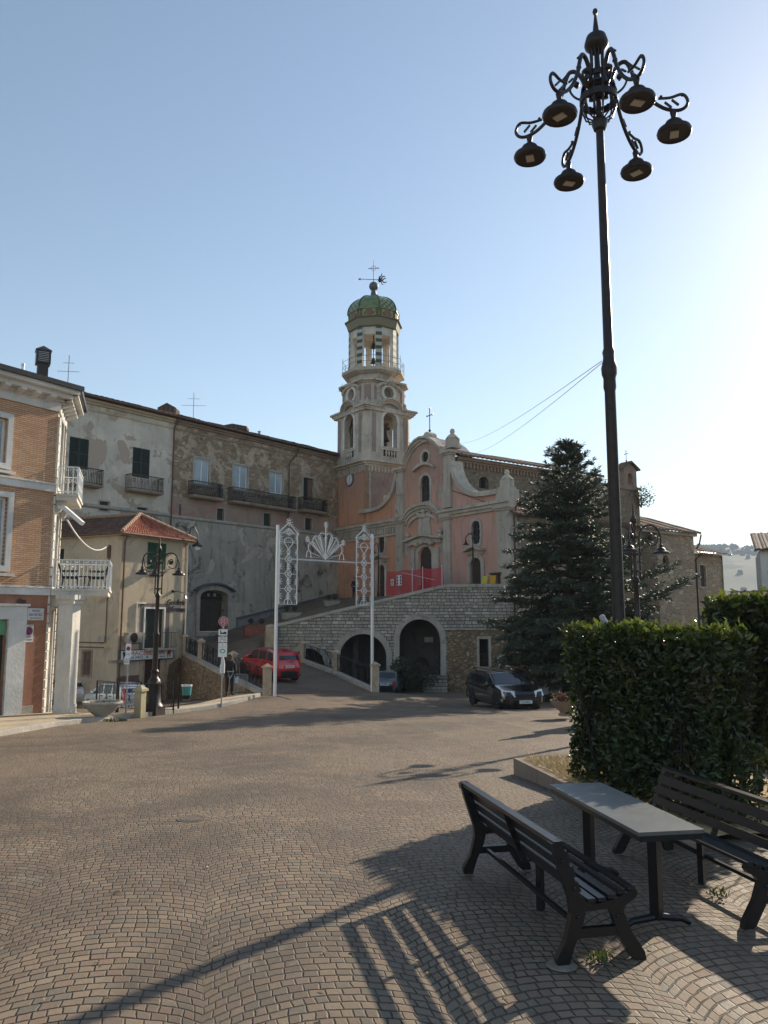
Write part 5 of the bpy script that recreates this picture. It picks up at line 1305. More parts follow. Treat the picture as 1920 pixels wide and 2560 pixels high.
# belfry with arched openings
hb, cb_ = 2.5, .55; zb0 = z_c1+.3
g0, g1 = side(hb, 0), side(hb, 1)
lo_ = g0.rect(ZE, 325, 404, 1582, 1908); ro_ = g1.rect(ZE, 668, 778, 1572, 1908)
hw = .72; ob = (lo_[2]+ro_[2])/2; ot = (lo_[3]+ro_[3])/2
opn = arch(-hw, hw, ob, ot)
for k in range(4):
    F_ = side(hb, k); MB().wall(F_, rectp(-hb+cb_, hb-cb_, zb0, z_b1), [opn], 0, .55, .0).build('belfry_wall', M_stone_trim, tower)
    MB().ring(F_, opn, grow(opn, .24), -.05, .09).build('surround', M_white_render, tower)
    D = diag(hb, k, cb_); w_ = cb_/math.sqrt(2)
    MB().wall(D, rectp(-w_, w_, zb0, z_b1), [], 0, 0, 0).build('corner_pier', M_stone_trim, tower)
    m = MB()
    for s in (-1, 1): m.box(F_, s*(hb-cb_-.33)-.2, s*(hb-cb_-.33)+.2, ob-.55, ot-.25, -.05, .03)
    m.box(F_, -.001, .001, ob-.55, ob-.549, -.1, -.05)
    m2 = MB(); s = -1
    MB().box(F_, -(hb-cb_-.3)-.2, -(hb-cb_-.3)+.2, ob-.55, ot-.2, -.05, .03).build('panel', M_taupe, tower); MB().box(F_, (hb-cb_-.3)-.2, (hb-cb_-.3)+.2, ob-.55, ot-.2, -.05, .03).build('panel', M_taupe, tower)
    bl = MB().box(F_, -hw-.15, hw+.15, ob-.12, ob+.02, -.3, .14).build('balustrade', M_stone_trim, tower)
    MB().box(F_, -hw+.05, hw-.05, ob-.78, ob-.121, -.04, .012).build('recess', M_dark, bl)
    for j in range(4): c = F_.p(-hw+.3+j*.28, 0, .06); MB().lathe([(.07, ob-.8), (.05, ob-.7), (.11, ob-.5), (.05, ob-.3), (.05, ob-.22), (.08, ob-.13)], (c.x, c.y, 0), 8).build('baluster', M_stone_trim, bl, 50)
    # cornice that bows over the arch
    P = [(-hb, z_b1-.38), (-1.15, z_b1-.38)]+[(1.08*cos(pi-pi*i/12), z_b1-.38+.82*sin(pi*i/12)) for i in range(13)]+[(1.15, z_b1-.38), (hb, z_b1-.38)]
    m = MB()
    for i, (n_, dz) in enumerate(((.1, .15), (.2, .3), (.34, .45))): m.strip(F_, [(u*(1+.045*i) if abs(u) > 2 else u, z+(i*.15)+.001*i) for u, z in P], [(u*(1+.045*i) if abs(u) > 2 else u, z+(i+1)*.15) for u, z in P], -.3, n_)
    m.build('cornice', M_stone_trim, tower)
m = MB(); oprism(hb-.05, cb_, zb0, zb0+.1, m); oprism(hb-.3, cb_, z_b1-.1, z_b1+.05, m); m.build('belfry_floor', M_dark, tower)
m = MB(); oprism(hb+.18, cb_+.1, z_b1-.4, z_b1-.02, m); m.build('cornice_core', M_stone_trim, tower)
for k, (dx, zz) in enumerate(((-.0, .55), (0, .5))):
    F_ = side(hb-1.0, k); c = F_.p(dx, ob+.25+zz, 0)
    b_ = MB().lathe([(.05, 1.05), (.22, 1.0), (.3, .8), (.36, .4), (.5, .08), (.56, 0), (.5, .02), (.0, .3)], (c.x, c.y, c.z), 14).build('bell', M_bronze, tower, 50)
    MB().box(F_, -.62, .62, c.z+1.05, c.z+1.28, -.12, .12).build('headstock', M_wood, b_)
    MB().tube([F_.p(.62+dx, c.z+1.1+.62*sin(a), .62*cos(a)) for a in [2*pi*i/18 for i in range(18)]], .035, 5, True).build('wheel', M_black, b_)
# stage with the round openings
ho, co_ = 2.28, .75; zo0 = z_b1-.3
m = MB()
rr_o = .52; zo = (g0.pt(ZE, 366, 1390)[1]+g1.pt(ZE, 724, 1380)[1])/2
for k in range(4):
    F_ = side(ho, k); w_ = ho-co_; el = ellipse(0, zo, rr_o, rr_o, 20)
    MB().wall(F_, rectp(-w_, w_, zo0, z_o1), [el], 0, .45, 0).build('oculus_wall', M_stone_trim, tower)
    MB().ring(F_, el, ellipse(0, zo, rr_o+.26, rr_o+.26, 20), -.05, .12).build('oculus_surround', M_white_render, tower)
    MB().box(F_, -w_+.05, w_-.05, zo-1, zo+1, -.5, -.455).build('oculus_back', M_taupe, tower)
    D = diag(ho, k, co_); wd_ = co_/math.sqrt(2)
    MB().wall(D, rectp(-wd_, wd_, zo0, z_o1), [], 0, 0, 0).build('corner_pier', M_stone_trim, tower)
    MB().box(D, -wd_*.55, wd_*.55, zo-.75, zo+.55, -.05, .05).build('panel', M_taupe, tower)
    for s in (-1, 1): MB().box(F_, s*(w_-.16)-.12, s*(w_-.16)+.12, zo-.75, zo+.5, -.05, .035).build('panel', M_taupe, tower)
    P = [(1.25*cos(pi-pi*i/12), z_o1-.62+.55*sin(pi*i/12)) for i in range(13)]
    MB().strip(F_, P, [(u*1.08, z+.22) for u, z in P], -.2, .24).build('eyebrow', M_stone_trim, tower)
    c = D.p(0, 0, .12); MB().lathe([(.22, z_b1+.1), (.26, z_b1+.3), (.12, z_b1+.5), (.16, z_b1+.65), (.02, z_b1+.85)], (c.x, c.y, 0), 8).build('urn', M_stone_trim, tower, 50)
m = MB(); oprism(ho+.1, co_, z_o1, z_o1+.12, m); oprism(ho+.3, co_+.1, z_o1+.122, z_o1+.3, m); m.build('cornice', M_stone_trim, tower)
# weeds in the cornice
m = MB(); rw = random.Random(4)
for k in range(2):
    F_ = side(ho, k)
    for i in range(46):
        u = rw.choice([-.9, .1, .8, 1.3])+rw.gauss(0, .22); p = F_.p(u, z_o1+.1+rw.gauss(0, .14), .18+rw.random()*.12); d = Vector((rw.gauss(0, 1), rw.gauss(0, 1), rw.gauss(.2, 1))).normalized()*.13; e = d.orthogonal().normalized()*.05
        m.add([p-e, p+d, p+e, p-d*.5], [(0, 1, 2, 3)])
M_weed = leafmat('wall_weed', (.03, .035, .018), (.05, .05, .025), (.07, .05, .03), .7, .1)
single('wall_weeds', m, M_weed, 'dark weeds growing out of the bell tower cornice below the lantern', 'weeds')
# octagonal platform, lantern, dome
A8 = R(215+22.5); TX = (TC.x, TC.y, 0); zp0 = z_o1+.3; zp1 = zrow(1128, 66)
MB().lathe([(2.15, zp0), (2.2, zp0+(zp1-zp0)*.55), (2.55, zp1-.42), (2.78, zp1-.3), (2.86, zp1-.28), (2.86, zp1), (.5, zp1+.01)], TX, 8, A8).build('platform', M_stone_trim, tower)
def ringpts(r, z, n=8): return [Vector((TC.x+r*cos(A8+2*pi*i/n), TC.y+r*sin(A8+2*pi*i/n), z)) for i in range(n)]
m = MB(); P = ringpts(2.78, zp1+.02); 
for i in range(8):
    a, b = P[i], P[(i+1) % 8]
    for hh in (.5, .98): m.tube([a+Vector((0, 0, hh)), b+Vector((0, 0, hh))], .018, 5)
    m.tube([a, a+Vector((0, 0, 1.25))], .022, 5); mid = (a+b)/2; m.tube([mid, mid+Vector((0, 0, .98))], .014, 4); c = mid+Vector((0, 0, .72)); t_ = (b-a).normalized()
    m.tube([c+t_*.14*cos(j*pi/4)+Vector((0, 0, .14*sin(j*pi/4))) for j in range(8)], .012, 4, True)
m.build('platform_railing', M_lead, tower)
zl0, zl1 = zp1, zrow(742, 66.3); 
def stripes():
    m, t, b = newmat('green_cream_stripes'); z = t.xyz(t.pos())[2]; k = t.ramp(t.m('ABSOLUTE', t.m('SUBTRACT', t.m('FRACT', t.m('DIVIDE', z, .62)), .5)), .24, .26)
    t.put(b.inputs['Base Color'], t.mix(k, t.mix(t.noise(t.pos(), 9, 4), (.035, .05, .03), (.06, .075, .045)), t.mix(t.noise(t.pos(), 6, 4), (.4, .39, .31), (.5, .48, .4)))); b.inputs['Roughness'].default_value = .5; return m
M_stripe = stripes()
for i, p in enumerate(ringpts(2.2, 0)):
    d = (p-TC); d.z = 0; d.normalize(); F_ = LFrame((p.x, p.y, 0), Vector((-d.y, d.x, 0)), d)
    pr_ = MB().box(F_, -.27, .27, zl0, zl1, -.02, .02).build('striped_pilaster', M_stripe, tower)
    m = MB().box(F_, -.22, .22, zl0, zl1, -.36, -.021); m.box(F_, -.42, .42, zl0-.01, zl0+.4, -.6, .04) if 0 else None; m.build('pier', M_white_render, tower)
    MB().box(F_, -.33, .33, zl0-.01, zl0+.38, -.03, .06).build('pier_base', M_stone_trim, tower)
m = MB(); zli = zl1-.62
m.lathe([(2.08, zli), (2.08, zl1), (1.7, zl1), (1.7, zli), (2.08, zli)], TX, 8, A8, cap=False); m.build('lintel', M_white_render, tower)
MB().lathe([(2.1, zl1), (2.1, zl1+.05), (.01, zl1+.06)], TX, 8, A8).build('ceiling', M_white_render, tower)
lb = Vector((TC.x, TC.y, zl0+1.3))
b_ = MB().lathe([(.04, .5), (.14, .45), (.2, .2), (.3, 0), (.0, .1)], lb+Vector((0, 0, 1.2)), 12).build('clock_bell', M_bronze, tower, 50); MB().tube([Vector((TC.x, TC.y, zl0)), Vector((TC.x, TC.y, zl1))], .05, 6).build('bell_frame', M_black, b_); b_ = MB().lathe([(.04, .5), (.14, .45), (.2, .2), (.3, 0), (.0, .1)], lb+Vector((0, 0, -.2)), 12).build('clock_bell', M_bronze, tower, 50)
def chevron():
    m, t, b = newmat('chevron_cornice'); p = t.pos(); x, y, z = t.xyz(p); th = t.m('ARCTAN2', t.m('SUBTRACT', y, TC.y), t.m('SUBTRACT', x, TC.x))
    s = t.m('MULTIPLY', t.m('SUBTRACT', th, A8), 8/(2*pi)); zg = t.m('ABSOLUTE', t.m('SUBTRACT', t.m('FRACT', s), .5))
    k = t.ramp(t.m('FRACT', t.m('MULTIPLY', t.m('ADD', t.m('MULTIPLY', z, 1.0), t.m('MULTIPLY', zg, -1.5)), 5.0)), .45, .55)
    t.put(b.inputs['Base Color'], t.mix(k, (.05, .045, .025), (.36, .33, .2))); b.inputs['Roughness'].default_value = .55; return m
zc2 = zl1; zc3 = zrow(648, 66.3)
m = MB().lathe([(2.2, zl1+.061), (2.34, zl1+.12), (2.52, zc3-.12)], TX, 8, A8); m.build('lantern_frieze', chevron(), tower)
MB().lathe([(2.52, zc3-.12), (2.64, zc3-.1), (2.64, zc3), (2.2, zc3+.08), (2.1, zc3+.08)], TX, 8, A8).build('lantern_cornice', plaster('dark_cornice', (.2, .155, .1), (.06, .05, .04), .5), tower)
zd0 = zrow(572, 66.5)
MB().lathe([(2.3, zc3+.081), (2.3, zd0)], TX, 8, A8).build('drum', plain('mustard_tiles', (.34, .3, .09), .45, 0, .25, 3, .002), tower)
apo = 2.3*cos(pi/8)
for i in range(8):
    a = A8+2*pi*(i+.5)/8; d = Vector((cos(a), sin(a), 0)); F_ = LFrame((TC.x+d.x*apo, TC.y+d.y*apo, 0), Vector((-d.y, d.x, 0)), d); zm = (zc3+.08+zd0)/2
    k = MB().prism(F_, ellipse(0, zm, .4, .36, 18), -.02, .06).build('medallion', plain('brown_medallion', (.2, .12, .06), .6, 0, .2, 4, .002) if 'brown_medallion' not in MATS else MATS['brown_medallion'], tower)
    MB().ring(F_, ellipse(0, zm, .36, .32, 18), ellipse(0, zm, .46, .42, 18), -.02, .04).build('rim', M_stripe, k)
    for s in (-1, 1):
        m = MB()
        for j in range(5): zz = zc3+.12+(zd0-zc3-.1)*j/5; m.box(F_, s*.72-.14, s*.72+.14, zz, zz+(zd0-zc3)*.11, -.02, .02)
        m.build('edge_tiles', M_shutter, tower)
def dome_mat():
    m, t, b = newmat('dome_tiles'); p = t.pos(); x, y, z = t.xyz(p); th = t.m('ARCTAN2', t.m('SUBTRACT', y, TC.y), t.m('SUBTRACT', x, TC.x))
    s = t.m('MULTIPLY', t.m('SUBTRACT', th, A8), 8/(2*pi)); fx = t.m('FRACT', s); face = t.m('FLOOR', s)
    a = t.m('MULTIPLY', fx, 3.2); v = t.m('MULTIPLY', z, 2.0)
    d1 = t.m('ABSOLUTE', t.m('SUBTRACT', t.m('FRACT', t.m('ADD', a, v)), .5)); d2 = t.m('ABSOLUTE', t.m('SUBTRACT', t.m('FRACT', t.m('SUBTRACT', a, v)), .5))
    k = t.ramp(t.m('MINIMUM', d1, d2), .1, .14); dot = t.m('GREATER_THAN', t.m('MINIMUM', d1, d2), .36)
    c = t.mix(k, (.04, .05, .022), (.3, .34, .12)); c = t.mix(dot, c, (.45, .42, .16))
    c2 = t.mix(t.ramp(t.noise(p, 4, 3), .4, .6), (.13, .19, .075), (.24, .3, .13))
    odd = t.m('MODULO', t.m('ADD', face, 16.0), 3.0); c = t.mix(t.m('GREATER_THAN', odd, 1.5), c, c2)
    c = t.mix(t.m('MULTIPLY', t.noise(p, 14, 3), .4), c, (.04, .06, .03))
    t.put(b.inputs['Base Color'], c); b.inputs['Roughness'].default_value = .3; return m
zdt = zrow(432, 67.5); H_ = zdt-zd0
pr_ = [(2.42, zd0-.06), (2.42, zd0)]+[(2.36*cos(a)**.9, zd0+H_*sin(a)) for a in [pi/2*i/12 for i in range(0, 12)]]+[(.22, zdt)]
MB().lathe(pr_, TX, 8, A8).build('dome', dome_mat(), tower)
m = MB()
for i in range(8):
    a = A8+2*pi*i/8; m.tube([Vector((TC.x+r*1.005*cos(a), TC.y+r*1.005*sin(a), z)) for r, z in pr_[2:]], .05, 5)
m.build('dome_ribs', M_shutter, tower)
zb_ = zrow(362, 68.4); MB().lathe([(.42, zdt-.1), (.46, zdt+.08), (.3, zdt+.2), (.2, zb_-.36)], TX, 10).build('dome_cap', M_lead, tower, 40); ball_ = MB().ball(Vector((TC.x, TC.y, zb_)), .43, 14, 9).build('orb', M_lead, tower, 60)
zct = zrow(112, 68.4); zv = zrow(292, 68.4); c = Vector((TC.x, TC.y, 0)); X_ = Vector((1, -.1, 0)).normalized()
m = MB().tube([c+Vector((0, 0, zb_+.4)), c+Vector((0, 0, zct))], [.045, .02], 6); zk = zrow(188, 68.4)
m.tube([c-X_*.42+Vector((0, 0, zk)), c+X_*.42+Vector((0, 0, zk))], .03, 5)
m.tube([c+X_*.22*cos(a)+Vector((0, 0, zk+.22*sin(a))) for a in [2*pi*i/12 for i in range(12)]], .02, 4, True)
for s in (-1, 1): m.ball(c+X_*.42*s+Vector((0, 0, zk)), .06, 6, 4)
m.build('cross', M_black, ball_)
m = MB().tube([c-X_*1.2+Vector((0, 0, zv+.06)), c+X_*.5+Vector((0, 0, zv-.08))], .028, 5); e = c-X_*1.2+Vector((0, 0, zv+.06))
m.add([e-X_*.25, e+Vector((0, 0, .12)), e-Vector((0, 0, .12)), e-X_*.1+Vector((0, .03, 0))], [(0, 1, 3), (0, 3, 2), (0, 1, 2)])
rw = random.Random(3)
for L, an in ((.75, .6), (.7, .15), (.8, -.35), (.65, 1.1), (.6, -.8)):
    p = c+X_*.45+Vector((0, 0, zv-.1)); P = []
    for j in range(6): k = j/5; P.append(p+X_*(L*k*cos(an))+Vector((0, 0, L*k*sin(an)+.09*sin(k*9+an*4))))
    m.tube(P, [.08, .09, .07, .06, .05, .02], 5)
m.build('weather_vane', M_black, ball_)
m = MB().tube([c+Vector((0, 0, zb_+.2)), c+Vector((.25, -.1, zb_-.6)), ], .01, 4)
# ---------------------------------------------------------------- terrace wall with three arches
FW = Frame((0, 51.0), 90.0); G = lambda x, y: FW.pt(ZG, x, y)
wl = thing('terrace_wall', 'pale stone retaining wall with round arches carrying the church terrace', 'wall', FW.p(2, -3, 0))
M_ash = masonry('terrace_ashlar', FW, ((.38, .345, .285), (.53, .48, .4), (.66, .61, .52)), (.2, .175, .145), .36, .2, .018, dirt=.35, bump=.06, dirtcol=(.12, .1, .085))
M_rub = rubble('terrace_rubble', FW, ((.28, .2, .125), (.42, .31, .2), (.56, .45, .32)), (.2, .145, .09), 3.0, over=(.38, .27, .165), overlo=.64, dirt=.3, bump=.06)
zb = -3.6
cop = [G(-355, 388), G(0, 304), G(280, 238), G(560, 172), G(765, 124), G(1130, 122)]; cop[-1] = (10.9, cop[-1][1])
oA = (G(75, 600)[0], G(378, 600)[0], zb, G(225, 427)[1]); oB = (G(463, 600)[0], G(728, 600)[0], zb, G(595, 332)[1]); oC = (G(-235, 600)[0], G(20, 600)[0], zb, G(-110, 512)[1])
oC = (FW.pt(ZD, 885, 1100)[0], FW.pt(ZD, 1140, 1150)[0], zb, FW.pt(ZD, 1010, 1047)[1])
aA, aB, aC = arch(*oA, n=18), arch(*oB, n=18), arch(*oC, min(1.3, (oC[1]-oC[0])/2), n=14)
def up(z): return [(u, max(v, z)) for u, v in z]
def notch(P): return [(u, zb if abs(v-zb) < 1e-6 else v) for u, v in P]
uq = G(772, 500)[0]; zq = G(900, 398)[1]
# outline with the arches cut out of its foot
out = [(cop[0][0], zb)]
for P in (aC, aA, aB):
    L = P[2:]; L = sorted(L, key=lambda t: 0)
    ar = list(reversed(P[2:])); out += [(P[0][0], zb)]+ar+[(P[1][0], zb)]
out += [(uq, zb), (uq, zq), (10.9, zq)]+list(reversed(cop))
MB().wall(FW, out, [], 0, 0, .9).build('ashlar_wall', M_ash, wl)
wo = FW.rect(ZG, 981, 1040, 460, 640)
MB().wall(FW, rectp(uq, 10.9, zb, zq), [rectp(*wo)], -.012, .5, .9).build('rubble_wall', M_rub, wl)
MB().ring(FW, rectp(*wo), grow(rectp(*wo), .17), -.05, .03).build('window_frame', M_coping, wl); 
k = MB().box(FW, wo[0], wo[1], wo[2], wo[3], -.5, -.4).build('window', M_dark, wl); m = MB()
for i in range(5): u = wo[0]+(wo[1]-wo[0])*(i+.5)/5; m.tube([FW.p(u, wo[2], -.1), FW.p(u, wo[2]+(wo[3]-wo[2])*.45, -.1)], .015, 5)
for zz in (.0, .22, .45): m.beam(FW.p(wo[0], wo[2]+(wo[3]-wo[2])*zz+.02, -.1), FW.p(wo[1], wo[2]+(wo[3]-wo[2])*zz+.02, -.1), .03, .03)
m.build('grille', M_rust, k)
MB().strip(FW, [(uq-.6, zq-.03), (10.9, zq-.03)], [(uq-.6, zq+.07), (10.9, zq+.07)], -.05, .05).build('string_course', M_coping, wl)
for P, w_ in ((aA, .36), (aB, .36), (aC, .3)):
    ar = P[1:] ; a2 = P[2:]
    L = [(P[1][0], zb)]+P[2:]+[(P[0][0], zb)]; c = (P[0][0]+P[1][0])/2
    O = []
    Gp = grow([P[0], P[1]]+P[2:], w_)
    O = [Gp[1]]+Gp[2:]+[Gp[0]]
    m = MB(); n = len(L)
    for i in range(n-1): m.hexa([FW.p(*L[i], .05+.006*(i % 2)), FW.p(*L[i+1], .05+.006*(i % 2)), FW.p(*O[i+1], .05+.006*(i % 2)), FW.p(*O[i], .05+.006*(i % 2))]+[FW.p(*L[i], -.9), FW.p(*L[i+1], -.9), FW.p(*O[i+1], -.04), FW.p(*O[i], -.04)])
    m.build('arch_ring', M_coping, wl)
# coping
along_ = cop
m = MB().strip(FW, [(u, z+.001) for u, z in cop], [(u, z+.2) for u, z in cop], -.62, .1); m.build('coping', M_coping, wl)
MB().strip(FW, [(u, z-1.6) for u, z in cop[:5]], [(u, z-.003) for u, z in cop[:5]], -.6, -.35).build('parapet_back', M_ash, wl)
# rooms behind the arches
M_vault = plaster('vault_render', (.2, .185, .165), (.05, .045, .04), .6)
rm = MB(); ua, ub = oA[0]-.5, uq
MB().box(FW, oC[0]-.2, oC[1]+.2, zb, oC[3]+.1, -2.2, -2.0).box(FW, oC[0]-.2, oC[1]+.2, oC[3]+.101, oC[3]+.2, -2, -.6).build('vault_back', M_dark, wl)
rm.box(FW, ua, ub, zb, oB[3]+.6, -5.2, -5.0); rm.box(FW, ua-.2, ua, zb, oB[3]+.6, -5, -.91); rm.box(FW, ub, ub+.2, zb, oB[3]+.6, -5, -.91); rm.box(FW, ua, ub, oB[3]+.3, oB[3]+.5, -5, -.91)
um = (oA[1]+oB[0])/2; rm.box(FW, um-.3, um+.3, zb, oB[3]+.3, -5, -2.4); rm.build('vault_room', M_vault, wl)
uB = (oB[0]+oB[1])/2
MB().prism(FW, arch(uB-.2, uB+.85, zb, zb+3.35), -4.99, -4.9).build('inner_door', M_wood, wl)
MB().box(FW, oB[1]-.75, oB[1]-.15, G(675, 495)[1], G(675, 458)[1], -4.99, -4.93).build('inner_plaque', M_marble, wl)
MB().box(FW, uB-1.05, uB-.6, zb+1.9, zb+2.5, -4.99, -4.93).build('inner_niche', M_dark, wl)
for u in (oA[0]+.9, oA[0]+2.0): MB().box(FW, u-.18, u+.18, zb, oA[3], -3.6, -3.2).build('inner_pier', M_vault, wl)
x = G(1211, 420); pipe([FW.p(x[0], cop[-1][1]-.3, .1), FW.p(x[0], zb, .1)], .06, M_copper, wl)
# low wall in the middle arch and planters
lw = FW.rect(ZG, 612, 735, 706, 832); F2 = Frame((0, 50.9), 90)
lwo = MB().box(FW, lw[0], lw[1]+.3, zb, lw[3], -.0, .9); lwo.box(FW, lw[0]-.06, lw[1]+.34, lw[3]+.002, lw[3]+.12, -.0, .96)
single('low_wall', lwo, M_ash, 'low whitish stone wall at the foot of the tall middle arch', 'wall')
# plaques
r = FW.rect(ZG, 1096, 1190, 556, 645); t = thing('memorial_plaque', 'white marble memorial slab with shaped head on the rubble wall', 'plaque', FW.p((r[0]+r[1])/2, r[2], .05))
um = (r[0]+r[1])/2; h_ = r[3]-r[2]
MB().prism(FW, [(r[0]+.1, r[2]), (r[1]-.1, r[2]), (r[1]-.1, r[2]+h_*.55), (r[1], r[2]+h_*.58), (r[1], r[3]-.25), (r[1]-.3, r[3]-.05), (r[0]+.3, r[3]-.05), (r[0], r[3]-.25), (r[0], r[2]+h_*.58), (r[0]+.1, r[2]+h_*.55)], -.03, .07).build('slab', M_marble, t)
MB().prism(FW, [(um-.1, r[3]-.5), (um+.1, r[3]-.5), (um+.14, r[3]-.25), (um, r[3]-.18), (um-.14, r[3]-.25)], .071, .085).build('emblem', M_ink, t)
for i in range(5): MB().box(FW, um-.75+.1*(i % 2), um+.75-.12*(i % 3), r[2]+.2+.14*i, r[2]+.24+.14*i, .071, .074).build('inscription', M_lead, t)
r = FW.rect(ZG, 920, 945, 680, 712); single('small_notice', MB().box(FW, r[0], r[1], r[2], r[3], .0, .03), M_white, 'small white notice board low on the rubble wall beside the estate car', 'notice')

# ---------------------------------------------------------------- ramp railings
def pillar(p, z0, h, w, parent, rot=0.0, mat=None):
    mat = mat or M_pillar; F_ = Frame((p[0], p[1]), rot+90); m = MB()
    m.box(F_, -w/2, w/2, z0-.9, z0+h-.16, -w/2, w/2); m.box(F_, -w/2-.05, w/2+.05, z0+h-.159, z0+h-.08, -w/2-.05, w/2+.05)
    a = w/2+.03; m.add([F_.p(-a, z0+h-.079, a), F_.p(a, z0+h-.079, a), F_.p(a, z0+h-.079, -a), F_.p(-a, z0+h-.079, -a), F_.p(0, z0+h+.05, 0)], [(0, 1, 4), (1, 2, 4), (2, 3, 4), (3, 0, 4), (3, 2, 1, 0)])
    return m.build('pillar', mat, parent)
def railing_run(name, label, nodes, group, coping_w=.42, wallmat=None, wall_to=None):
    """nodes: (x, y, z of the coping, pillar height or 0)"""
    t = thing(name, label, 'railing', (nodes[0][0], nodes[0][1], nodes[0][2]), group)
    for (x0, y0, z0, h0_), (x1, y1, z1, h1_) in zip(nodes, nodes[1:]):
        a, b = Vector((x0, y0, z0)), Vector((x1, y1, z1)); d = (b-a).normalized(); s = .26
        lattice(MB(), a+d*s+Vector((0, 0, .03)), b-d*s+Vector((0, 0, .03)), .92).build('railing_panel', M_black, t)
        MB().beam(a+d*.23-Vector((0, 0, .07)), b-d*.23-Vector((0, 0, .07)), coping_w, .14).build('coping', M_coping, t)
    for x, y, z, h in nodes:
        if h: pillar((x, y), z-.1, h+.1, .3, t, math.degrees(math.atan2(nodes[-1][0]-nodes[0][0], nodes[-1][1]-nodes[0][1])))
    return t
rz = lambda x, y: ramp_z(x, y)
left = [(-5.0, 34.7, -.78, 1.2), (-7.35, 39.4, -.42, 1.2), (-10.2, 45.0, .1, 1.15), (-11.9, 48.2, .35, 1.1)]
tL = railing_run('ramp_railing', 'black ramp railing with stone pillars on the left, above the rubble wall', left, 'railings along the ramp')
right = [(-.42, 38.5, -.95, 1.25), (-2.64, 44.5, -.5, 1.15), (-5.0, 49.6, -.08, 1.1)]
tR = railing_run('ramp_railing', 'black ramp railing with stone pillars on the right, before the arched wall', right, 'railings along the ramp')
# walls under them
FL = Frame((-5.0, 34.7), math.degrees(math.atan2(-6.9, 13.5)))
t = thing('retaining_wall', 'rough brown stone wall under the left ramp railing behind the pedestrian', 'wall', (-8, 41, -2))
m = MB()
def under(nodes, off, depth):
    m = MB()
    for (x0, y0, z0, _), (x1, y1, z1, _) in zip(nodes, nodes[1:]):
        a, b = Vector((x0, y0, z0-.145)), Vector((x1, y1, z1-.145)); d = (b-a); d.z = 0; d.normalize(); s = Vector((d.y, -d.x, 0))*.17
        lo_ = Vector((0, 0, -depth))
        m.hexa([a-s+lo_, a+s+lo_, a+s, a-s, b-s+lo_, b+s+lo_, b+s, b-s])
    return m
under(left, 0, 3.2).build('masonry', rubble('ramp_rubble', FL, ((.32, .22, .14), (.46, .34, .22), (.58, .47, .33)), (.22, .15, .095), 3.4, over=(.42, .3, .19), overlo=.6, dirt=.35, bump=.06), t)
single('retaining_wall', under(right, 0, 2.6), M_ash, 'pale stone wall under the right ramp railing beside the small grey car', 'wall')
# squared pillar that ends the parapet
p = atY(677, 1600, 50.6); F_ = Frame((p.x, p.y), 75); zt = atY(677, 1566, 50.6).z
t = thing('gate_pillar', 'tan block stone pillar at the foot of the terrace parapet', 'pillar', (p.x, p.y, -.5))
m = MB()
zz = -1.0
while zz < zt-.5: m.box(F_, -.36, .36, zz+.02, zz+.52, -.36, .36); zz += .53
MB().box(F_, -.34, .34, -1, zt-.1, -.34, .34).build('core', M_pillar, t); m.build('blocks', M_pillar, t); MB().lathe([(.42, zt-.1), (.44, zt), (.3, zt+.1), (.02, zt+.16)], (p.x, p.y, 0), 4, R(45)).build('cap', M_pillar, t)
# ---------------------------------------------------------------- tall six armed lamp
LY = 11.25; lp0 = atY(1548, 1562, LY); LX = lp0.x; lg = gz(LX, LY)-.02
lampT = thing('street_lamp', 'very tall dark street lamp with six hanging lamps behind the hedge', 'street lamp', (LX, LY, lg))
def zI(y): return atY(*ZI(810, y), LY).z
LC = Vector((LX, LY, 0))
zcol, zknob = zI(950), atY(1525, 920, LY).z
MB().lathe([(.26, lg), (.26, lg+.12), (.16, lg+.3), (.13, lg+.9), (.088, lg+1.2), (.078, zknob-.35), (.092, zknob-.3), (.088, zknob-.16), (.108, zknob-.1), (.115, zknob), (.09, zknob+.1), (.08, zknob+.16), (.09, zknob+.24), (.07, zknob+.3), (.058, zcol-.12), (.09, zcol-.1), (.115, zcol-.02), (.115, zcol+.05), (.06, zcol+.12)], LC, 20).build('pole', M_lampbrown, lampT, 40)
zr1, zr2, zcap, zcapt, ztip = zI(770), zI(600), zI(385), zI(262), zI(100)
m = MB()
for i in range(12):
    a = 2*pi*i/12; P = []
    for r, z in ((.1, zcol+.05), (.2, zcol+.1), (.265, zr1-.1), (.275, zr1), (.25, (zr1+zr2)/2), (.17, zr2), (.115, zr2+.12), (.095, (zr2+zcap)/2+.05), (.1, zcap)): P.append(LC+Vector((r*cos(a), r*sin(a), z)))
    m.tube(P, .013, 5)
for r, z, h in ((.27, zr1, .1), (.185, zr2, .09), (.225, (zr1+zr2)/2+.02, .03)): m.lathe([(r-.02, z-h/2), (r+.015, z-h/2), (r+.015, z+h/2), (r-.02, z+h/2), (r-.02, z-h/2)], LC, 24, cap=False)
m.lathe([(.04, zcol), (.04, zcap)], LC, 8); m.lathe([(.06, zr1+.02), (.1, zr1+.08), (.09, zr2-.08), (.05, zr2)], LC, 10)
m.build('cage', M_lampbrown, lampT)
MB().lathe([(.08, zcap-.04), (.12, zcap), (.175, zcap+.05), (.185, zcap+.1), (.15, zcapt-.05), (.06, zcapt), (.05, zcapt+.04), (.018, ztip-.04), (.03, ztip-.02), (.042, ztip+.02), (.03, ztip+.06), (.004, ztip+.075)], LC, 18).build('finial', M_lampbrown, lampT, 40)
zl = atY(*ZI(840, 1110), LY).z; RL = 1.06
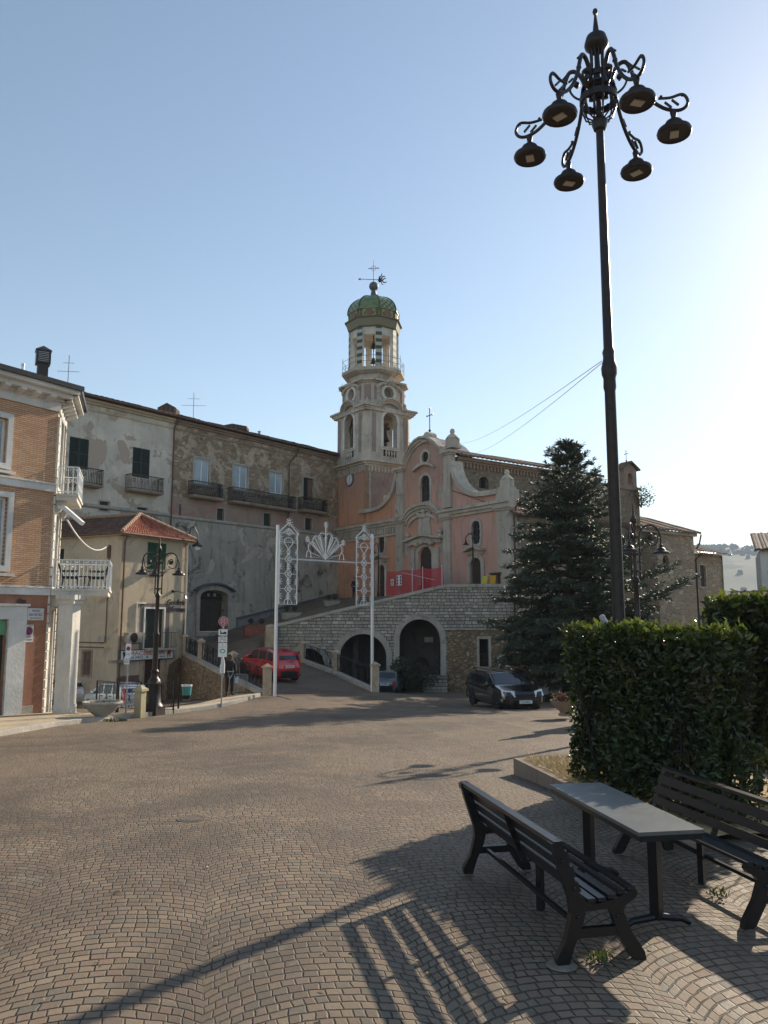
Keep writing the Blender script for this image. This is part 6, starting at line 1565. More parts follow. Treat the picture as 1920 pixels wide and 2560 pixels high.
def spl(P, n=5):
    out = []; Q = [P[0]]+list(P)+[P[-1]]
    for i in range(1, len(Q)-2):
        p0, p1, p2, p3 = [Vector(v) for v in Q[i-1:i+3]]
        for j in range(n):
            t = j/n; out.append(.5*((2*p1)+(-p0+p2)*t+(2*p0-5*p1+4*p2-p3)*t*t+(-p0+3*p1-3*p2+p3)*t**3))
    out.append(Vector(Q[-1])); return out
for i in range(6):
    a = R(-17)+2*pi*i/6; d = Vector((cos(a), sin(a), 0)); e = Vector((-d.y, d.x, 0)); Pp = lambda r, z: LC+d*r+Vector((0, 0, z))
    zr = (zr1+zr2)/2
    m = MB()
    arm = spl([Pp(.23, zr-.05), Pp(.2, zr+.12), Pp(.3, zr+.33), Pp(.42, zr+.36), Pp(.5, zr+.18), Pp(.56, zr-.02), Pp(.72, zl+.62), Pp(.92, zl+.42), Pp(1.1, zl+.34), Pp(1.22, zl+.36), Pp(1.27, zl+.46), Pp(1.2, zl+.58), Pp(1.03, zl+.56), Pp(.86, zl+.58)], 4)
    n = len(arm); m.tube(arm, [.036-.016*k/n for k in range(n)], 7)
    for r, z, rr_ in ((.52, zr+.1, .042), (.32, zr+.14, .05), (1.2, zl+.57, .026), (.9, zl+.6, .026)): m.ball(Pp(r, z), rr_, 7, 5)
    for r, z in ((.45, zr+.34), (.95, zl+.5), (1.05, zl+.52), (.7, zl+.74)): m.beam(Pp(r, z), Pp(r+.09, z-.1), .034, .026)
    m.tube(spl([Pp(.25, zr-.14), Pp(.36, zr-.06), Pp(.42, zr+.06), Pp(.36, zr+.14), Pp(.31, zr+.08)], 4), .018, 5)
    ao = m.build('arm', M_lampbrown, lampT, 50)
    c = Pp(RL, zl)
    hd_ = MB().lathe([(.03, .36), (.05, .32), (.035, .24), (.07, .19), (.115, .165), (.13, .14), (.135, .075), (.19, .065), (.24, .035), (.252, .0), (.245, -.03), (.23, -.05), (.21, -.03), (.0, -.02)], c, 22).build('lamp_head', M_lampbrown, lampT, 40)
    MB().beam(c+d*.0-e*.085-Vector((0, 0, .035)), c+e*.085-Vector((0, 0, .035)), .12, .02).build('led_panel', plain('pale_led', (.55, .5, .42), .4, 0, .05, 8, 0) if 'pale_led' not in MATS else MATS['pale_led'], hd_)

# ---------------------------------------------------------------- three armed lamps
def triple(label, p, rot):
    t = thing('street_lamp', label, 'street lamp', p, 'three armed street lamps')
    o = Vector(p); MM = Matrix.Translation(o) @ Matrix.Rotation(rot, 4, 'Z')
    def bb(n, m, mat, par=t, sm=40): m.xform(MM); return m.build(n, mat, par, sm)
    m = MB().cube(-.28, .28, -.28, .28, -.3, .3); m.lathe([(.34, .3), (.25, .42), (.21, 1.0), (.24, 1.05), (.2, 1.18), (.13, 1.25), (.12, 1.4), (.15, 1.45), (.1, 1.52)], n=8); bb('base', m, M_lampbrown)
    m = MB().lathe([(.095, 1.5), (.085, 2.6), (.11, 2.65), (.11, 2.72), (.075, 2.78), (.065, 3.95), (.1, 4.0), (.085, 4.06), (.04, 4.12), (.035, 5.5), (.07, 5.55), (.085, 5.62), (.05, 5.7), (.03, 5.76), (.018, 6.0), (.002, 6.05)], n=14); bb('pole', m, M_lampbrown)
    m = MB()
    for z in (4.25, 4.7, 5.15): m.lathe([(.1, z-.02), (.13, z-.02), (.13, z+.02), (.1, z+.02), (.1, z-.02)], n=14, cap=False); m.tube([(-.11, 0, z), (.11, 0, z)], .012, 5); m.tube([(0, -.11, z), (0, .11, z)], .012, 5)
    bb('clasp', m, M_lampbrown)
    for k in range(3):
        a = 2*pi*k/3+.25; d = Vector((cos(a), sin(a), 0)); P = lambda r, z: d*r+Vector((0, 0, z))
        m = MB().tube(spl([P(.13, 4.12), P(.13, 4.8), P(.14, 5.2), P(.22, 5.4), P(.42, 5.48), P(.6, 5.4), P(.7, 5.2), P(.71, 4.98)], 5), .023, 7)
        m.tube(spl([P(.66, 5.25), P(.6, 5.0), P(.45, 4.95), P(.33, 5.05), P(.33, 5.2), P(.44, 5.26), P(.5, 5.16), P(.45, 5.1)], 5), .016, 6); m.ball(P(.42, 5.15), .075, 8, 5)
        m.tube(spl([P(.14, 4.65), P(.22, 4.85), P(.4, 4.93)], 4), .012, 5); m.ball(P(.13, 4.1), .035, 6, 4)
        bb('arm', m, M_lampbrown)
        c = P(.71, 4.74); m = MB().lathe([(.02, .24), (.045, .22), (.04, .15), (.1, .115), (.125, .06), (.21, .025), (.225, -.015), (.2, -.03), (.0, -.01)], c, 16); bb('lamp_head', m, M_lampbrown)
    return t
pl = gpix(383, 1788); triple('brown three armed street lamp on the left kerb before the cream house', (pl.x, pl.y, pl.z), R(-18))
pr = atY(1592, 1500, 21); triple('brown three armed street lamp rising behind the hedge on the right', (pr.x, 21, gz(pr.x, 21)-.1), R(-12))

# ---------------------------------------------------------------- festoon arch (painted wooden light frames)
o = atY(692, 1600, 34.0); FLm = Frame((o.x, o.y), 41.0)
lum = thing('light_arch', 'white festive light arch with two lattice panels and a fan across the ramp mouth', 'light arch', FLm.p(3, -.9))
L_ = lambda x, y: FLm.pt(ZL, x, y)
lp_ = L_(178, 900)[0]; rp_ = L_(1497, 900)[0]; zlt = FLm.pt(ZD, 787, 100)[1]; zrt = FLm.pt(ZD, 1513, 172)[1]
for u, zt in ((lp_, zlt), (rp_, zrt)):
    b = FLm.p(u, 0); MB().box(FLm, u-.05, u+.05, ramp_z(b.x, b.y)-.3 if u > 3 else gz(b.x, b.y)-.2, zt, -.05, .05).build('post', M_white, lum)
bulbs = []
def seg(m, a, b, w=.035): m.beam(FLm.p(a[0], a[1], 0), FLm.p(b[0], b[1], 0), w*.78, .025)
def bulb_line(a, b, st=.13, off=(0, 0)):
    L = math.dist(a, b); n = max(1, int(L/st))
    for i in range(n+1): bulbs.append((a[0]+(b[0]-a[0])*i/n+off[0], a[1]+(b[1]-a[1])*i/n+off[1]))
def star(m, u, z, r, w=.026, half=0):
    for k in range(8):
        a = 2*pi*k/8
        if half and cos(a)*half < -.1: continue
        seg(m, (u+.3*r*cos(a), z+.3*r*sin(a)), (u+r*cos(a), z+r*sin(a)), w); bulbs.append((u+r*cos(a), z+r*sin(a)))
    P = [FLm.p(u+.45*r*cos(2*pi*k/10), z+.45*r*sin(2*pi*k/10), 0) for k in range(10)] if not half else [FLm.p(u+half*.45*r*abs(cos(pi*k/8-pi/2)), z+.45*r*sin(pi*k/8-pi/2), 0) for k in range(9)]
    m.tube(P, w*.38, 4, not half)
def panel_(xa, xb, yt, yb, yap, yrows, yst, ysd):
    m = MB(); ua, ub = L_(xa, (yt+yb)/2)[0], L_(xb, (yt+yb)/2)[0]; xm = (xa+xb)/2; Z = lambda y: L_(xm, y)[1]; um = (ua+ub)/2
    z0, z1, za = Z(yb), Z(yt), Z(yap)
    for u in (ua, ub): seg(m, (u, z0), (u, z1+.05), .045); bulb_line((u, z0+.1), (u, z1), .15, ((.05 if u == ua else -.05), 0))
    seg(m, (ua, z0), (ub, z0), .05); seg(m, (ua, z1), (ub, z1), .045); bulb_line((ua, z0+.06), (ub, z0+.06)); bulb_line((ua, z1+.06), (ub, z1+.06), .12)
    seg(m, (ua-.08, z1-.02), (um, za), .05); seg(m, (ub+.08, z1-.02), (um, za), .05); bulb_line((ua-.04, z1+.1), (um, za+.06), .1); bulb_line((ub+.04, z1+.1), (um, za+.06), .1)
    seg(m, (ua+.22, z1+.02), (um, za-.25), .03); seg(m, (ub-.22, z1+.02), (um, za-.25), .03); bulb_line((ua+.25, z1+.05), (um, za-.27), .1); bulb_line((ub-.25, z1+.05), (um, za-.27), .1)
    star(m, um, za+.02, .17); star(m, um, z1+.06, .15)
    w = (ub-ua)
    for y in yrows:
        z = Z(y); r = w*.2
        seg(m, (ua, z), (um-r, z), .03); seg(m, (um+r, z), (ub, z), .03)
        for k in range(4): a, b = pi/2*k, pi/2*(k+1); seg(m, (um+r*cos(a), z+r*sin(a)), (um+r*cos(b), z+r*sin(b)), .035)
        star(m, um, z, r*.42, .02); 
        for k in range(4): a = pi/2*k+pi/4; bulbs.append((um+r*.9*cos(a), z+r*.9*sin(a)))
    zs = [Z(y) for y in yrows]
    zarc = Z(yst[0]); P = [FLm.p(um+w*.26*cos(pi*k/10), zarc+w*.2*sin(pi*k/10), 0) for k in range(11)]; m.tube(P, .018, 4); seg(m, (ua, zarc), (ub, zarc), .04); bulb_line((ua, zarc+.06), (ub, zarc+.06), .11)
    for s in (-1, 1): seg(m, (um+s*w*.26, zarc), (um, zarc-w*.3), .035)
    for y in yst[1:]:
        z = Z(y); star(m, um, z, w*.12)
    for a_, b_ in zip([zarc-w*.3]+zs, zs+[z0]): seg(m, (um-.035, a_-w*.16), (um-.035, b_+w*.16), .022); seg(m, (um+.035, a_-w*.16), (um+.035, b_+w*.16), .022)
    P = [FLm.p(um+w*.22*cos(pi*k/8), z0+w*.26*sin(pi*k/8), 0) for k in range(9)]; m.tube(P, .016, 4); seg(m, (um, z0), (um, z0+w*.4), .03)
    for y in ysd:
        z = Z(y); star(m, ua, z, w*.15, half=1); star(m, ub, z, w*.15, half=-1)
    return m.build('lattice_panel', M_white, lum)
panel_(212, 458, 295, 1275, 145, (652, 855, 1062), (420, 550, 755, 962, 1172), (350, 550, 755, 962, 1165))
panel_(1277, 1484, 370, 1290, 235, (705, 898, 1090), (490, 610, 805, 998, 1195), (425, 610, 805, 998, 1195))
m = MB(); seg(m, L_(385, 645), L_(1480, 705), .045); seg(m, L_(460, 660), L_(1290, 706), .03)
m.build('crossbar', M_white, lum)
m = MB(); fc = L_(850, 655); rf = abs(L_(1110, 665)[0]-fc[0]); sg = 1
for i, k in enumerate((.08, .22, .36, .5, .64, .78, .92)):
    a = pi*k; L1 = rf*(1.15 if i in (0, 3, 6) else .92)
    a = {0: pi*.2, 1: pi*.3, 2: pi*.4, 3: pi*.5, 4: pi*.6, 5: pi*.7, 6: pi*.8}[i]
    L1 = rf*{0: 1.15, 1: .95, 2: .9, 3: 1.28, 4: .9, 5: .95, 6: 1.15}[i]
    e = (fc[0]+L1*cos(a), fc[1]+L1*sin(a)); seg(m, fc, e, .05 if i in (0, 3, 6) else .03); bulb_line(((fc[0]+e[0])/2, (fc[1]+e[1])/2), e, .09, (.05*sin(a), -.05*cos(a))); bulb_line(((fc[0]+e[0])/2, (fc[1]+e[1])/2), e, .09, (-.05*sin(a), .05*cos(a)))
    if i in (0, 3, 6): star(m, e[0], e[1], .13)
for i in range(6):
    a0 = pi*(.1+.8*i/6); a1 = pi*(.1+.8*(i+1)/6); c = (fc[0]+rf*.78*cos((a0+a1)/2), fc[1]+rf*.78*sin((a0+a1)/2)); rr_ = rf*.2
    P = [(c[0]+rr_*cos((a0+a1)/2+pi*(j/8-.5)*1.1), c[1]+rr_*sin((a0+a1)/2+pi*(j/8-.5)*1.1)) for j in range(9)]
    for p, q_ in zip(P, P[1:]): seg(m, p, q_, .035)
    for p in P: bulbs.append((p[0]+.05*cos((a0+a1)/2), p[1]+.05*sin((a0+a1)/2)))
    seg(m, P[0], (fc[0]+.3*rf*cos(a0), fc[1]+.3*rf*sin(a0)), .02); seg(m, P[-1], (fc[0]+.3*rf*cos(a1), fc[1]+.3*rf*sin(a1)), .02)
for s in (-1, 1):
    P = [(fc[0]+s*rf*(.85+.12*cos(pi*j/6)), fc[1]+.28*rf*sin(pi*j/6)+.02) for j in range(7)]
    for p, q_ in zip(P, P[1:]): seg(m, p, q_, .03)
bulb_line((fc[0]-rf, fc[1]+.05), (fc[0]+rf, fc[1]+.05), .12)
m.build('fan', M_white, lum)
m = MB()
for u, z in bulbs:
    c = FLm.p(u, z, .04); r = .017; m.add([c+Vector((r, 0, 0)), c-Vector((r, 0, 0)), c+Vector((0, r, 0)), c-Vector((0, r, 0)), c+Vector((0, 0, r*1.3)), c-Vector((0, 0, r*1.3))], [(0, 2, 4), (2, 1, 4), (1, 3, 4), (3, 0, 4), (2, 0, 5), (1, 2, 5), (3, 1, 5), (0, 3, 5)])
bo = m.build('bulbs', M_bulb, lum); bo['kind'] = 'stuff'

# ---------------------------------------------------------------- traffic signs and pavement furniture
def post_sign(px, py, Y=None):
    p = gpix(px, py); return p
p = gpix(553, 1768); FS = Frame((p.x, p.y), 92); D_ = lambda x, y: FS.pt(ZN, x, y)
t = thing('traffic_sign', 'no stopping sign with tow away plates on a grey pole at the kerb', 'sign', p)
r_ = lambda x0, x1, y0, y1: FS.rect(ZN, x0, x1, y0, y1)
u, z = D_(90, 403); rr_ = abs(D_(180, 403)[0]-D_(0, 403)[0])/2; zt = z+rr_
MB().tube([p-Vector((0, 0, .3)), FS.p(0, zt-.05, 0)], .028, 10).build('pole', M_steel, t)
u = 0
MB().prism(FS, ellipse(u, z, rr_, rr_, 28), .031, .04).build('white_rim', M_white, t); MB().prism(FS, ellipse(u, z, rr_*.94, rr_*.94, 28), .0402, .044).build('red_ring', M_redpaint, t)
MB().prism(FS, ellipse(u, z, rr_*.68, rr_*.68, 28), .0442, .047).build('white_ring', M_white, t); MB().prism(FS, ellipse(u, z, rr_*.62, rr_*.62, 28), .0472, .05).build('blue_disc', M_bluepaint, t)
for s in (-1, 1):
    a = Vector((cos(pi/4)*s, sin(pi/4))); b = Vector((-a.y, a.x)); k = rr_*.66
    for wv, n0, mt, nm in ((.17, .0503, M_white, 'white_bar'), (.09, .053, M_redpaint, 'red_bar')):
        n0 += .0008*(s > 0); MB().prism(FS, [(u+a.x*k*q1+b.x*wv*rr_*q2, z+a.y*k*q1+b.y*wv*rr_*q2) for q1, q2 in ((1, 1), (1, -1), (-1, -1), (-1, 1))], n0, n0+.0015).build(nm, mt, t)
w_ = rr_*.92
for (y0, y1, nm) in ((548, 672, 0), (684, 800, 1), (806, 1078, 2)):
    za, zb2 = D_(90, y0)[1], D_(90, y1)[1]; MB().box(FS, u-w_, u+w_, zb2+.008, za-.008, .031, .038).build('plate', M_white, t)
    h_ = za-zb2
    if nm == 0:
        MB().prism(FS, [(u-w_*.8, zb2+h_*.25), (u+w_*.85, zb2+h_*.25), (u+w_*.8, zb2+h_*.5), (u+w_*.4, zb2+h_*.62), (u+w_*.1, zb2+h_*.5), (u-w_*.3, zb2+h_*.45), (u-w_*.5, zb2+h_*.8), (u-w_*.62, zb2+h_*.8), (u-w_*.6, zb2+h_*.4)], .0381, .041).build('tow_truck', M_ink, t)
    if nm == 1:
        for i, s in enumerate(('DALLE ORE', 'ALLE ORE', '0 - 24')): text(s, FS, u, za-h_*(.22+.27*i), h_*.24, M_ink, t, .038, w_*1.3)
    if nm == 2:
        text('E', FS, u, za-h_*.14, h_*.16, M_ink, t, .038); MB().ring(FS, ellipse(u, zb2+h_*.42, w_*.42, w_*.3, 16), ellipse(u, zb2+h_*.42, w_*.62, w_*.48, 16), .0381, .041).build('round_symbol', M_teal, t); MB().box(FS, u-w_*.7, u+w_*.7, za-h_*.3, za-h_*.285, .0381, .04).build('rule', M_ink, t)
za, zb2 = D_(90, 1085)[1], D_(90, 1380)[1]; MB().tube([FS.p(0, za+.02, 0), FS.p(.02, za-.25, .01), FS.p(0, zb2+.28, 0), FS.p(0, zb2, 0)], [.045, .08, .1, .095], 9).build('paper_wrap', M_whitecloth, t)
# no parking sign beside the three armed lamp
p = gpix(314, 1795); FS2 = Frame((p.x, p.y), 80); t = thing('traffic_sign', 'white no parking sign with small plate below on a thin leaning pole', 'sign', p)
r = FS2.rect(ZM, 258, 370, 402, 700); r2 = FS2.rect(ZM, 236, 350, 704, 835); u = 0; w_ = (r[1]-r[0])/2
MB().tube([p-Vector((0, 0, .3)), FS2.p(0, r[3]-.1)], .024, 8).build('pole', M_steel, t)
MB().box(FS2, -w_, w_, r[2], r[3], .026, .036).build('plate', M_white, t); h_ = r[3]-r[2]
noparking(FS2, 0, r[3]-h_*.36, w_*.78, .037, t); text('0-24', FS2, 0, r[2]+h_*.24, h_*.18, M_ink, t, .037, w_*1.2)
MB().box(FS2, -w_-.04, w_-.04, r2[2], r2[3], .028, .036).build('plate', M_white, t)
for i, s in enumerate(('ECCETTO', 'RESIDENTI')): text(s, FS2, -.04, r2[3]-(r2[3]-r2[2])*(.3+.36*i), (r2[3]-r2[2])*.28, M_ink, t, .037, w_*1.6)
# brown direction board on the corner pipe
u0, z0 = FT.pt(ZB, 950, 1238); u1, z1 = FT.pt(ZB, 1045, 1210); t = thing('direction_board', 'small arrow shaped direction board on the drainpipe of the cream house', 'sign', FT.p(-.1, z0, .2))
MB().prism(FT, [(-.75, z0), (.45, z0), (.75, (z0+z1)/2), (.45, z1+.03), (-.75, z1+.03)], .17, .2).build('board', M_pillar, t); text('CENTRO', FT, -.15, (z0+z1)/2, .17, M_ink, t, .201, .8)
MB().prism(FT, [(.3, z0+.03), (.47, z0+.03), (.68, (z0+z1)/2), (.47, z1), (.3, z1)], .2003, .206).build('arrow_tip', M_redpaint, t)
# concrete bowl planter, weeds, yellow pillar, railing panels, bin
p = gpix(254, 1801); p.z += .0; t = thing('bowl_planter', 'round concrete bowl planter on a foot at the pavement edge', 'planter', p)
MB().lathe([(.24, .0), (.25, .06), (.2, .1), (.22, .16), (.36, .26), (.5, .42), (.56, .5), (.6, .52), (.6, .58), (.54, .58), (.5, .5), (.0, .48)], p, 26).build('bowl', M_concrete, t, 40)
m = MB(); rw = random.Random(8)
for i in range(160):
    a, r = rw.random()*2*pi, .47*math.sqrt(rw.random()); q_ = p+Vector((r*cos(a), r*sin(a), .5)); d = Vector((rw.gauss(0, .5), rw.gauss(0, .5), 1)).normalized()*rw.uniform(.03, .1); e = d.orthogonal().normalized()*.012; m.add([q_-e, q_+e, q_+d], [(0, 1, 2)])
m.build('withered_plants', plain('withered', (.14, .1, .05), .9, 0, .4, 20, 0), t)
def tuft(name, p, r, h, n, mat, label, cat, group=None, seed=1, w=.02):
    m = MB(); rw = random.Random(seed)
    for i in range(n):
        a, k = rw.random()*2*pi, r*math.sqrt(rw.random()); q_ = Vector(p)+Vector((k*cos(a), k*sin(a), 0)); d = Vector((rw.gauss(0, .45), rw.gauss(0, .45), 1)).normalized()*h*rw.uniform(.4, 1); e = Vector((rw.gauss(0, 1), rw.gauss(0, 1), 0)).normalized()*w
        m.add([q_-e, q_+e, q_+d*.6+e*.7, q_+d, q_+d*.6-e*.7], [(0, 1, 2, 3, 4)])
    o = m.build(name, mat, None); recentre(o); return tag(o, label, cat, group)
M_grassgreen = leafmat('weed_leaf', (.05, .075, .02), (.09, .1, .03), (.14, .11, .05), .6, .2)
q_ = gpix(292, 1803); tuft('weed_clump', q_+Vector((0, 0, .0)), .3, .14, 90, M_grassgreen, 'clump of green weeds in the gutter beside the bowl planter', 'weeds')
M_yel = plaster('yellow_pillar_paint', (.46, .4, .25), (.3, .25, .15), .4)
p = gpix(346, 1797); t = thing('barrier_pillar', 'short yellowish stone pillar in the pavement railing beside the silver car', 'pillar', p+Vector((0, .5, 0)))
pp_ = p+Vector((-.1, .45, 0)); pillar((pp_.x, pp_.y), p.z, .98, .26, t, 20, M_yel)
def bar_panel(label, a, b, h):
    a, b = Vector(a), Vector(b); t = thing('street_railing', label, 'railing', a.lerp(b, .5), 'grey railings along the left pavement')
    m = MB()
    for q_ in (a, b): m.beam(q_-Vector((0, 0, .1)), q_+Vector((0, 0, h+.06)), .045, .045)
    m.build('posts', M_black, t) if 0 else None
    MB().beam(a-Vector((0, 0, .1)), a+Vector((0, 0, h+.06)), .045, .045).build('post', M_black, t); MB().beam(b-Vector((0, 0, .1)), b+Vector((0, 0, h+.06)), .045, .045).build('post', M_black, t)
    lattice(MB(), a+(b-a)*.02+Vector((0, 0, .06)), b-(b-a)*.02+Vector((0, 0, .06)), h-.06, .008, .016).build('bars', M_black, t)
A = gpix(232, 1790)+Vector((-.3, 1.9, 0)); 
def back(px, py, dy): 
    q_ = gpix(px, py); q_ = q_+Vector((-.05*dy, dy, 0)); q_.z = gz(q_.x, min(q_.y, 31))+.1; return q_
bar_panel('street railing from the white balcony pillar to the bowl planter', back(188, 1792, 2.2), back(262, 1792, 1.3), .95)
bar_panel('street railing between the bowl planter and the yellow pillar', back(268, 1793, 1.2), back(338, 1795, .6), .95)
bar_panel('street railing between the yellow pillar and the brown street lamp', back(352, 1795, .5), back(376, 1793, .4), .95)
bar_panel('street railing between the brown street lamp and the teal litter bin', back(395, 1789, .35), back(428, 1786, .3), .95)
p = back(441, 1782, .3); t = thing('litter_bin', 'teal litter bin with white rim hung on a post', 'bin', p)
MB().tube([p-Vector((0, 0, .1)), p+Vector((0, 0, 1.1))], .035, 8).build('post', M_black, t)
c = p+Vector((.28, -.02, .32)); MB().lathe([(.12, 0), (.145, .02), (.18, .5), (.165, .5), (.13, .05), (.0, .05)], c, 16).build('basket', M_teal, t, 40); MB().lathe([(.175, .47), (.195, .48), (.195, .53), (.172, .53), (.175, .47)], c, 16, cap=False).build('rim', M_white, t); MB().lathe([(.148, .03), (.16, .17), (.164, .17), (.152, .03)], c, 16, cap=False).build('dark_base', M_black, t)
MB().beam(p+Vector((0, 0, .28)), c+Vector((0, 0, .06)), .04, .04).build('bracket', M_black, t)
# crowd barrier by the ramp wall
a, b = atY(585, 1730, 36.3), atY(619, 1728, 37.0); a.z = gz(a.x, a.y); b.z = gz(b.x, b.y)
t = thing('crowd_barrier', 'grey metal crowd barrier leaning behind the pedestrian in black', 'barrier', a.lerp(b, .5))
m = MB(); H = Vector((0, 0, 1.05)); l0 = Vector((0, 0, .25)); m.tube([a+l0, a+H*.96, a.lerp(b, .06)+H, a.lerp(b, .94)+H, b+H*.96, b+l0], .022, 6); m.tube([a+l0, b+l0], .02, 6)
m.build('frame', M_steel, t)
m = MB()
for i in range(1, 10): q_ = a.lerp(b, i/10); m.tube([q_+l0, q_+H], .012, 5)
m.build('bars', M_steel, t); MB().beam(a.lerp(b, .02)+Vector((0, -.02, .8)), a.lerp(b, .3)+Vector((0, -.02, .8)), .01, .3).build('plate', M_white, t)
for q_ in (a, b): MB().tube([q_+Vector((-.2, .25, .0)), q_+l0, q_+Vector((.2, -.35, 0))], .018, 5).build('foot', M_steel, t)
# manhole covers
mc = gpix(478, 2049); single('manhole_cover', MB().lathe([(.17, 0), (.17, .006), (.14, .006), (.14, .003), (.13, .003), (.13, .008), (.0, .008)], (mc.x, mc.y, mc.z+.004), 24), plain('cover_iron', (.16, .125, .095), .6, .3, .3, 20, .004), 'round iron manhole cover set in the cobbles', 'manhole cover')
# ---------------------------------------------------------------- cars
def car(name, label, loc, head, paint, L, W, H, top, belt, glass_x, wheel_x, wr=.3, cabin=.80, taillight='low', roofbars=False, plate='', bumper=None, pitchv=0.0, rollv=0.0):
    """top: (x, z) outline of the body from nose (+) to tail (-); belt: same for the waistline"""
    t = thing(name, label, 'car', loc); 
    tx = [p[0] for p in top][::-1]; tz = [p[1] for p in top][::-1]; bx = [p[0] for p in belt][::-1]; bz = [p[1] for p in belt][::-1]
    h = L/2
    def ring(x):
        e = min(1, (h-abs(x))/.42); e = 1-(1-max(e, 0))**2.4; w = W/2*(.80+.20*e)
        lo = .2+.1*(1-e); zt = float(np.interp(x, tx, tz)); zb = min(float(np.interp(x, bx, bz)), zt-.02); g = max(0, min(1, (zt-zb)/(H-.9)))
        wr_ = w*(1-(1-cabin)*g)
        return [(w*.86, lo), (w*.97, lo+.07), (w, lo+.22), (w*1.0, .25*lo+.75*zb), (w*.97, zb), (w*.97+(wr_-w*.97)*.5, zb+(zt-zb)*.5), (w*.97+(wr_-w*.97)*.88, zb+(zt-zb)*.88), (wr_*.86, zb+(zt-zb)*.985), (wr_*.45, zt+.012*g), (0, zt+.018*g)]
    def surf(x, s, off=0.0):
        rg = ring(x); i = int(min(max(s, 0), len(rg)-1.0001)); f = s-i; a, b = rg[i], rg[i+1]
        p = Vector((x, a[0]+(b[0]-a[0])*f, a[1]+(b[1]-a[1])*f))
        if off:
            d = 1e-2; r2 = ring(x+d); q1 = Vector((x+d, r2[i][0]+(r2[i+1][0]-r2[i][0])*f, r2[i][1]+(r2[i+1][1]-r2[i][1])*f))-p; q2 = Vector((0, b[0]-a[0], b[1]-a[1]))
            n = q1.cross(q2)
            if n.length > 1e-9:
                n.normalize()
                if n.y < -.01 or (abs(n.y) <= .01 and n.z < 0): n = -n
                p = p+n*off
        return p
    MM = Matrix.Translation(Vector(loc)) @ Matrix.Rotation(R(90)-head, 4, 'Z') @ Matrix.Rotation(pitchv, 4, 'Y') @ Matrix.Rotation(rollv, 4, 'X')
    def bb(n, m, mat, par=t, sm=None): m.xform(MM); return m.build(n, mat, par, sm)
    xs = sorted(set([round(v, 3) for v in np.linspace(-h, h, 34)]+[round(v, 3) for v in tx if abs(v) <= h]))
    rows = []
    for x in xs:
        rg = ring(x); rows.append([Vector((x, -y, z)) for y, z in rg]+[Vector((x, y, z)) for y, z in rg[::-1][1:]])
    m = MB().grid(rows); k = len(rows[0])
    m.f.append(tuple(range(k))); m.f.append(tuple(range((len(rows)-1)*k, len(rows)*k)))
    m.cube(-h+.3, h-.3, -W/2+.12, W/2-.12, .16, .5)
    body = bb('body', m, paint, t, 28)
    def patch(x0, x1, s0, s1, off=.006, nx=8, ns=4, x0b=None, x1b=None):
        out = []
        for j in range(ns+1):
            s = s0+(s1-s0)*j/ns; a = x0+((x0b if x0b is not None else x0)-x0)*j/ns; b = x1+((x1b if x1b is not None else x1)-x1)*j/ns
            out.append([surf(a+(b-a)*i/nx, s, off) for i in range(nx+1)])
        return out
    def both(n, mat, *a, **kw):
        for s in (1, -1):
            g = [[Vector((v.x, v.y*s, v.z)) for v in r] for r in patch(*a, **kw)]; bb(n, MB().grid(g), mat, t, 40)
    for x0, x1, x0b, x1b in glass_x['side']: both('side_window', M_carglass, x0, x1, 4.12, 6.5, x0b=x0b, x1b=x1b)
    for key, nm in (('front', 'windscreen'), ('rear', 'rear_window')):
        x0, x1 = glass_x[key]; rows = []
        for i in range(9):
            x = x0+(x1-x0)*i/8; r = []
            for s in (6.8, 7.3, 8, 8.6, 9): r.append(surf(x, s, .006))
            rows.append([Vector((v.x, -v.y, v.z)) for v in r]+r[::-1][1:])
        bb(nm, MB().grid(rows), M_carglass, t, 40)
    for x in wheel_x:
        for s in (1, -1):
            y = s*(W/2-.085); c = Vector((x, y, wr))
            def disc(prof): 
                m = MB().lathe(prof, n=20); m.xform(Matrix.Translation(c) @ Matrix.Rotation(-s*pi/2, 4, 'X')); return m
            wo = bb('wheel', disc([(wr*.62, -.1), (wr*.95, -.1), (wr, -.07), (wr, .07), (wr*.95, .1), (wr*.66, .1), (wr*.62, .07)]), M_rubber, t, 40)
            m = disc([(wr*.66, .06), (wr*.62, .085), (wr*.2, .07), (.0, .09)]); bb('rim', m, M_rim, wo, 40)
            m = MB()
            for kk in range(5): a = 2*pi*kk/5; m.beam(Vector((.26*wr*cos(a), .26*wr*sin(a), .095)), Vector((.6*wr*cos(a+.2), .6*wr*sin(a+.2), .095)), .045, .01)
            m.xform(Matrix.Translation(c) @ Matrix.Rotation(-s*pi/2, 4, 'X')); bb('rim_gap', m, M_black, wo)
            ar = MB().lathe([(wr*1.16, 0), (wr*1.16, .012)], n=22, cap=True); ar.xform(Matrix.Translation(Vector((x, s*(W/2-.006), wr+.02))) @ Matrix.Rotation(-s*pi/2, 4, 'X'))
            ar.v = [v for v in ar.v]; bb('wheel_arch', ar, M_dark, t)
    bm_ = bumper or paint
    for e, nm in ((1, 'front_bumper'), (-1, 'rear_bumper')):
        P = [(h*e-.3*e, -W/2-.01), (h*e-.06*e, -W/2*.86), (h*e+.03*e, -W/2*.5), (h*e+.045*e, 0), (h*e+.03*e, W/2*.5), (h*e-.06*e, W/2*.86), (h*e-.3*e, W/2+.01)]
        rows = [[Vector((x, y, z)) for x, y in P] for z in (.24, .3, .52, .56)]; rows[0] = [Vector((v.x-.05*e, v.y*.97, v.z)) for v in rows[0]]; rows[3] = [Vector((v.x-.04*e, v.y*.98, v.z)) for v in rows[3]]
        bb(nm, MB().grid(rows), bm_ if nm != 'x' else paint, t, 40)
    zf = float(np.interp(h-.02, tx, tz))
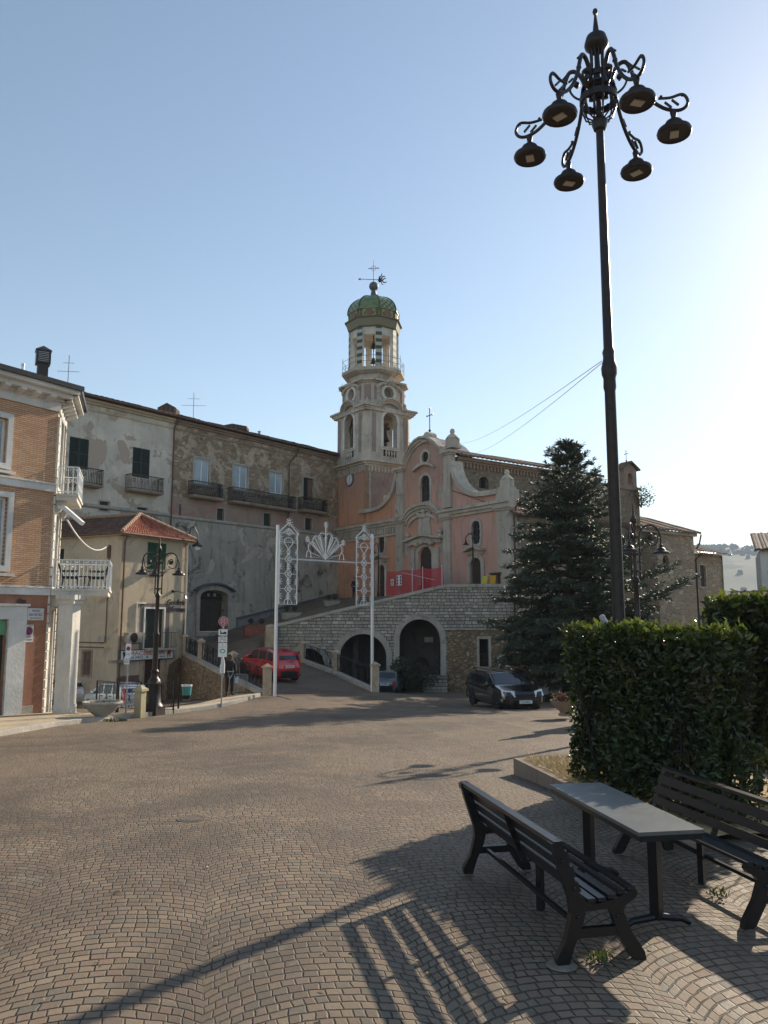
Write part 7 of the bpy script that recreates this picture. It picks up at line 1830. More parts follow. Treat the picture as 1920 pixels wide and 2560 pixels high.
    for s in (1, -1):
        if taillight == 'high':
            both_ = MB().hexa([Vector(v) for v in ((-h+.1, s*W/2*.97, .72), (-h-.02, s*W/2*.8, .72), (-h+.13, s*W/2*.68, H-.22), (-h+.26, s*W/2*.8, H-.22), (-h+.12, s*W/2*1.0, .72), (-h-.03, s*W/2*.84, .72), (-h+.115, s*W/2*.74, H-.22), (-h+.28, s*W/2*.84, H-.22))])
            bb('tail_light', both_, M_redlens)
        else:
            bb('tail_light', MB().cube(-h-.012, -h+.12, min(s*W/2*.6, s*W/2*.84), max(s*W/2*.6, s*W/2*.84), .62, .8), M_redlens)
        a, b = sorted((s*W/2*.5, s*W/2*.9)); g = MB().hexa([Vector(v) for v in ((h-.06, s*W/2*.48, .6), (h-.34, s*W/2*.93, .62), (h-.42, s*W/2*.95, .86), (h-.16, s*W/2*.5, .8), (h+.035, s*W/2*.46, .6), (h-.2, s*W/2*1.0, .62), (h-.34, s*W/2*.99, .86), (h-.05, s*W/2*.48, .8))]); bb('headlight', g, M_clearlens)
        bb('mirror', MB().ball(Vector((glass_x['side'][0][1]-.1, s*(W/2+.1), belt[len(belt)//2][1]+.07)), .1, 8, 6), paint, t, 60)
        for x in glass_x['handles']: p = surf(x, 3.6, .015); bb('door_handle', MB().cube(x-.09, x+.09, min(s*p.y, s*(p.y+.02)), max(s*p.y, s*(p.y+.02)), p.z-.02, p.z+.02), M_black if paint is not M_blackcar else M_rubber, t)
    bb('grille', MB().cube(h-.01, h+.02, -W*.24, W*.24, .58, .7), M_black)
    for e, z in ((1, .42), (-1, .62 if taillight == 'low' else .78)):
        x = h*e+(.055 if e > 0 else -.03)*1*(1 if e > 0 else 1); po = bb('number_plate', MB().cube(min(x, x+.012*e), max(x, x+.012*e), -.26, .26, z-.06, z+.06), M_plate)
        if plate:
            F_ = LFrame((0, 0, 0), (0, -e, 0), (e, 0, 0)); F_.o = Vector((x, 0, 0))
            F3 = LFrame(MM @ Vector((x, 0, z)), (MM.to_3x3() @ Vector((0, 1, 0))), (MM.to_3x3() @ Vector((e, 0, 0)))); text(plate, F3, 0, 0, .1, M_ink, po, .014, .4)
    if roofbars:
        for s in (1, -1): bb('roof_rail', MB().tube([(glass_x['front'][0]-.15, s*W*.36, H-.02), (glass_x['front'][0]-.25, s*W*.36, H+.05), (glass_x['rear'][1]+.35, s*W*.36, H+.05), (glass_x['rear'][1]+.25, s*W*.36, H-.03)], .018, 6), M_black)
    bb('wiper', MB().beam(Vector((glass_x['rear'][0]+.05 if 0 else -h+.04, .0, .98)), Vector((-h+.1, -.3, 1.06)), .02, .02), M_black)
    return t
def carpaint(n, c): 
    m = plain(n, c, .14, .25, .05, 3, 0, .6, Coat_Weight=1.0, Coat_Roughness=.04); return m
M_redcar = carpaint('red_car_paint', (.52, .012, .022)); M_blackcar = carpaint('black_car_paint', (.008, .008, .011)); M_silver = carpaint('silver_car_paint', (.72, .73, .74)); M_greycar = carpaint('blue_grey_car_paint', (.1, .125, .14)); M_whitecar = carpaint('white_car_paint', (.6, .6, .6))
tallhatch = dict(L=3.54, W=1.59, H=1.52, top=[(1.77, .68), (1.7, .84), (1.05, .98), (.42, 1.42), (.05, 1.51), (-.75, 1.52), (-1.45, 1.42), (-1.66, 1.02), (-1.74, .8), (-1.77, .6)], belt=[(1.77, .66), (1.0, .92), (0, .95), (-1.2, .99), (-1.77, .95)],
                 glass_x=dict(side=[(-.05, .78, .0, .42), (-.78, -.12, -.74, -.1), (-1.42, -.86, -1.3, -.84)], front=(.98, .5), rear=(-1.635, -1.53), handles=(.0, -.72)), wheel_x=(1.15, -1.13), wr=.29, cabin=.84, taillight='high')
estate = dict(L=4.46, W=1.72, H=1.47, top=[(2.23, .62), (2.12, .78), (1.15, .98), (.35, 1.4), (-.1, 1.46), (-1.2, 1.45), (-1.85, 1.36), (-2.1, .98), (-2.2, .78), (-2.23, .6)], belt=[(2.23, .6), (1.1, .86), (0, .9), (-1.5, .95), (-2.23, .92)],
              glass_x=dict(side=[(-.1, .82, -.06, .36), (-.98, -.18, -.92, -.14), (-1.85, -1.08, -1.66, -1.04)], front=(1.08, .4), rear=(-2.07, -1.9), handles=(-.02, -.9)), wheel_x=(1.34, -1.28), wr=.315, cabin=.78, taillight='high', roofbars=True)
oldhatch = dict(L=3.38, W=1.49, H=1.42, top=[(1.69, .7), (1.62, .84), (.95, .94), (.5, 1.36), (.1, 1.41), (-.9, 1.41), (-1.4, 1.36), (-1.58, .92), (-1.66, .8), (-1.69, .62)], belt=[(1.69, .68), (1, .88), (0, .9), (-1.69, .9)],
                glass_x=dict(side=[(-.1, .7, -.08, .42), (-1.2, -.18, -1.12, -.16)], front=(.9, .54), rear=(-1.55, -1.43), handles=(.0,)), wheel_x=(1.08, -1.08), wr=.27, cabin=.86, taillight='low')
def grounded(px, py, Y, zf=None):
    p = atY(px, py, Y); return p
def put_car(px, Y, surfz): p = atY(px, 1700, Y); return Vector((p.x, Y, surfz(p.x, Y)))
pc = put_car(672, 40.6, ramp_z); hd = R(-41); dv = Vector((sin(hd), cos(hd))); slope = (ramp_z(pc.x+dv.x, pc.y+dv.y)-ramp_z(pc.x-dv.x, pc.y-dv.y))/2
car('parked_car', 'red hatchback with black bumpers climbing the ramp behind the white arch post', pc+Vector((0, 0, .02)), hd, M_redcar, **tallhatch, plate='CR 620TZ', bumper=M_rubber, pitchv=-math.atan(slope))
pc = put_car(290, 41.5, gz); hd = R(-62); dv = Vector((sin(hd), cos(hd)))
car('parked_car', 'silver hatchback with tall red tail lights parked before the butcher shop', pc+Vector((0, 0, .05)), R(-52), M_silver, **tallhatch, plate='DK 418NP', roofbars=True)
pc = put_car(974, 48.6, gz); car('parked_car', 'small old blue grey hatchback parked under the arches beside the right ramp railing', pc+Vector((0, 0, .02)), R(10), M_greycar, **oldhatch, plate='AZ 257KC', bumper=M_rubber)
pc = put_car(1256, 33.2, gz); car('parked_car', 'black estate car with roof rails parked facing the square', pc+Vector((0, 0, .02)), R(166), M_blackcar, **estate, plate='CJ 640DL')
pc = put_car(163, 46.0, gz); car('parked_car', 'white hatchback partly hidden behind the white balcony pillar', pc+Vector((0, 0, .05)), R(-40), M_whitecar, **tallhatch)
# ---------------------------------------------------------------- people
def skin(name, chains, mat, parent, MM, sub=2, root=0):
    """chains: lists of (point, radius); equal points are welded; the body grows along them"""
    bm = bmesh.new(); sk_ = bm.verts.layers.skin.verify(); idx = {}
    off = Vector((0, 0, 0)); q_ = parent
    while q_: off += q_.location; q_ = q_.parent
    def vert(p, r):
        k = tuple(round(c, 4) for c in p)
        if k not in idx:
            v = bm.verts.new((MM @ Vector(p))-off); rr_ = r if isinstance(r, tuple) else (r, r); v[sk_].radius = rr_; idx[k] = v
        return idx[k]
    roots = []
    for ch in chains:
        pv = None
        for p, r in ch:
            v = vert(p, r)
            if pv is None: roots.append(v)
            elif bm.edges.get((pv, v)) is None: bm.edges.new((pv, v))
            pv = v
    seen = set()
    for v0 in bm.verts:
        if v0 in seen: continue
        comp = [v0]; st = [v0]; seen.add(v0)
        while st:
            v = st.pop()
            for e in v.link_edges:
                o_ = e.other_vert(v)
                if o_ not in seen: seen.add(o_); st.append(o_); comp.append(o_)
        rt = next((r for r in roots if r in comp), v0); rt[sk_].use_root = True
    me = bpy.data.meshes.new(name); bm.to_mesh(me); bm.free()
    o = bpy.data.objects.new(name, me); C.objects.link(o); me.materials.append(mat)
    o.modifiers.new('skin', 'SKIN').use_smooth_shade = True; s = o.modifiers.new('sub', 'SUBSURF'); s.levels = sub; s.render_levels = sub
    dg = bpy.context.evaluated_depsgraph_get(); m2 = bpy.data.meshes.new_from_object(o.evaluated_get(dg)); o.modifiers.clear(); o.data = m2; bpy.data.meshes.remove(me)
    if not m2.materials: m2.materials.append(mat)
    o.parent = parent; return o
def person(label, pos, face, J, skinmat, topmat, legmat, shoemat, hairmat, extra=None, shorts=False, short_sleeve=False, scale=1.0):
    """face: azimuth the person looks to; local x is the person's right, y forward"""
    t = thing('person', label, 'person', pos)
    MM = Matrix.Translation(Vector(pos)) @ Matrix.Rotation(-face, 4, 'Z') @ Matrix.Scale(scale, 4)
    P = dict(pel=(0, 0, .95), wai=(0, 0, 1.1), che=(0, .0, 1.3), nb=(0, -.01, 1.46), nk=(0, .01, 1.53), hd=(0, .03, 1.64), tp=(0, .02, 1.74),
             rs=(.19, -.01, 1.42), re=(.24, -.03, 1.14), rw=(.25, .06, .9), ls=(-.19, -.01, 1.42), le=(-.24, -.03, 1.14), lw=(-.25, .06, .9),
             rh=(.1, 0, .92), rk=(.11, .02, .5), ra=(.12, -.02, .09), rt=(.13, .16, .04), lh=(-.1, 0, .92), lk=(-.11, .02, .5), la=(-.12, -.02, .09), lt=(-.13, .16, .04))
    P.update(J)
    V = {k: Vector(v) for k, v in P.items()}
    mid = lambda a, b, k=.5: tuple(V[a].lerp(V[b], k))
    ch = [[(P['pel'], (.15, .11)), (P['wai'], (.135, .1)), (P['che'], (.155, .11)), (P['nb'], (.085, .07)), (P['nk'], .055), (P['hd'], (.083, .098)), (P['tp'], (.07, .075))]]
    for s in 'rl':
        ch.append([(P['che'], (.155, .11)), (P[s+'s'], .06), (mid(s+'s', s+'e'), .05), (P[s+'e'], .041), (mid(s+'e', s+'w', .3), .041), (P[s+'w'], .028)])
        ch.append([(P['pel'], (.15, .11)), (P[s+'h'], .092), (mid(s+'h', s+'k'), .08), (P[s+'k'], .057), (mid(s+'k', s+'a', .3), .055), (P[s+'a'], .036), (P[s+'t'], .032)])
        w_ = V[s+'w']; d = (V[s+'w']-V[s+'e']).normalized(); sd = Vector((1, 0, 0)) if abs(d.x) < .8 else Vector((0, 1, 0)); nr = d.cross(sd).normalized(); sd = nr.cross(d).normalized()
        palm = w_+d*.07
        ch[-2].append((tuple(palm), (.03, .02)))
        for i, (o_, l) in enumerate(((-.027, .065), (-.009, .078), (.009, .072), (.027, .056))):
            b = palm+nr*o_+d*.015; ch.append([(tuple(b), .0095), (tuple(b+d*l*.55+sd*.008), .009), (tuple(b+d*l+sd*.028), .0075)])
        th = palm-d*.045+nr*.03; ch.append([(tuple(th), .011), (tuple(th+d*.03+nr*.022), .01), (tuple(th+d*.06+nr*.024), .008)])
    b = skin('body', ch, skinmat, t, MM)
    f = Vector((0, 1, 0)); fwd = (V['hd']-V['nk']); up = (V['tp']-V['nk']).normalized(); fw = Vector((0, 1, 0)); fw = (fw-up*fw.dot(up)).normalized(); rt = fw.cross(up); hd = V['hd']
    def hx(m): m.xform(MM); return m
    hx(MB().hexa([hd+fw*.09+rt*.012*sx+up*zz for sx, zz in ((-1, -.03), (1, -.03), (.6, .02), (-.6, .02))]+[hd+fw*(.118 if zz < 0 else .095)+rt*.009*sx+up*zz for sx, zz in ((-1, -.028), (1, -.028), (.6, .02), (-.6, .02))])).build('nose', skinmat, b)
    for s in (-1, 1):
        hx(MB().ball(hd+fw*.088+rt*.034*s+up*.012, .011, 8, 5)).build('eye', M_ink, b); hx(MB().ball(hd+rt*.088*s-fw*.005-up*.005, .024, 7, 5)).build('ear', skinmat, b)
    hx(MB().beam(hd+fw*.093-rt*.022-up*.055, hd+fw*.093+rt*.022-up*.055, .008, .008)).build('mouth', M_clay, b)
    m = MB()
    hc = hd+up*.025-fw*.012
    for i in range(8):
        for j in range(17): pass
    rows = []
    for i in range(7):
        th_ = R(4+i*15); row = []
        for j in range(17):
            ph_ = 2*pi*j/16; k = 1.0 if cos(ph_) < .25 else max(.45, 1-.7*(cos(ph_)-.25)); tt = th_*k
            row.append(hc+up*(.118*cos(tt))+rt*(.1*sin(tt)*sin(ph_))+fw*(.113*sin(tt)*cos(ph_)))
        rows.append(row)
    m.grid(rows); hx(m).build('hair', hairmat, t, 60)
    g = .016
    sl_ = .62 if short_sleeve else .97
    ct = [[(P['pel'], (.165, .125)), (P['wai'], (.152, .118)), (P['che'], (.172, .128)), (P['nb'], (.1, .085))]]
    for s in 'rl':
        e = mid(s+'s', s+'e', sl_) if short_sleeve else mid(s+'e', s+'w', .9)
        c_ = [(P['che'], (.172, .128)), (P[s+'s'], .078), (mid(s+'s', s+'e'), .066)]
        c_ += [(e, .064)] if short_sleeve else [(P[s+'e'], .056), (e, .044)]
        ct.append(c_)
    skin('shirt', ct, topmat, t, MM)
    cl = []
    for s in 'rl':
        c_ = [(P['pel'], (.16, .122)), (P[s+'h'], .108), (mid(s+'h', s+'k'), .096)]
        c_ += [(mid(s+'h', s+'k', .8), .092)] if shorts else [(P[s+'k'], .075), (mid(s+'k', s+'a', .4), .07), (mid(s+'k', s+'a', .92), .058)]
        cl.append(c_)
    skin('trousers', cl, legmat, t, MM)
    for s in 'rl':
        a_, to = V[s+'a'], V[s+'t']; d = to-a_; bk = a_-d*.25; skin('shoe', [[(tuple(bk+Vector((0, 0, -.035))), .04), (tuple(a_.lerp(to, .5)+Vector((0, 0, -.02))), .046), (tuple(to), .036)]], shoemat, t, MM)
    if extra: extra(t, MM)
    return t
pp = atY(572, 1755, 35.6); pp.z = gz(pp.x, pp.y)+.11
def strap(t, MM):
    m = MB().beam((-.13, .15, 1.02), (.02, .16, .72), .03, .012); m.beam((.12, .15, 1.02), (.03, .16, .7), .03, .012); m.beam((-.15, .145, 1.03), (.15, .145, 1.03), .035, .02); m.xform(MM); m.build('white_strap', M_whitecloth, t)
    m = MB().lathe([(.155, .78), (.175, .8), (.17, .9), (.16, .92)], n=14, cap=False, sy=.8); m.xform(MM); m.build('tied_jacket', plain('grey_cloth', (.25, .25, .26), .9, 0, .1, 10, 0), t)
person('person in black shirt and dark trousers standing at the kerb behind the no stopping sign', pp, R(150), dict(lw=(-.27, .04, .88), rw=(.26, .1, .88), rt=(.17, .15, .04)), M_skin, M_blackcloth, M_navy, M_blackcloth, M_hair, strap)
pp = atY(*ZO(248, 890), 64.0); pp.z = TER
person('person in white shirt and dark trousers at the left end of the red net', pp, R(200), dict(rw=(.2, .2, 1.02), lw=(-.23, .12, .95)), M_skinl, M_whitecloth, M_navy, M_blackcloth, M_hair)
pp = atY(*ZF(212, 1330), 66.6); pp.z = ramp_z(pp.x, pp.y)
person('person in dark clothes beside the orange church corner behind the right lattice panel', pp, R(160), dict(), M_skinl, M_blackcloth, M_navy, M_blackcloth, M_hair)
pp = atY(*ZO(698, 800), 57.5); pp.z = TER
def vest(t, MM):
    m = MB()
    for x in (-.1, .1): m.box(LFrame(), x-.035, x+.035, .72, .98, .1, .245)
    m.box(LFrame(), -.15, .15, .8, .85, .1, .249); m.xform(MM); m.build('yellow_vest_stripes', M_yellow, t)
person('person with dark vest and yellow stripes sitting in front of the red net', pp-Vector((0, 0, .0)), R(205), dict(pel=(0, -.1, .45), wai=(0, -.08, .6), che=(0, -.03, .8), nb=(0, .02, .95), nk=(0, .06, 1.01), hd=(0, .1, 1.12), tp=(0, .09, 1.22), rs=(.19, 0, .92), ls=(-.19, 0, .92), re=(.26, .1, .68), le=(-.26, .1, .68), rw=(.14, .3, .58), lw=(-.14, .3, .58), rh=(.1, -.05, .45), lh=(-.1, -.05, .45), rk=(.14, .4, .48), lk=(-.14, .4, .48), ra=(.13, .36, .09), la=(-.13, .36, .09), rt=(.14, .52, .04), lt=(-.14, .52, .04)), M_skinl, M_blackcloth, M_navy, M_blackcloth, M_hair, vest)
single('stone_block', MB().cube(pp.x-.25, pp.x+.25, pp.y-.05, pp.y+.4, TER, TER+.38), M_coping, 'low stone block that the person in the dark vest sits on', 'block')

# ---------------------------------------------------------------- church terrace: net, boards, lamps
NET = 2.6
a0 = FC.pt(ZO, 272, 660, NET); a1 = FC.pt(ZO, 862, 632, NET)
t = thing('safety_net', 'red mesh safety fence on white poles before the church doors', 'fence', FC.p((a0[0]+a1[0])/2, TER, NET))
mn, tn, bn = newmat('red_net'); bn.inputs['Base Color'].default_value = (.55, .05, .065, 1); bn.inputs['Roughness'].default_value = .7
pq = tn.plane(FC); x_, y_, _z = tn.xyz(pq); hole = tn.m('MULTIPLY', tn.m('GREATER_THAN', tn.m('FRACT', tn.m('MULTIPLY', x_, 14)), .55), tn.m('GREATER_THAN', tn.m('FRACT', tn.m('MULTIPLY', y_, 14)), .45))
tr_ = tn.node('ShaderNodeBsdfTransparent'); mx_ = tn.node('ShaderNodeMixShader'); tn.put(mx_.inputs[0], hole); tn.l.new(bn.outputs[0], mx_.inputs[1]); tn.l.new(tr_.outputs[0], mx_.inputs[2]); tn.l.new(mx_.outputs[0], tn.n['Material Output'].inputs[0])
n = 24; rows = []
for k in range(9):
    r = []
    for i in range(n+1):
        u = a0[0]+(a1[0]-a0[0])*i/n; sag = .09*abs(sin(pi*i/8)); r.append(FC.p(u, TER+.02+(1.78-sag)*k/8, NET+.05*sin(i*1.7+k*.6)))
    rows.append(r)
MB().grid(rows).build('mesh', mn, t, 60)
for x in (272, 552, 660, 860):
    u = FC.pt(ZO, x, 700, NET)[0]; MB().tube([FC.p(u, TER-.02, NET+.08), FC.p(u, TER+1.9, NET+.08)], .022, 6).build('pole', M_white, t)
MB().tube([FC.p(FC.pt(ZO, 450, 690, NET)[0], TER+1.6, NET+.14), FC.p(FC.pt(ZO, 800, 760, NET)[0], TER+.9, NET+.14)], .015, 4).build('rope', M_white, t)
for (x0, x1, y0, y1, mat, lab, nm) in ((317, 346, 697, 762, M_white, 'small white warning notice on the red net', 0), (376, 428, 655, 762, M_white, 'white board with black symbols on the red net', 1), (585, 632, 695, 762, plain('faded_pink_card', (.5, .12, .13), .7, 0, .1, 4, 0), 'faded pink card on the red net', 2)):
    r = FC.rect(ZO, x0, x1, y0, y1, NET+.2); s = thing('net_notice', lab, 'notice', FC.p((r[0]+r[1])/2, r[2], NET+.2)); MB().box(FC, *r, NET+.16, NET+.18).build('board', mat, s)
    um = (r[0]+r[1])/2; h_ = r[3]-r[2]
    if nm == 0: m = MB().prism(FC, [(um-.12, r[2]+h_*.45), (um+.12, r[2]+h_*.45), (um, r[2]+h_*.9)], NET+.181, NET+.19); m.build('symbol', M_ink, s); MB().box(FC, um-.14, um+.14, r[2]+h_*.15, r[2]+h_*.3, NET+.181, NET+.185).build('line', M_redpaint, s)
    if nm == 1:
        for i in range(2):
            for j in range(3): MB().prism(FC, [(um+(i-.5)*.4+a*.08, r[2]+h_*(.2+.3*j)+b*.12) for a, b in ((0, -1), (1, 0), (0, 1), (-1, 0))], NET+.181, NET+.19).build('symbol', M_ink, s)
for x0, x1, y0, y1, mat, lab, ln in ((1248, 1306, 662, 785, M_yellow, 'yellow board leaning by the right church door', .3), (1332, 1392, 655, 785, M_orangeboard, 'orange board leaning next to the yellow board', .25)):
    r = FC.rect(ZO, x0, x1, y0, y1, .9); b = MB().hexa([FC.p(r[0], TER, .95), FC.p(r[1], TER, .95), FC.p(r[1]+.12, r[3], .6), FC.p(r[0]+.16, r[3], .6), FC.p(r[0], TER, .91), FC.p(r[1], TER, .91), FC.p(r[1]+.12, r[3], .56), FC.p(r[0]+.16, r[3], .56)])
    single('leaning_board', b, mat, lab, 'board')
r = FC.rect(ZO, 1345, 1445, 628, 785, .5); t = thing('work_trestle', 'dark trestle with a flat top behind the orange board', 'trestle', FC.p((r[0]+r[1])/2, TER, .4))
MB().box(FC, r[0], r[1], r[3]-.12, r[3], .12, .55).build('top', M_wood, t)
for u in (r[0]+.15, r[1]-.15): MB().box(FC, u-.05, u+.05, TER, r[3]-.121, .2, .45).build('leg', M_wood, t)
def swan(label, px, Y, ztop, zb_, dx):
    p = atY(px, 1400, Y); b = Vector((p.x, Y, zb_)); t = thing('terrace_lamp', label, 'street lamp', b, 'swan neck lamps before the church'); h = ztop-zb_
    MB().lathe([(.12, 0), (.1, .3), (.06, .5), (.05, h-.9)], b, 10).build('pole', M_black, t, 40)
    P = spl([b+Vector((0, 0, h-.9)), b+Vector((0, 0, h-.3)), b+Vector((dx*.25, 0, h-.02)), b+Vector((dx*.7, 0, h-.08)), b+Vector((dx, 0, h-.3)), b+Vector((dx, 0, h-.45))], 4); MB().tube(P, .032, 6).build('neck', M_black, t, 40)
    MB().lathe([(.03, .3), (.06, .2), (.08, .1), (.2, .0), (.2, -.03), (.0, -.02)], b+Vector((dx, 0, h-.74)), 14).build('shade', M_black, t, 40)
z_ = atY(*ZO(1150, 222), 52.6).z; swan('black swan neck lamp before the right church door', ZO(1172, 0)[0], 52.6, z_, TER, -.46)
z_ = atY(*ZO(160, 325), 62).z; swan('black swan neck lamp before the left church door', ZO(190, 0)[0], 62.0, z_, TER, -.36)
# red planters and benches on the upper ramp
def planter(label, px, py, Y, w_, d, mat, group, h0_=.55):
    p = atY(px, py, Y); p.z = ramp_z(p.x, p.y); t = thing('flower_trough', label, 'planter', p, group); F_ = Frame((p.x, p.y), 66)
    MB().hexa([F_.p(-w_/2+.08, p.z-.1, d/2-.06), F_.p(w_/2-.08, p.z-.1, d/2-.06), F_.p(w_/2, p.z+h0_, d/2), F_.p(-w_/2, p.z+h0_, d/2), F_.p(-w_/2+.08, p.z-.1, -d/2), F_.p(w_/2-.08, p.z-.1, -d/2), F_.p(w_/2, p.z+h0_, -d/2), F_.p(-w_/2, p.z+h0_, -d/2)]).build('trough', mat, t); MB().box(F_, -w_/2-.04, w_/2+.04, p.z+h0_+.001, p.z+h0_+.07, -d/2, d/2+.04).build('rim', mat, t)
    for s in (-1, 1):
        c = F_.p(s*w_*.22, p.z+h0_+.37, 0); m = MB(); rw = random.Random(int(px)+s)
        for i in range(130):
            d_ = Vector((rw.gauss(0, 1), rw.gauss(0, 1), rw.gauss(0, 1))).normalized(); q_ = c+d_*.2*rw.uniform(.6, 1.05); e = d_.orthogonal().normalized()*.06; f_ = d_.cross(e).normalized()*.04; m.add([q_-e, q_-f_, q_+e, q_+f_], [(0, 1, 2, 3)])
        m.build('clipped_bush', M_weed, t); MB().tube([c-Vector((0, 0, .34)), c], .02, 5).build('stem', M_bark, t)
planter('red trough with two clipped bushes at the turn of the ramp', *ZD(615, 945), 54, 1.7, .6, M_clay, 'flower troughs along the upper ramp')
planter('grey trough with two clipped bushes halfway up the ramp', *ZD(880, 835), 58.5, 1.4, .4, M_coping, 'flower troughs along the upper ramp', .3)
planter('grey trough with two clipped bushes near the church', *ZD(1195, 762), 60.5, 1.2, .4, M_coping, 'flower troughs along the upper ramp', .25)
# ---------------------------------------------------------------- hedges
M_laurel = leafmat('laurel_leaf', (.03, .045, .016), (.05, .07, .021), (.08, .058, .026), .28, .16)
M_laurel2 = leafmat('laurel_leaf_fresh_lit', (.085, .12, .022), (.14, .17, .035), (.19, .18, .05), .25, .4)  # fresh leaf, yellowed and brightened to put sunlight into the hedge tops
M_hedgecore = plain('hedge_twigs_and_block', (.022, .019, .012), .95, 0, .5, 9, .02)
def leaf(m, p, d, nrm, L, W_):
    d = d.normalized(); s = d.cross(nrm)
    s = s.normalized() if s.length > 1e-4 else d.orthogonal().normalized(); up = s.cross(d)
    a = p; b = p+d*L*.35+s*W_*.5+up*W_*.12; c = p+d*L-up*L*.12; e = p+d*L*.35-s*W_*.5+up*W_*.12; f = p+d*L*.75+s*W_*.33; g = p+d*L*.75-s*W_*.33
    k = len(m.v); m.v += [a, b, f, c, g, e]; m.f += [(k, k+1, k+2, k+3), (k, k+3, k+4, k+5)]
def hedge(name, label, A, B, thick, z0, z1, n, seed, lsize=.075, core=True, topw=.18, mats=None):
    """clipped hedge: front foot line A to B, thickness to the far side"""
    rw = random.Random(seed); A, B = Vector((*A, 0)), Vector((*B, 0)); u = (B-A).normalized(); L = (B-A).length; nn = Vector((u.y, -u.x, 0))
    if nn.dot(A) > 0: nn = -nn
    t = thing(name, label, 'hedge', (A+B)/2-nn*thick/2+Vector((0, 0, z0)))
    H = z1-z0; m1, m2 = MB(), MB(); area = {'f': L*H, 'b': L*H*.5, 't': L*thick*1.3, 'l': thick*H, 'r': thick*H}; tot = sum(area.values())
    for k, ar in area.items():
        for i in range(int(n*ar/tot)):
            a, b = rw.random(), rw.random(); dpt = abs(rw.gauss(0, .09)); bulge = .17*noise.noise(Vector((a*L*1.1+seed, b*H*1.2, 2)))+(rw.uniform(.04, .16) if rw.random() < .035 else 0)
            if k == 'f': p = A+u*a*L+nn*(bulge-dpt+.04*(b-.5))+Vector((0, 0, z0+b*H)); no = nn
            elif k == 'b': p = A+u*a*L-nn*(thick+bulge-dpt)+Vector((0, 0, z0+b*H)); no = -nn
            elif k == 't': p = A+u*a*L-nn*b*thick+Vector((0, 0, z1+bulge*.8-dpt*.6)); no = Vector((0, 0, 1))
            elif k == 'l': p = A-u*(bulge-dpt)*1.0-nn*a*thick+Vector((0, 0, z0+b*H)); no = -u
            else: p = B+u*(bulge-dpt)-nn*a*thick+Vector((0, 0, z0+b*H)); no = u
            if b < .12 and k != 't' and rw.random() < .6: continue
            d = (no*rw.uniform(.1, .9)+Vector((rw.gauss(0, .7), rw.gauss(0, .7), rw.gauss(.25, .6))))
            fn = (no+Vector((rw.gauss(0, .5), rw.gauss(0, .5), rw.gauss(.3, .5)))).normalized()
            s = lsize*rw.uniform(.65, 1.25); tgt = m2 if (k == 't' and rw.random() < .62) or (p.z > z1-.12 and rw.random() < .4) or rw.random() < .015 else m1
            leaf(tgt, p, d, fn, s, s*.5)
    mats = mats or (M_laurel, M_laurel2)
    m1.build('leaves', mats[0], t, None, False); m2.build('lit_top_leaves', mats[1], t, None, False)  # second set sits mostly on top, sunlight there put into its brighter colour
    cm = MB(); F_ = Frame((A.x, A.y), math.degrees(math.atan2(u.x, u.y)))
    if core:
        for i in range(int(L*16)):
            a = rw.random()*L; c = A+u*a-nn*thick*rw.uniform(.25, .75); P = [c+Vector((0, 0, min(z0-.05, -.25))), c+Vector((0, 0, z0-.04))] if z0 > .1 else [c+Vector((0, 0, z0-.05))]
            for j in range(5): P.append(P[-1]+Vector((rw.gauss(0, .1), rw.gauss(0, .1), H/5.6)))
            cm.tube(P, [.03, .027, .025, .02, .016, .012, .008][-len(P):], 5)
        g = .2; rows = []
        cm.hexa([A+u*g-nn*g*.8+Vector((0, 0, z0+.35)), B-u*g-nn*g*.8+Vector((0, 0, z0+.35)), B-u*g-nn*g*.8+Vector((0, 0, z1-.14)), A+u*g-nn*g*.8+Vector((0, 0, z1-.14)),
                 A+u*g-nn*(thick-g)+Vector((0, 0, z0+.35)), B-u*g-nn*(thick-g)+Vector((0, 0, z0+.35)), B-u*g-nn*(thick-g)+Vector((0, 0, z1-.14)), A+u*g-nn*(thick-g)+Vector((0, 0, z1-.14))])  # added solid block among the twigs, stops light passing through the hedge
    cm.build('branches', M_hedgecore, t); return t
hedge('hedge', 'long clipped dark laurel hedge behind the bench and table', (2.66, 11.75), (3.72, 9.2), .6, -.12, 2.17, 15500, 3, .097)
hedge('hedge', 'taller leafy laurel hedge on the right edge of the square', (4.42, 10.5), (5.2, 10.3), 1.2, .4, 2.55, 8000, 5, .12)
hedge('hedge', 'low yellow green bushes between the long hedge and the stone apse', (6.0, 17.5), (9.5, 16.5), 1.0, -.6, 1.95, 6000, 9, .09, True, mats=(M_laurel2, leafmat('autumn_leaf', (.16, .15, .03), (.2, .14, .03), (.2, .09, .03), .4, .4)))
# young shoots at the foot of the right hedge
m = MB(); rw = random.Random(6); base_ = atZ(1895, 2010, .1)
for i in range(60):
    p = base_+Vector((rw.gauss(.05, .07), rw.gauss(0, .05), rw.uniform(.0, .62))); leaf(m, p, Vector((rw.gauss(0, 1), rw.gauss(0, 1), rw.gauss(.2, .6))), Vector((rw.gauss(0, .5), rw.gauss(0, .5), 1)), .1, .05)
t = thing('laurel_shoot', 'fresh green laurel shoot beside the far bench at the right edge', 'plant', base_); m.build('leaves', M_laurel2, t, None, False); MB().tube([base_-Vector((0, 0, .15)), base_+Vector((.03, 0, .3)), base_+Vector((.08, 0, .62))], [.012, .009, .004], 5).build('stem', M_bark, t)
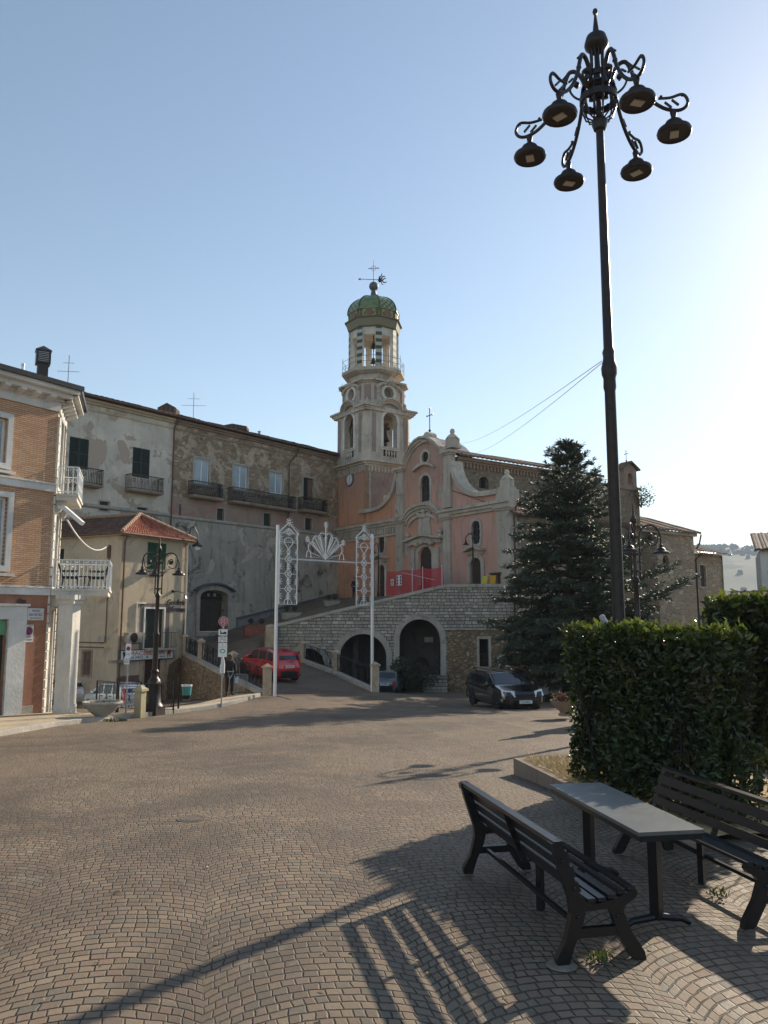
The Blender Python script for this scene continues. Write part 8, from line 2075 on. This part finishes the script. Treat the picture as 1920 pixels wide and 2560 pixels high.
# bed of dry grass with a stone kerb
c0 = atZ(1284, 1918, -.12); c1 = atZ(1380, 1965, -.1); ku = (c1-c0); ku.z = 0; ku.normalize(); kn = Vector((-ku.y, ku.x, 0)); kn = kn if kn.x > 0 else -kn
e1 = c0+ku*5.2
m = MB(); 
for i in range(6):
    a = c0+ku*(.87*i); b = c0+ku*(.87*i+.86)
    m.hexa([Vector((a.x, a.y, -.4)), Vector((b.x, b.y, -.4)), Vector((b.x, b.y, .03)), Vector((a.x, a.y, .03))]+[Vector((q_.x, q_.y, z)) for q_, z in ((a+kn*.13, -.4), (b+kn*.13, -.4), (b+kn*.13, .03), (a+kn*.13, .03))])
b0_ = c0+kn*.131
for i in range(3):
    a = b0_+kn*(.87*i); b = b0_+kn*(.87*i+.86); m.hexa([Vector((a.x, a.y, -.4)), Vector((b.x, b.y, -.4)), Vector((b.x, b.y, .026)), Vector((a.x, a.y, .026))]+[Vector((q_.x, q_.y, z)) for q_, z in ((a+ku*.13, -.4), (b+ku*.13, -.4), (b+ku*.13, .026), (a+ku*.13, .026))])
tag(m.build('bed_kerb', M_bslab), kind='structure')
rows = [[c0+kn*(.13+.25*j)+ku*(.13+.3*i)+Vector((0, 0, .13+.05*noise.noise(Vector((i*.7, j*.7, 1))))) for j in range(13)] for i in range(17)]
tag(MB().grid(rows).build('soil_bed', plain('straw_soil', (.42, .3, .14), .95, 0, .4, 9, .01), None, 60, False), kind='structure')
m = MB(); rw = random.Random(12)
for i in range(9000):
    p = c0+kn*(.15+rw.random()**1.6*1.9)+ku*(.15+rw.random()*2.2); p.z = .04; d = Vector((rw.gauss(0, 1), rw.gauss(0, 1), abs(rw.gauss(.3, .4)))).normalized()*rw.uniform(.06, .17); e = d.orthogonal().normalized()*.006
    m.add([p-e, p+e, p+d], [(0, 1, 2)])
go = m.build('dry_grass', plain('straw', (.66, .5, .25), .7, 0, .3, 9, 0), None, None, False); tag(go, 'dry straw coloured grass in the kerbed bed', 'grass', kind='stuff')

# ---------------------------------------------------------------- benches and table
def bench(label, near, far, face):
    """near/far: feet line at the back; local x along the bench, y to the sitter's front"""
    n_, f_ = Vector((*near, 0)), Vector((*far, 0)); L = (f_-n_).length; u = (f_-n_).normalized(); fr = Vector((u.y, -u.x, 0)); fr = fr if fr.dot(Vector((face, 0, 0))) > 0 else -fr
    zg_ = gz(n_.x, n_.y); t = thing('park_bench', label, 'bench', n_+Vector((0, 0, zg_)), 'black park benches at the table')
    W = lambda x, y, z: n_+u*x+fr*y+Vector((0, 0, zg_+z))
    def frame_(x):
        s = 1; wd = .055
        out = [(-.02, 0), (.06, 0), (.1, .12), (.17, .26), (.19, .34), (.36, .35), (.39, .3), (.43, .16), (.52, .02), (.55, 0), (.63, 0), (.62, .05), (.52, .2), (.47, .33), (.5, .37), (.56, .4), (.585, .43), (.575, .455), (.52, .45), (.4, .405), (.28, .385), (.2, .4), (.15, .46), (.1, .6), (.045, .76), (-.005, .8), (-.035, .775), (-.02, .7), (.03, .55), (.075, .42), (.085, .33), (.04, .16), (-.03, .05)]
        F_ = LFrame(W(x, 0, 0)-Vector((0, 0, 0)), fr, u); F_.o = W(x, 0, 0)
        k = MB().prism(F_, out, -wd/2, wd/2); k.beam(W(x, .12, .2), W(x, .47, .2), .045, .06); k.beam(W(x, -.045, .772), W(x, .03, .79), .085, .05)
        for y, z in ((.13, .31), (.42, .3), (.03, .68), (.11, .5)): k.ball(W(x, y, z)-u*(wd/2+.003)*1, .013, 6, 4)
        return k
    for x in (.04, L-.04): frame_(x).build('end_frame', M_blackpaint, t)
    def slat(a, b, w_, h_, nrm, name='slat'): MB().beam(a, b, w_, h_, nrm).build(name, M_slat, t)
    for y, z, nz in ((.24, .405, .02), (.315, .408, .0), (.39, .422, -.05), (.465, .446, -.12), (.54, .465, -.1)): slat(W(0.02, y, z), W(L-.02, y, z), .057, .026, u.cross(fr).normalized()+fr*nz)
    for y, z, h_ in ((.142, .5, .075), (.108, .6, .075), (.07, .7, .08)):
        a, b = W(.02, y, z), W(L-.02, y, z); nrm = (fr*.93+Vector((0, 0, .35))).normalized(); slat(a, b, h_, .026, nrm, 'back_slat')
    MB().beam(W(.0, .0, .795), W(L, .0, .795), .07, .03).build('top_rail', M_slat, t)
    MB().beam(W(.05, .2, .2), W(L-.05, .2, .2), .03, .03).build('stretcher', M_blackpaint, t)
    k = MB(); k.beam(W(L/2, .17, .38), W(L/2, .01, .78), .05, .02, u); k.beam(W(L/2, .2, .385), W(L/2, .56, .44), .04, .02); k.build('middle_brace', M_blackpaint, t)
    MB().beam(W(L/2, .3, .37), W(L/2, .3, .0), .05, .05).build('middle_leg', M_blackpaint, t)
    return t
bench('black slatted bench nearest the camera, its back to the open square', (1.19, 5.68), (.745, 7.74), 1)
bench('black slatted bench on the far side of the table against the hedge', (3.33, 6.48), (2.9, 8.52), -1)
tl_, tr_2, br_, bl_ = [atZ(*ZJ(*p), .76) for p in ((550, 245), (820, 232), (1330, 470), (1005, 490))]
t = thing('picnic_table', 'grey topped metal table between the two black benches', 'table', ((bl_+tr_2)/2)-Vector((0, 0, .76)))
tu = (tl_-bl_).normalized(); tw = (br_-bl_); tw = (tw-tu*tw.dot(tu)); W_ = tw.length; tw.normalize(); TL = (tl_-bl_).length
T = lambda a, b, z: bl_+tu*a+tw*b+Vector((0, 0, z-.76))
MB().hexa([T(0, 0, .735), T(TL, 0, .735), T(TL, W_, .735), T(0, W_, .735), T(0, 0, .762), T(TL, 0, .762), T(TL, W_, .762), T(0, W_, .762)]).build('tabletop', plain('grey_table_paint', (.12, .125, .12), .34, 0, .14, 3, 0, .5, .02), t)
MB().hexa([T(.015, .015, .69), T(TL-.015, .015, .69), T(TL-.015, W_-.015, .69), T(.015, W_-.015, .69), T(.015, .015, .733), T(TL-.015, .015, .733), T(TL-.015, W_-.015, .733), T(.015, W_-.015, .733)]).build('apron', M_blackpaint, t)
for a in (.28, TL-.28):
    lg_ = MB().beam(T(a, W_/2, .06), T(a, W_/2, .7), .075, .075).build('leg', M_blackpaint, t)
    MB().tube([T(a, W_/2-.27, .012), T(a, W_/2-.2, .05), T(a, W_/2, .075), T(a, W_/2+.2, .05), T(a, W_/2+.27, .012)], [.02, .026, .03, .026, .02], 8).build('foot', M_blackpaint, lg_, 50)
q_ = atZ(*ZJ(810, 1120), .01); tuft('weed_clump', q_, .1, .07, 34, M_grassgreen, 'small green weed under the end of the near bench', 'weeds', seed=5, w=.012)
q_ = atZ(*ZJ(1405, 800), .01); tuft('weed_clump', q_, .09, .06, 26, M_grassgreen, 'small green weed on the sunlit setts beside the far bench', 'weeds', seed=6, w=.012)
# concrete foot around the near bench leg
b_ = atZ(*ZJ(610, 1165), .0); tag(MB().lathe([(.105, 0), (.1, .004), (.09, .005), (.0, .004)], (b_.x+.01, b_.y+.01, .002), 12).build('footing_patch', plain('worn_mortar', (.24, .195, .15), .9, 0, .3, 12, .002)), kind='structure')
# fallen leaves
m = MB(); rw = random.Random(21)
for i in range(260):
    x, y = rw.uniform(.2, 4), rw.uniform(3.5, 10); x = x if rw.random() < .7 else rw.uniform(-4, 2); z = gz(x, y)+.012; a = rw.random()*6.3; leaf(m, Vector((x, y, z)), Vector((cos(a), sin(a), rw.uniform(-.05, .2))), Vector((rw.gauss(0, .2), rw.gauss(0, .2), 1)), rw.uniform(.025, .06), rw.uniform(.015, .03))
tag(m.build('fallen_leaves', leafmat('dead_leaf', (.3, .24, .13), (.22, .15, .08), (.4, .36, .25), .7, .1), None, None, False), 'dry fallen leaves scattered on the setts', 'leaves', kind='stuff')

# ---------------------------------------------------------------- cedar
M_cedar = leafmat('cedar_needles', (.036, .05, .026), (.06, .076, .038), (.088, .1, .05), .6, .12)
def cedar(label, x, y, zb_, h, prof, seed, extra=()):
    rw = random.Random(seed); t = thing('cedar_tree', label, 'tree', (x, y, zb_)); o = Vector((x, y, zb_)); tm, nm, bm_ = MB(), MB(), MB()
    tm.tube([o, o+Vector((.05, 0, h*.3)), o+Vector((-.05, .05, h*.6)), o+Vector((.0, 0, h*.97))], [.34, .26, .15, .03], 10); tm.build('trunk', M_bark, t, 50)
    def spray(P, w0):
        for i in range(len(P)-1):
            a, b = P[i], P[i+1]; d = (b-a); L = d.length; d.normalize(); sd = d.cross(Vector((0, 0, 1))); sd = sd.normalized() if sd.length > .1 else Vector((1, 0, 0))
            k = i/len(P); nn_ = max(2, int(L/.085))
            for j in range(nn_):
                p = a.lerp(b, rw.random())
                for s in (-1, 1):
                    ln = w0*(1.15-k)*rw.uniform(.45, 1.1); dd = (d*rw.uniform(.5, 1.0)+sd*s*rw.uniform(.4, 1.0)+Vector((0, 0, rw.gauss(-.12, .2)))).normalized()
                    q_ = p+dd*ln; v = dd.cross(Vector((rw.gauss(0, .4), rw.gauss(0, .4), 1))).normalized()
                    for f in range(3):
                        c = p.lerp(q_, (f+.3)/3)+Vector((rw.gauss(0, .03), rw.gauss(0, .03), rw.gauss(0, .03))); l2 = rw.uniform(.13, .26); d2 = (dd+v*rw.gauss(0, .55)+Vector((0, 0, rw.gauss(.08, .3)))).normalized(); v2 = d2.orthogonal().normalized()*rw.uniform(.022, .045)
                        nm.add([c-v2, c+d2*l2*.5+v2*.3, c+d2*l2, c+d2*l2*.4-v2*1.6], [(0, 1, 2, 3)])
    def limb(a, d, L, r, droop):
        P = [a]; dirn = d.copy(); n = max(4, int(L/.42))
        for j in range(n):
            dirn = (dirn+Vector((rw.gauss(0, .06), rw.gauss(0, .06), droop/n+rw.gauss(0, .03)))).normalized(); P.append(P[-1]+dirn*L/n)
        bm_.tube(P, [max(.008, r*(1-j/n)) for j in range(n+1)], 5); return P
    z = .07*h
    while z < h*.985:
        f = z/h; Lr = float(np.interp(f, [p[0] for p in prof], [p[1] for p in prof])); nb = 9 if f < .8 else 6
        for i in range(nb):
            az = rw.random()*2*pi; L = Lr*rw.uniform(.62, 1.12); el = float(np.interp(f, [0, .5, .8, 1], [.0, .1, .35, .75]))+rw.gauss(0, .1)
            d = Vector((cos(az)*cos(el), sin(az)*cos(el), sin(el))); P = limb(o+Vector((0, 0, z+rw.uniform(-.2, .2))), d, L, .05*(1-f)+.018, -.25 if f < .7 else .1)
            spray(P[max(0, len(P)//4):], .16+.1*min(1, L/2))
            for j in range(len(P)//3, len(P)-1):
                for s in (-1, 1):
                    if rw.random() < .75:
                        dd = (P[j+1]-P[j]).normalized(); sd = dd.cross(Vector((0, 0, 1))); sd = sd.normalized() if sd.length > .1 else Vector((1, 0, 0)); d2 = (dd*.75+sd*s*.8+Vector((0, 0, rw.gauss(-.05, .12)))).normalized()
                        spray(limb(P[j], d2, L*.32*(1.15-j/len(P))*rw.uniform(.6, 1.2), .012, -.2), .15)
        z += h*.018 if f < .8 else h*.024
    for (dz, az, L, el) in extra:
        d = Vector((sin(az)*cos(el), cos(az)*cos(el), sin(el))); P = limb(o+Vector((0, 0, dz)), d, L, .07, .12); spray(P[1:], .3)
        for j in range(1, len(P)-1):
            for s in (-1, 1): dd = (P[j+1]-P[j]).normalized(); sd = dd.cross(Vector((0, 0, 1))).normalized(); spray(limb(P[j], (dd*.8+sd*s*.7+Vector((0, 0, rw.gauss(.1, .15)))).normalized(), L*.22*rw.uniform(.7, 1.2), .012, -.1), .18)
    bm_.build('limbs', M_bark, t, None, False); nm.build('crown', M_cedar, t, None, False); return len(nm.f)
pC = atY(1432, 1600, 41.0)
cedar('big dark cedar tree standing before the church side wall', pC.x, 41.0, gz(pC.x, 41)-.2, atY(1430, 1118, 41).z-gz(pC.x, 41)+.2, [(0, 3.0), (.1, 3.9), (.3, 4.2), (.5, 3.5), (.7, 2.7), (.86, 1.75), (.95, 1.05), (1, .6)], 17,
      extra=((5.0, R(100), 5.2, .34), (3.9, R(105), 5.9, .26), (6.0, R(96), 4.4, .35), (4.4, R(95), 4.8, .2), (7.0, R(100), 3.4, .4), (3.6, R(-95), 4.4, .05), (5.0, R(-80), 3.9, .05), (2.6, R(-110), 3.4, -.05), (3.0, R(150), 4.4, .05)))
def bush(name, label, c, r, n, mat, seed, cat='bush', group=None, ls=.16, sz=.85):
    rw = random.Random(seed); m = MB(); c = Vector(c); t = thing(name, label, cat, c-Vector((0, 0, r*sz)), group)
    lob = [(c+Vector((rw.gauss(0, .42)*r, rw.gauss(0, .42)*r, rw.uniform(-.5, .5)*r*sz)), r*rw.uniform(.4, .62)) for _ in range(9)]
    for i in range(n):
        q_, rr_ = rw.choice(lob); d = Vector((rw.gauss(0, 1), rw.gauss(0, 1), rw.gauss(0, 1))).normalized(); p = q_+d*rr_*rw.uniform(.75, 1.08); leaf(m, p, d+Vector((rw.gauss(0, .7), rw.gauss(0, .7), rw.gauss(0, .7))), d, ls*rw.uniform(.6, 1.2), ls*.5)
    m.build('leaves', mat, t, None, False); m2 = MB()
    for q_, rr_ in lob[:5]: m2.tube([c-Vector((0, 0, r*sz)), c.lerp(q_, .6)-Vector((0, 0, .1)), q_], [.05, .03, .012], 5)
    m2.build('branches', M_bark, t); return t
q_ = atY(1352, 1665, 43); bush('dark_bush', 'dark evergreen bush at the foot of the cedar beside the driveway gate', (q_.x, 43, q_.z+.1), 1.5, 3600, M_cedar, 31)
q_ = atY(1425, 1630, 42); bush('dark_bush', 'dark evergreen shrub under the lowest cedar limbs near the hedge', (q_.x, 42, q_.z), 1.9, 4200, M_cedar, 32)
q_ = atY(1025, 1690, 49.6); bush('potted_shrub', 'dark shrub with white flowers standing in the tall middle arch', (q_.x, 49.6, q_.z+.1), 1.15, 2200, M_cedar, 33, 'shrub')
q_ = atY(1316, 1698, 41.5); bush('flower_bush', 'purple red bush beside the white gate pillar', (q_.x, 41.5, q_.z), .62, 1000, leafmat('purple_leaf', (.08, .02, .025), (.13, .04, .05), (.06, .05, .03), .5, .2), 34)
q_ = Vector((8.9, 10.6, 4.6)); bush('laurel_tree', 'broad leafed tree beside the right hedge that shades the far bench', tuple(q_), 1.75, 5200, M_laurel, 39, 'tree', ls=.13)
MB().tube([Vector((8.9, 10.6, -.2)), Vector((8.95, 10.6, 1.8)), Vector((8.9, 10.6, 3.9))], [.13, .1, .06], 8).build('trunk', M_bark, bpy.data.objects['laurel_tree'], 50)
q_ = atY(1606, 1240, 58.5); bush('wall_shrub', 'small shrub growing from the wall beside the bell gable', (q_.x, 58.9, q_.z), .95, 520, M_laurel, 35, 'shrub')
# planter bowl with red flowers behind the hedge
p = atY(1412, 1740, 26); t = thing('bowl_planter', 'stone bowl planter with red flowers just left of the long hedge', 'planter', p); zb_ = gz(p.x, 24); p.z = zb_
MB().lathe([(.22, 0), (.22, .06), (.16, .1), (.2, .16), (.36, .3), (.46, .42), (.48, .48), (.42, .48), (.0, .42)], p, 22).build('bowl', M_bslab, t, 40)
m = MB(); rw = random.Random(41)
for i in range(500): a, r = rw.random()*6.3, .42*math.sqrt(rw.random()); leaf(m, p+Vector((r*cos(a), r*sin(a), .43+rw.random()*.25)), Vector((rw.gauss(0, 1), rw.gauss(0, 1), .5)), Vector((0, 0, 1)), .09, .06)
m.build('flowers', leafmat('red_flower', (.2, .03, .04), (.12, .05, .04), (.07, .08, .03), .6, .2), t, None, False)
# gate to the driveway
def gp(px, Y): p = atY(px, 1700, Y); p.z = gz(p.x, Y); return p
for px, lab in ((1340, 'pale rounded gate pillar left of the iron driveway gate'), (1386, 'pale rounded gate pillar right of the first iron gate leaf')):
    p = gp(px, 40); F_ = Frame((p.x, 40), 90); single('gate_pillar', MB().prism(F_, arch(-.3, .3, p.z-.2, p.z+1.75, .3, 8), -.25, .25), M_coping, lab, 'pillar')
for a, b, lab in ((1350, 1378, 'narrow iron gate leaf with a white panel'), (1396, 1440, 'wide rusty iron gate leaf by the cedar')):
    p, q_ = gp(a, 40), gp(b, 40); t = thing('iron_gate', lab, 'gate', p.lerp(q_, .5), 'driveway gate leaves'); rail_line(MB(), p, q_, 1.55, .13, .014, .025, .12).build('bars', M_rust, t)
    if a == 1350: MB().beam(p.lerp(q_, .2)+Vector((0, -.05, .8)), p.lerp(q_, .85)+Vector((0, -.05, .8)), .02, 1.0).build('panel', M_white, t)
# grey figure on a plinth behind the hedge
p = atY(1514, 1600, 24); zb_ = gz(p.x, 24); zt = atY(1514, 1531, 24).z; t = thing('statue', 'weathered grey stone statue of a draped bowed figure behind the hedge', 'statue', (p.x, 24, zb_))
MB().cube(p.x-.35, p.x+.35, 23.65, 24.35, zb_, zt-1.25).build('plinth', M_coping, t)
MS = Matrix.Translation((p.x, 24, zt-1.25))
skin('figure', [[((0, 0, 0), (.24, .2)), ((.02, 0, .3), (.25, .2)), ((.06, 0, .6), (.24, .19)), ((.05, -.02, .85), (.17, .14)), ((-.02, -.06, .98), (.075, .07)), ((-.1, -.1, 1.09), (.1, .1)), ((-.14, -.12, 1.18), (.085, .085))], [((.05, -.02, .85), (.17, .14)), ((.2, -.08, .72), .09), ((.17, -.2, .5), .075), ((-.02, -.25, .56), .06)], [((.05, -.02, .85), (.17, .14)), ((-.14, -.06, .74), .085), ((-.2, -.16, .52), .07), ((-.08, -.26, .56), .06)]], M_statue, t, MS)
# houses at the right edge, below the hill
h1 = atY(1906, 1480, 46); FH = Frame((h1.x, 46), 113); t = thing('edge_house', 'pale house with dark tiled eave cut by the right picture edge', 'house', FH.p(3, -3)); zt = atY(1906, 1374, 46).z
MB().wall(FH, rectp(0, 7, -6, zt), [rectp(.35, .9, zt-2.6, zt-1.2)], 0, .2, .3).build('wall', M_white_render, t); MB().box(FH, .35, .9, zt-2.6, zt-1.2, -.2, -.12).build('window', M_shutter, t); MB().box(FH, -.002, .2, -6, zt-.01, -7, -.302).build('side_wall', M_white_render, t)
M_rt3 = tiles('edge_roof_tiles', FH, (.14, .1, .085), (.22, .15, .12), old=.6)
tiled(roof_rows(FH, -.3, 7.5, zt, .35, 6, 1.5, 3), 'roof', M_rt3, t)
h2 = atY(1815, 1520, 38); FH2 = Frame((h2.x, 38), 111); t = thing('low_house', 'low building with an old tiled roof just above the right hedge', 'house', FH2.p(2, -3)); zt = atY(1850, 1528, 38).z
MB().wall(FH2, rectp(0.3, 8, -6, zt), [], 0, 0, .3).build('wall', M_white_render, t); tiled(roof_rows(FH2, 0, 8.5, zt, .5, 5, 1.1, 6), 'roof', M_rt3, t)
# wires from the tall lamp to the church gable
z_ = atY(1510, 902, LY).z
for (tx_, ty_, lab) in ((1146, 1108, 'upper thin wire from the tall lamp to the church gable'), (1172, 1135, 'lower thin wire from the tall lamp to the church roof')):
    a = Vector((LX-.1, LY, z_-(.03 if tx_ > 1150 else 0))); b = atY(tx_, ty_, 55.5); P = []
    for i in range(13): k = i/12; p = a.lerp(b, k); p.z -= .35*4*k*(1-k); P.append(p)
    single('overhead_wire', MB().tube(P, .005, 4), M_lead, lab, 'wire')
# woods on the far hills
m = MB(); rw = random.Random(77)
for i in range(5200):
    az = R(rw.uniform(12, 40)); r = rw.uniform(700, 2700); x, y = r*sin(az), r*cos(az)
    if noise.noise(Vector((x*.0022, y*.0022, 9))) < .12 and rw.random() > .05: continue
    z = gz(x, y); s = rw.uniform(4, 9)
    for k in range(3):
        a = rw.random()*pi; d = Vector((cos(a), sin(a), 0))*s*rw.uniform(.6, 1); q_ = Vector((x, y, z))+Vector((rw.gauss(0, 3), rw.gauss(0, 3), 0)); m.add([q_-d-Vector((0, 0, 2)), q_+d-Vector((0, 0, 2)), q_+d*.7+Vector((0, 0, s*.8)), q_+Vector((0, 0, s*1.3)), q_-d*.7+Vector((0, 0, s*.9))], [(0, 1, 2, 3, 4)])
tag(m.build('far_woods', plain('far_trees', (.03, .045, .025), .9, 0, .3, .01, 0), None, None, False), 'dark woods on the hazy far hills', 'trees', kind='stuff')
# the air
hz = MB().hexa([Vector(p) for p in ((-5200, -1000, -200), (5200, -1000, -200), (5200, 5800, -200), (-5200, 5800, -200), (-5200, -1000, 330), (5200, -1000, 330), (5200, 5800, 330), (-5200, 5800, 330))])
mh = bpy.data.materials.new('haze'); mh.use_nodes = True; th_ = NT(mh); th_.n.remove(th_.n['Principled BSDF']); pv = th_.node('ShaderNodeVolumePrincipled'); pv.inputs['Color'].default_value = (.74, .87, 1, 1); pv.inputs['Density'].default_value = .00026; pv.inputs['Anisotropy'].default_value = 0.0
th_.l.new(pv.outputs[0], th_.n['Material Output'].inputs['Volume']); ho_ = hz.build('haze', mh); tag(ho_, kind='stuff')
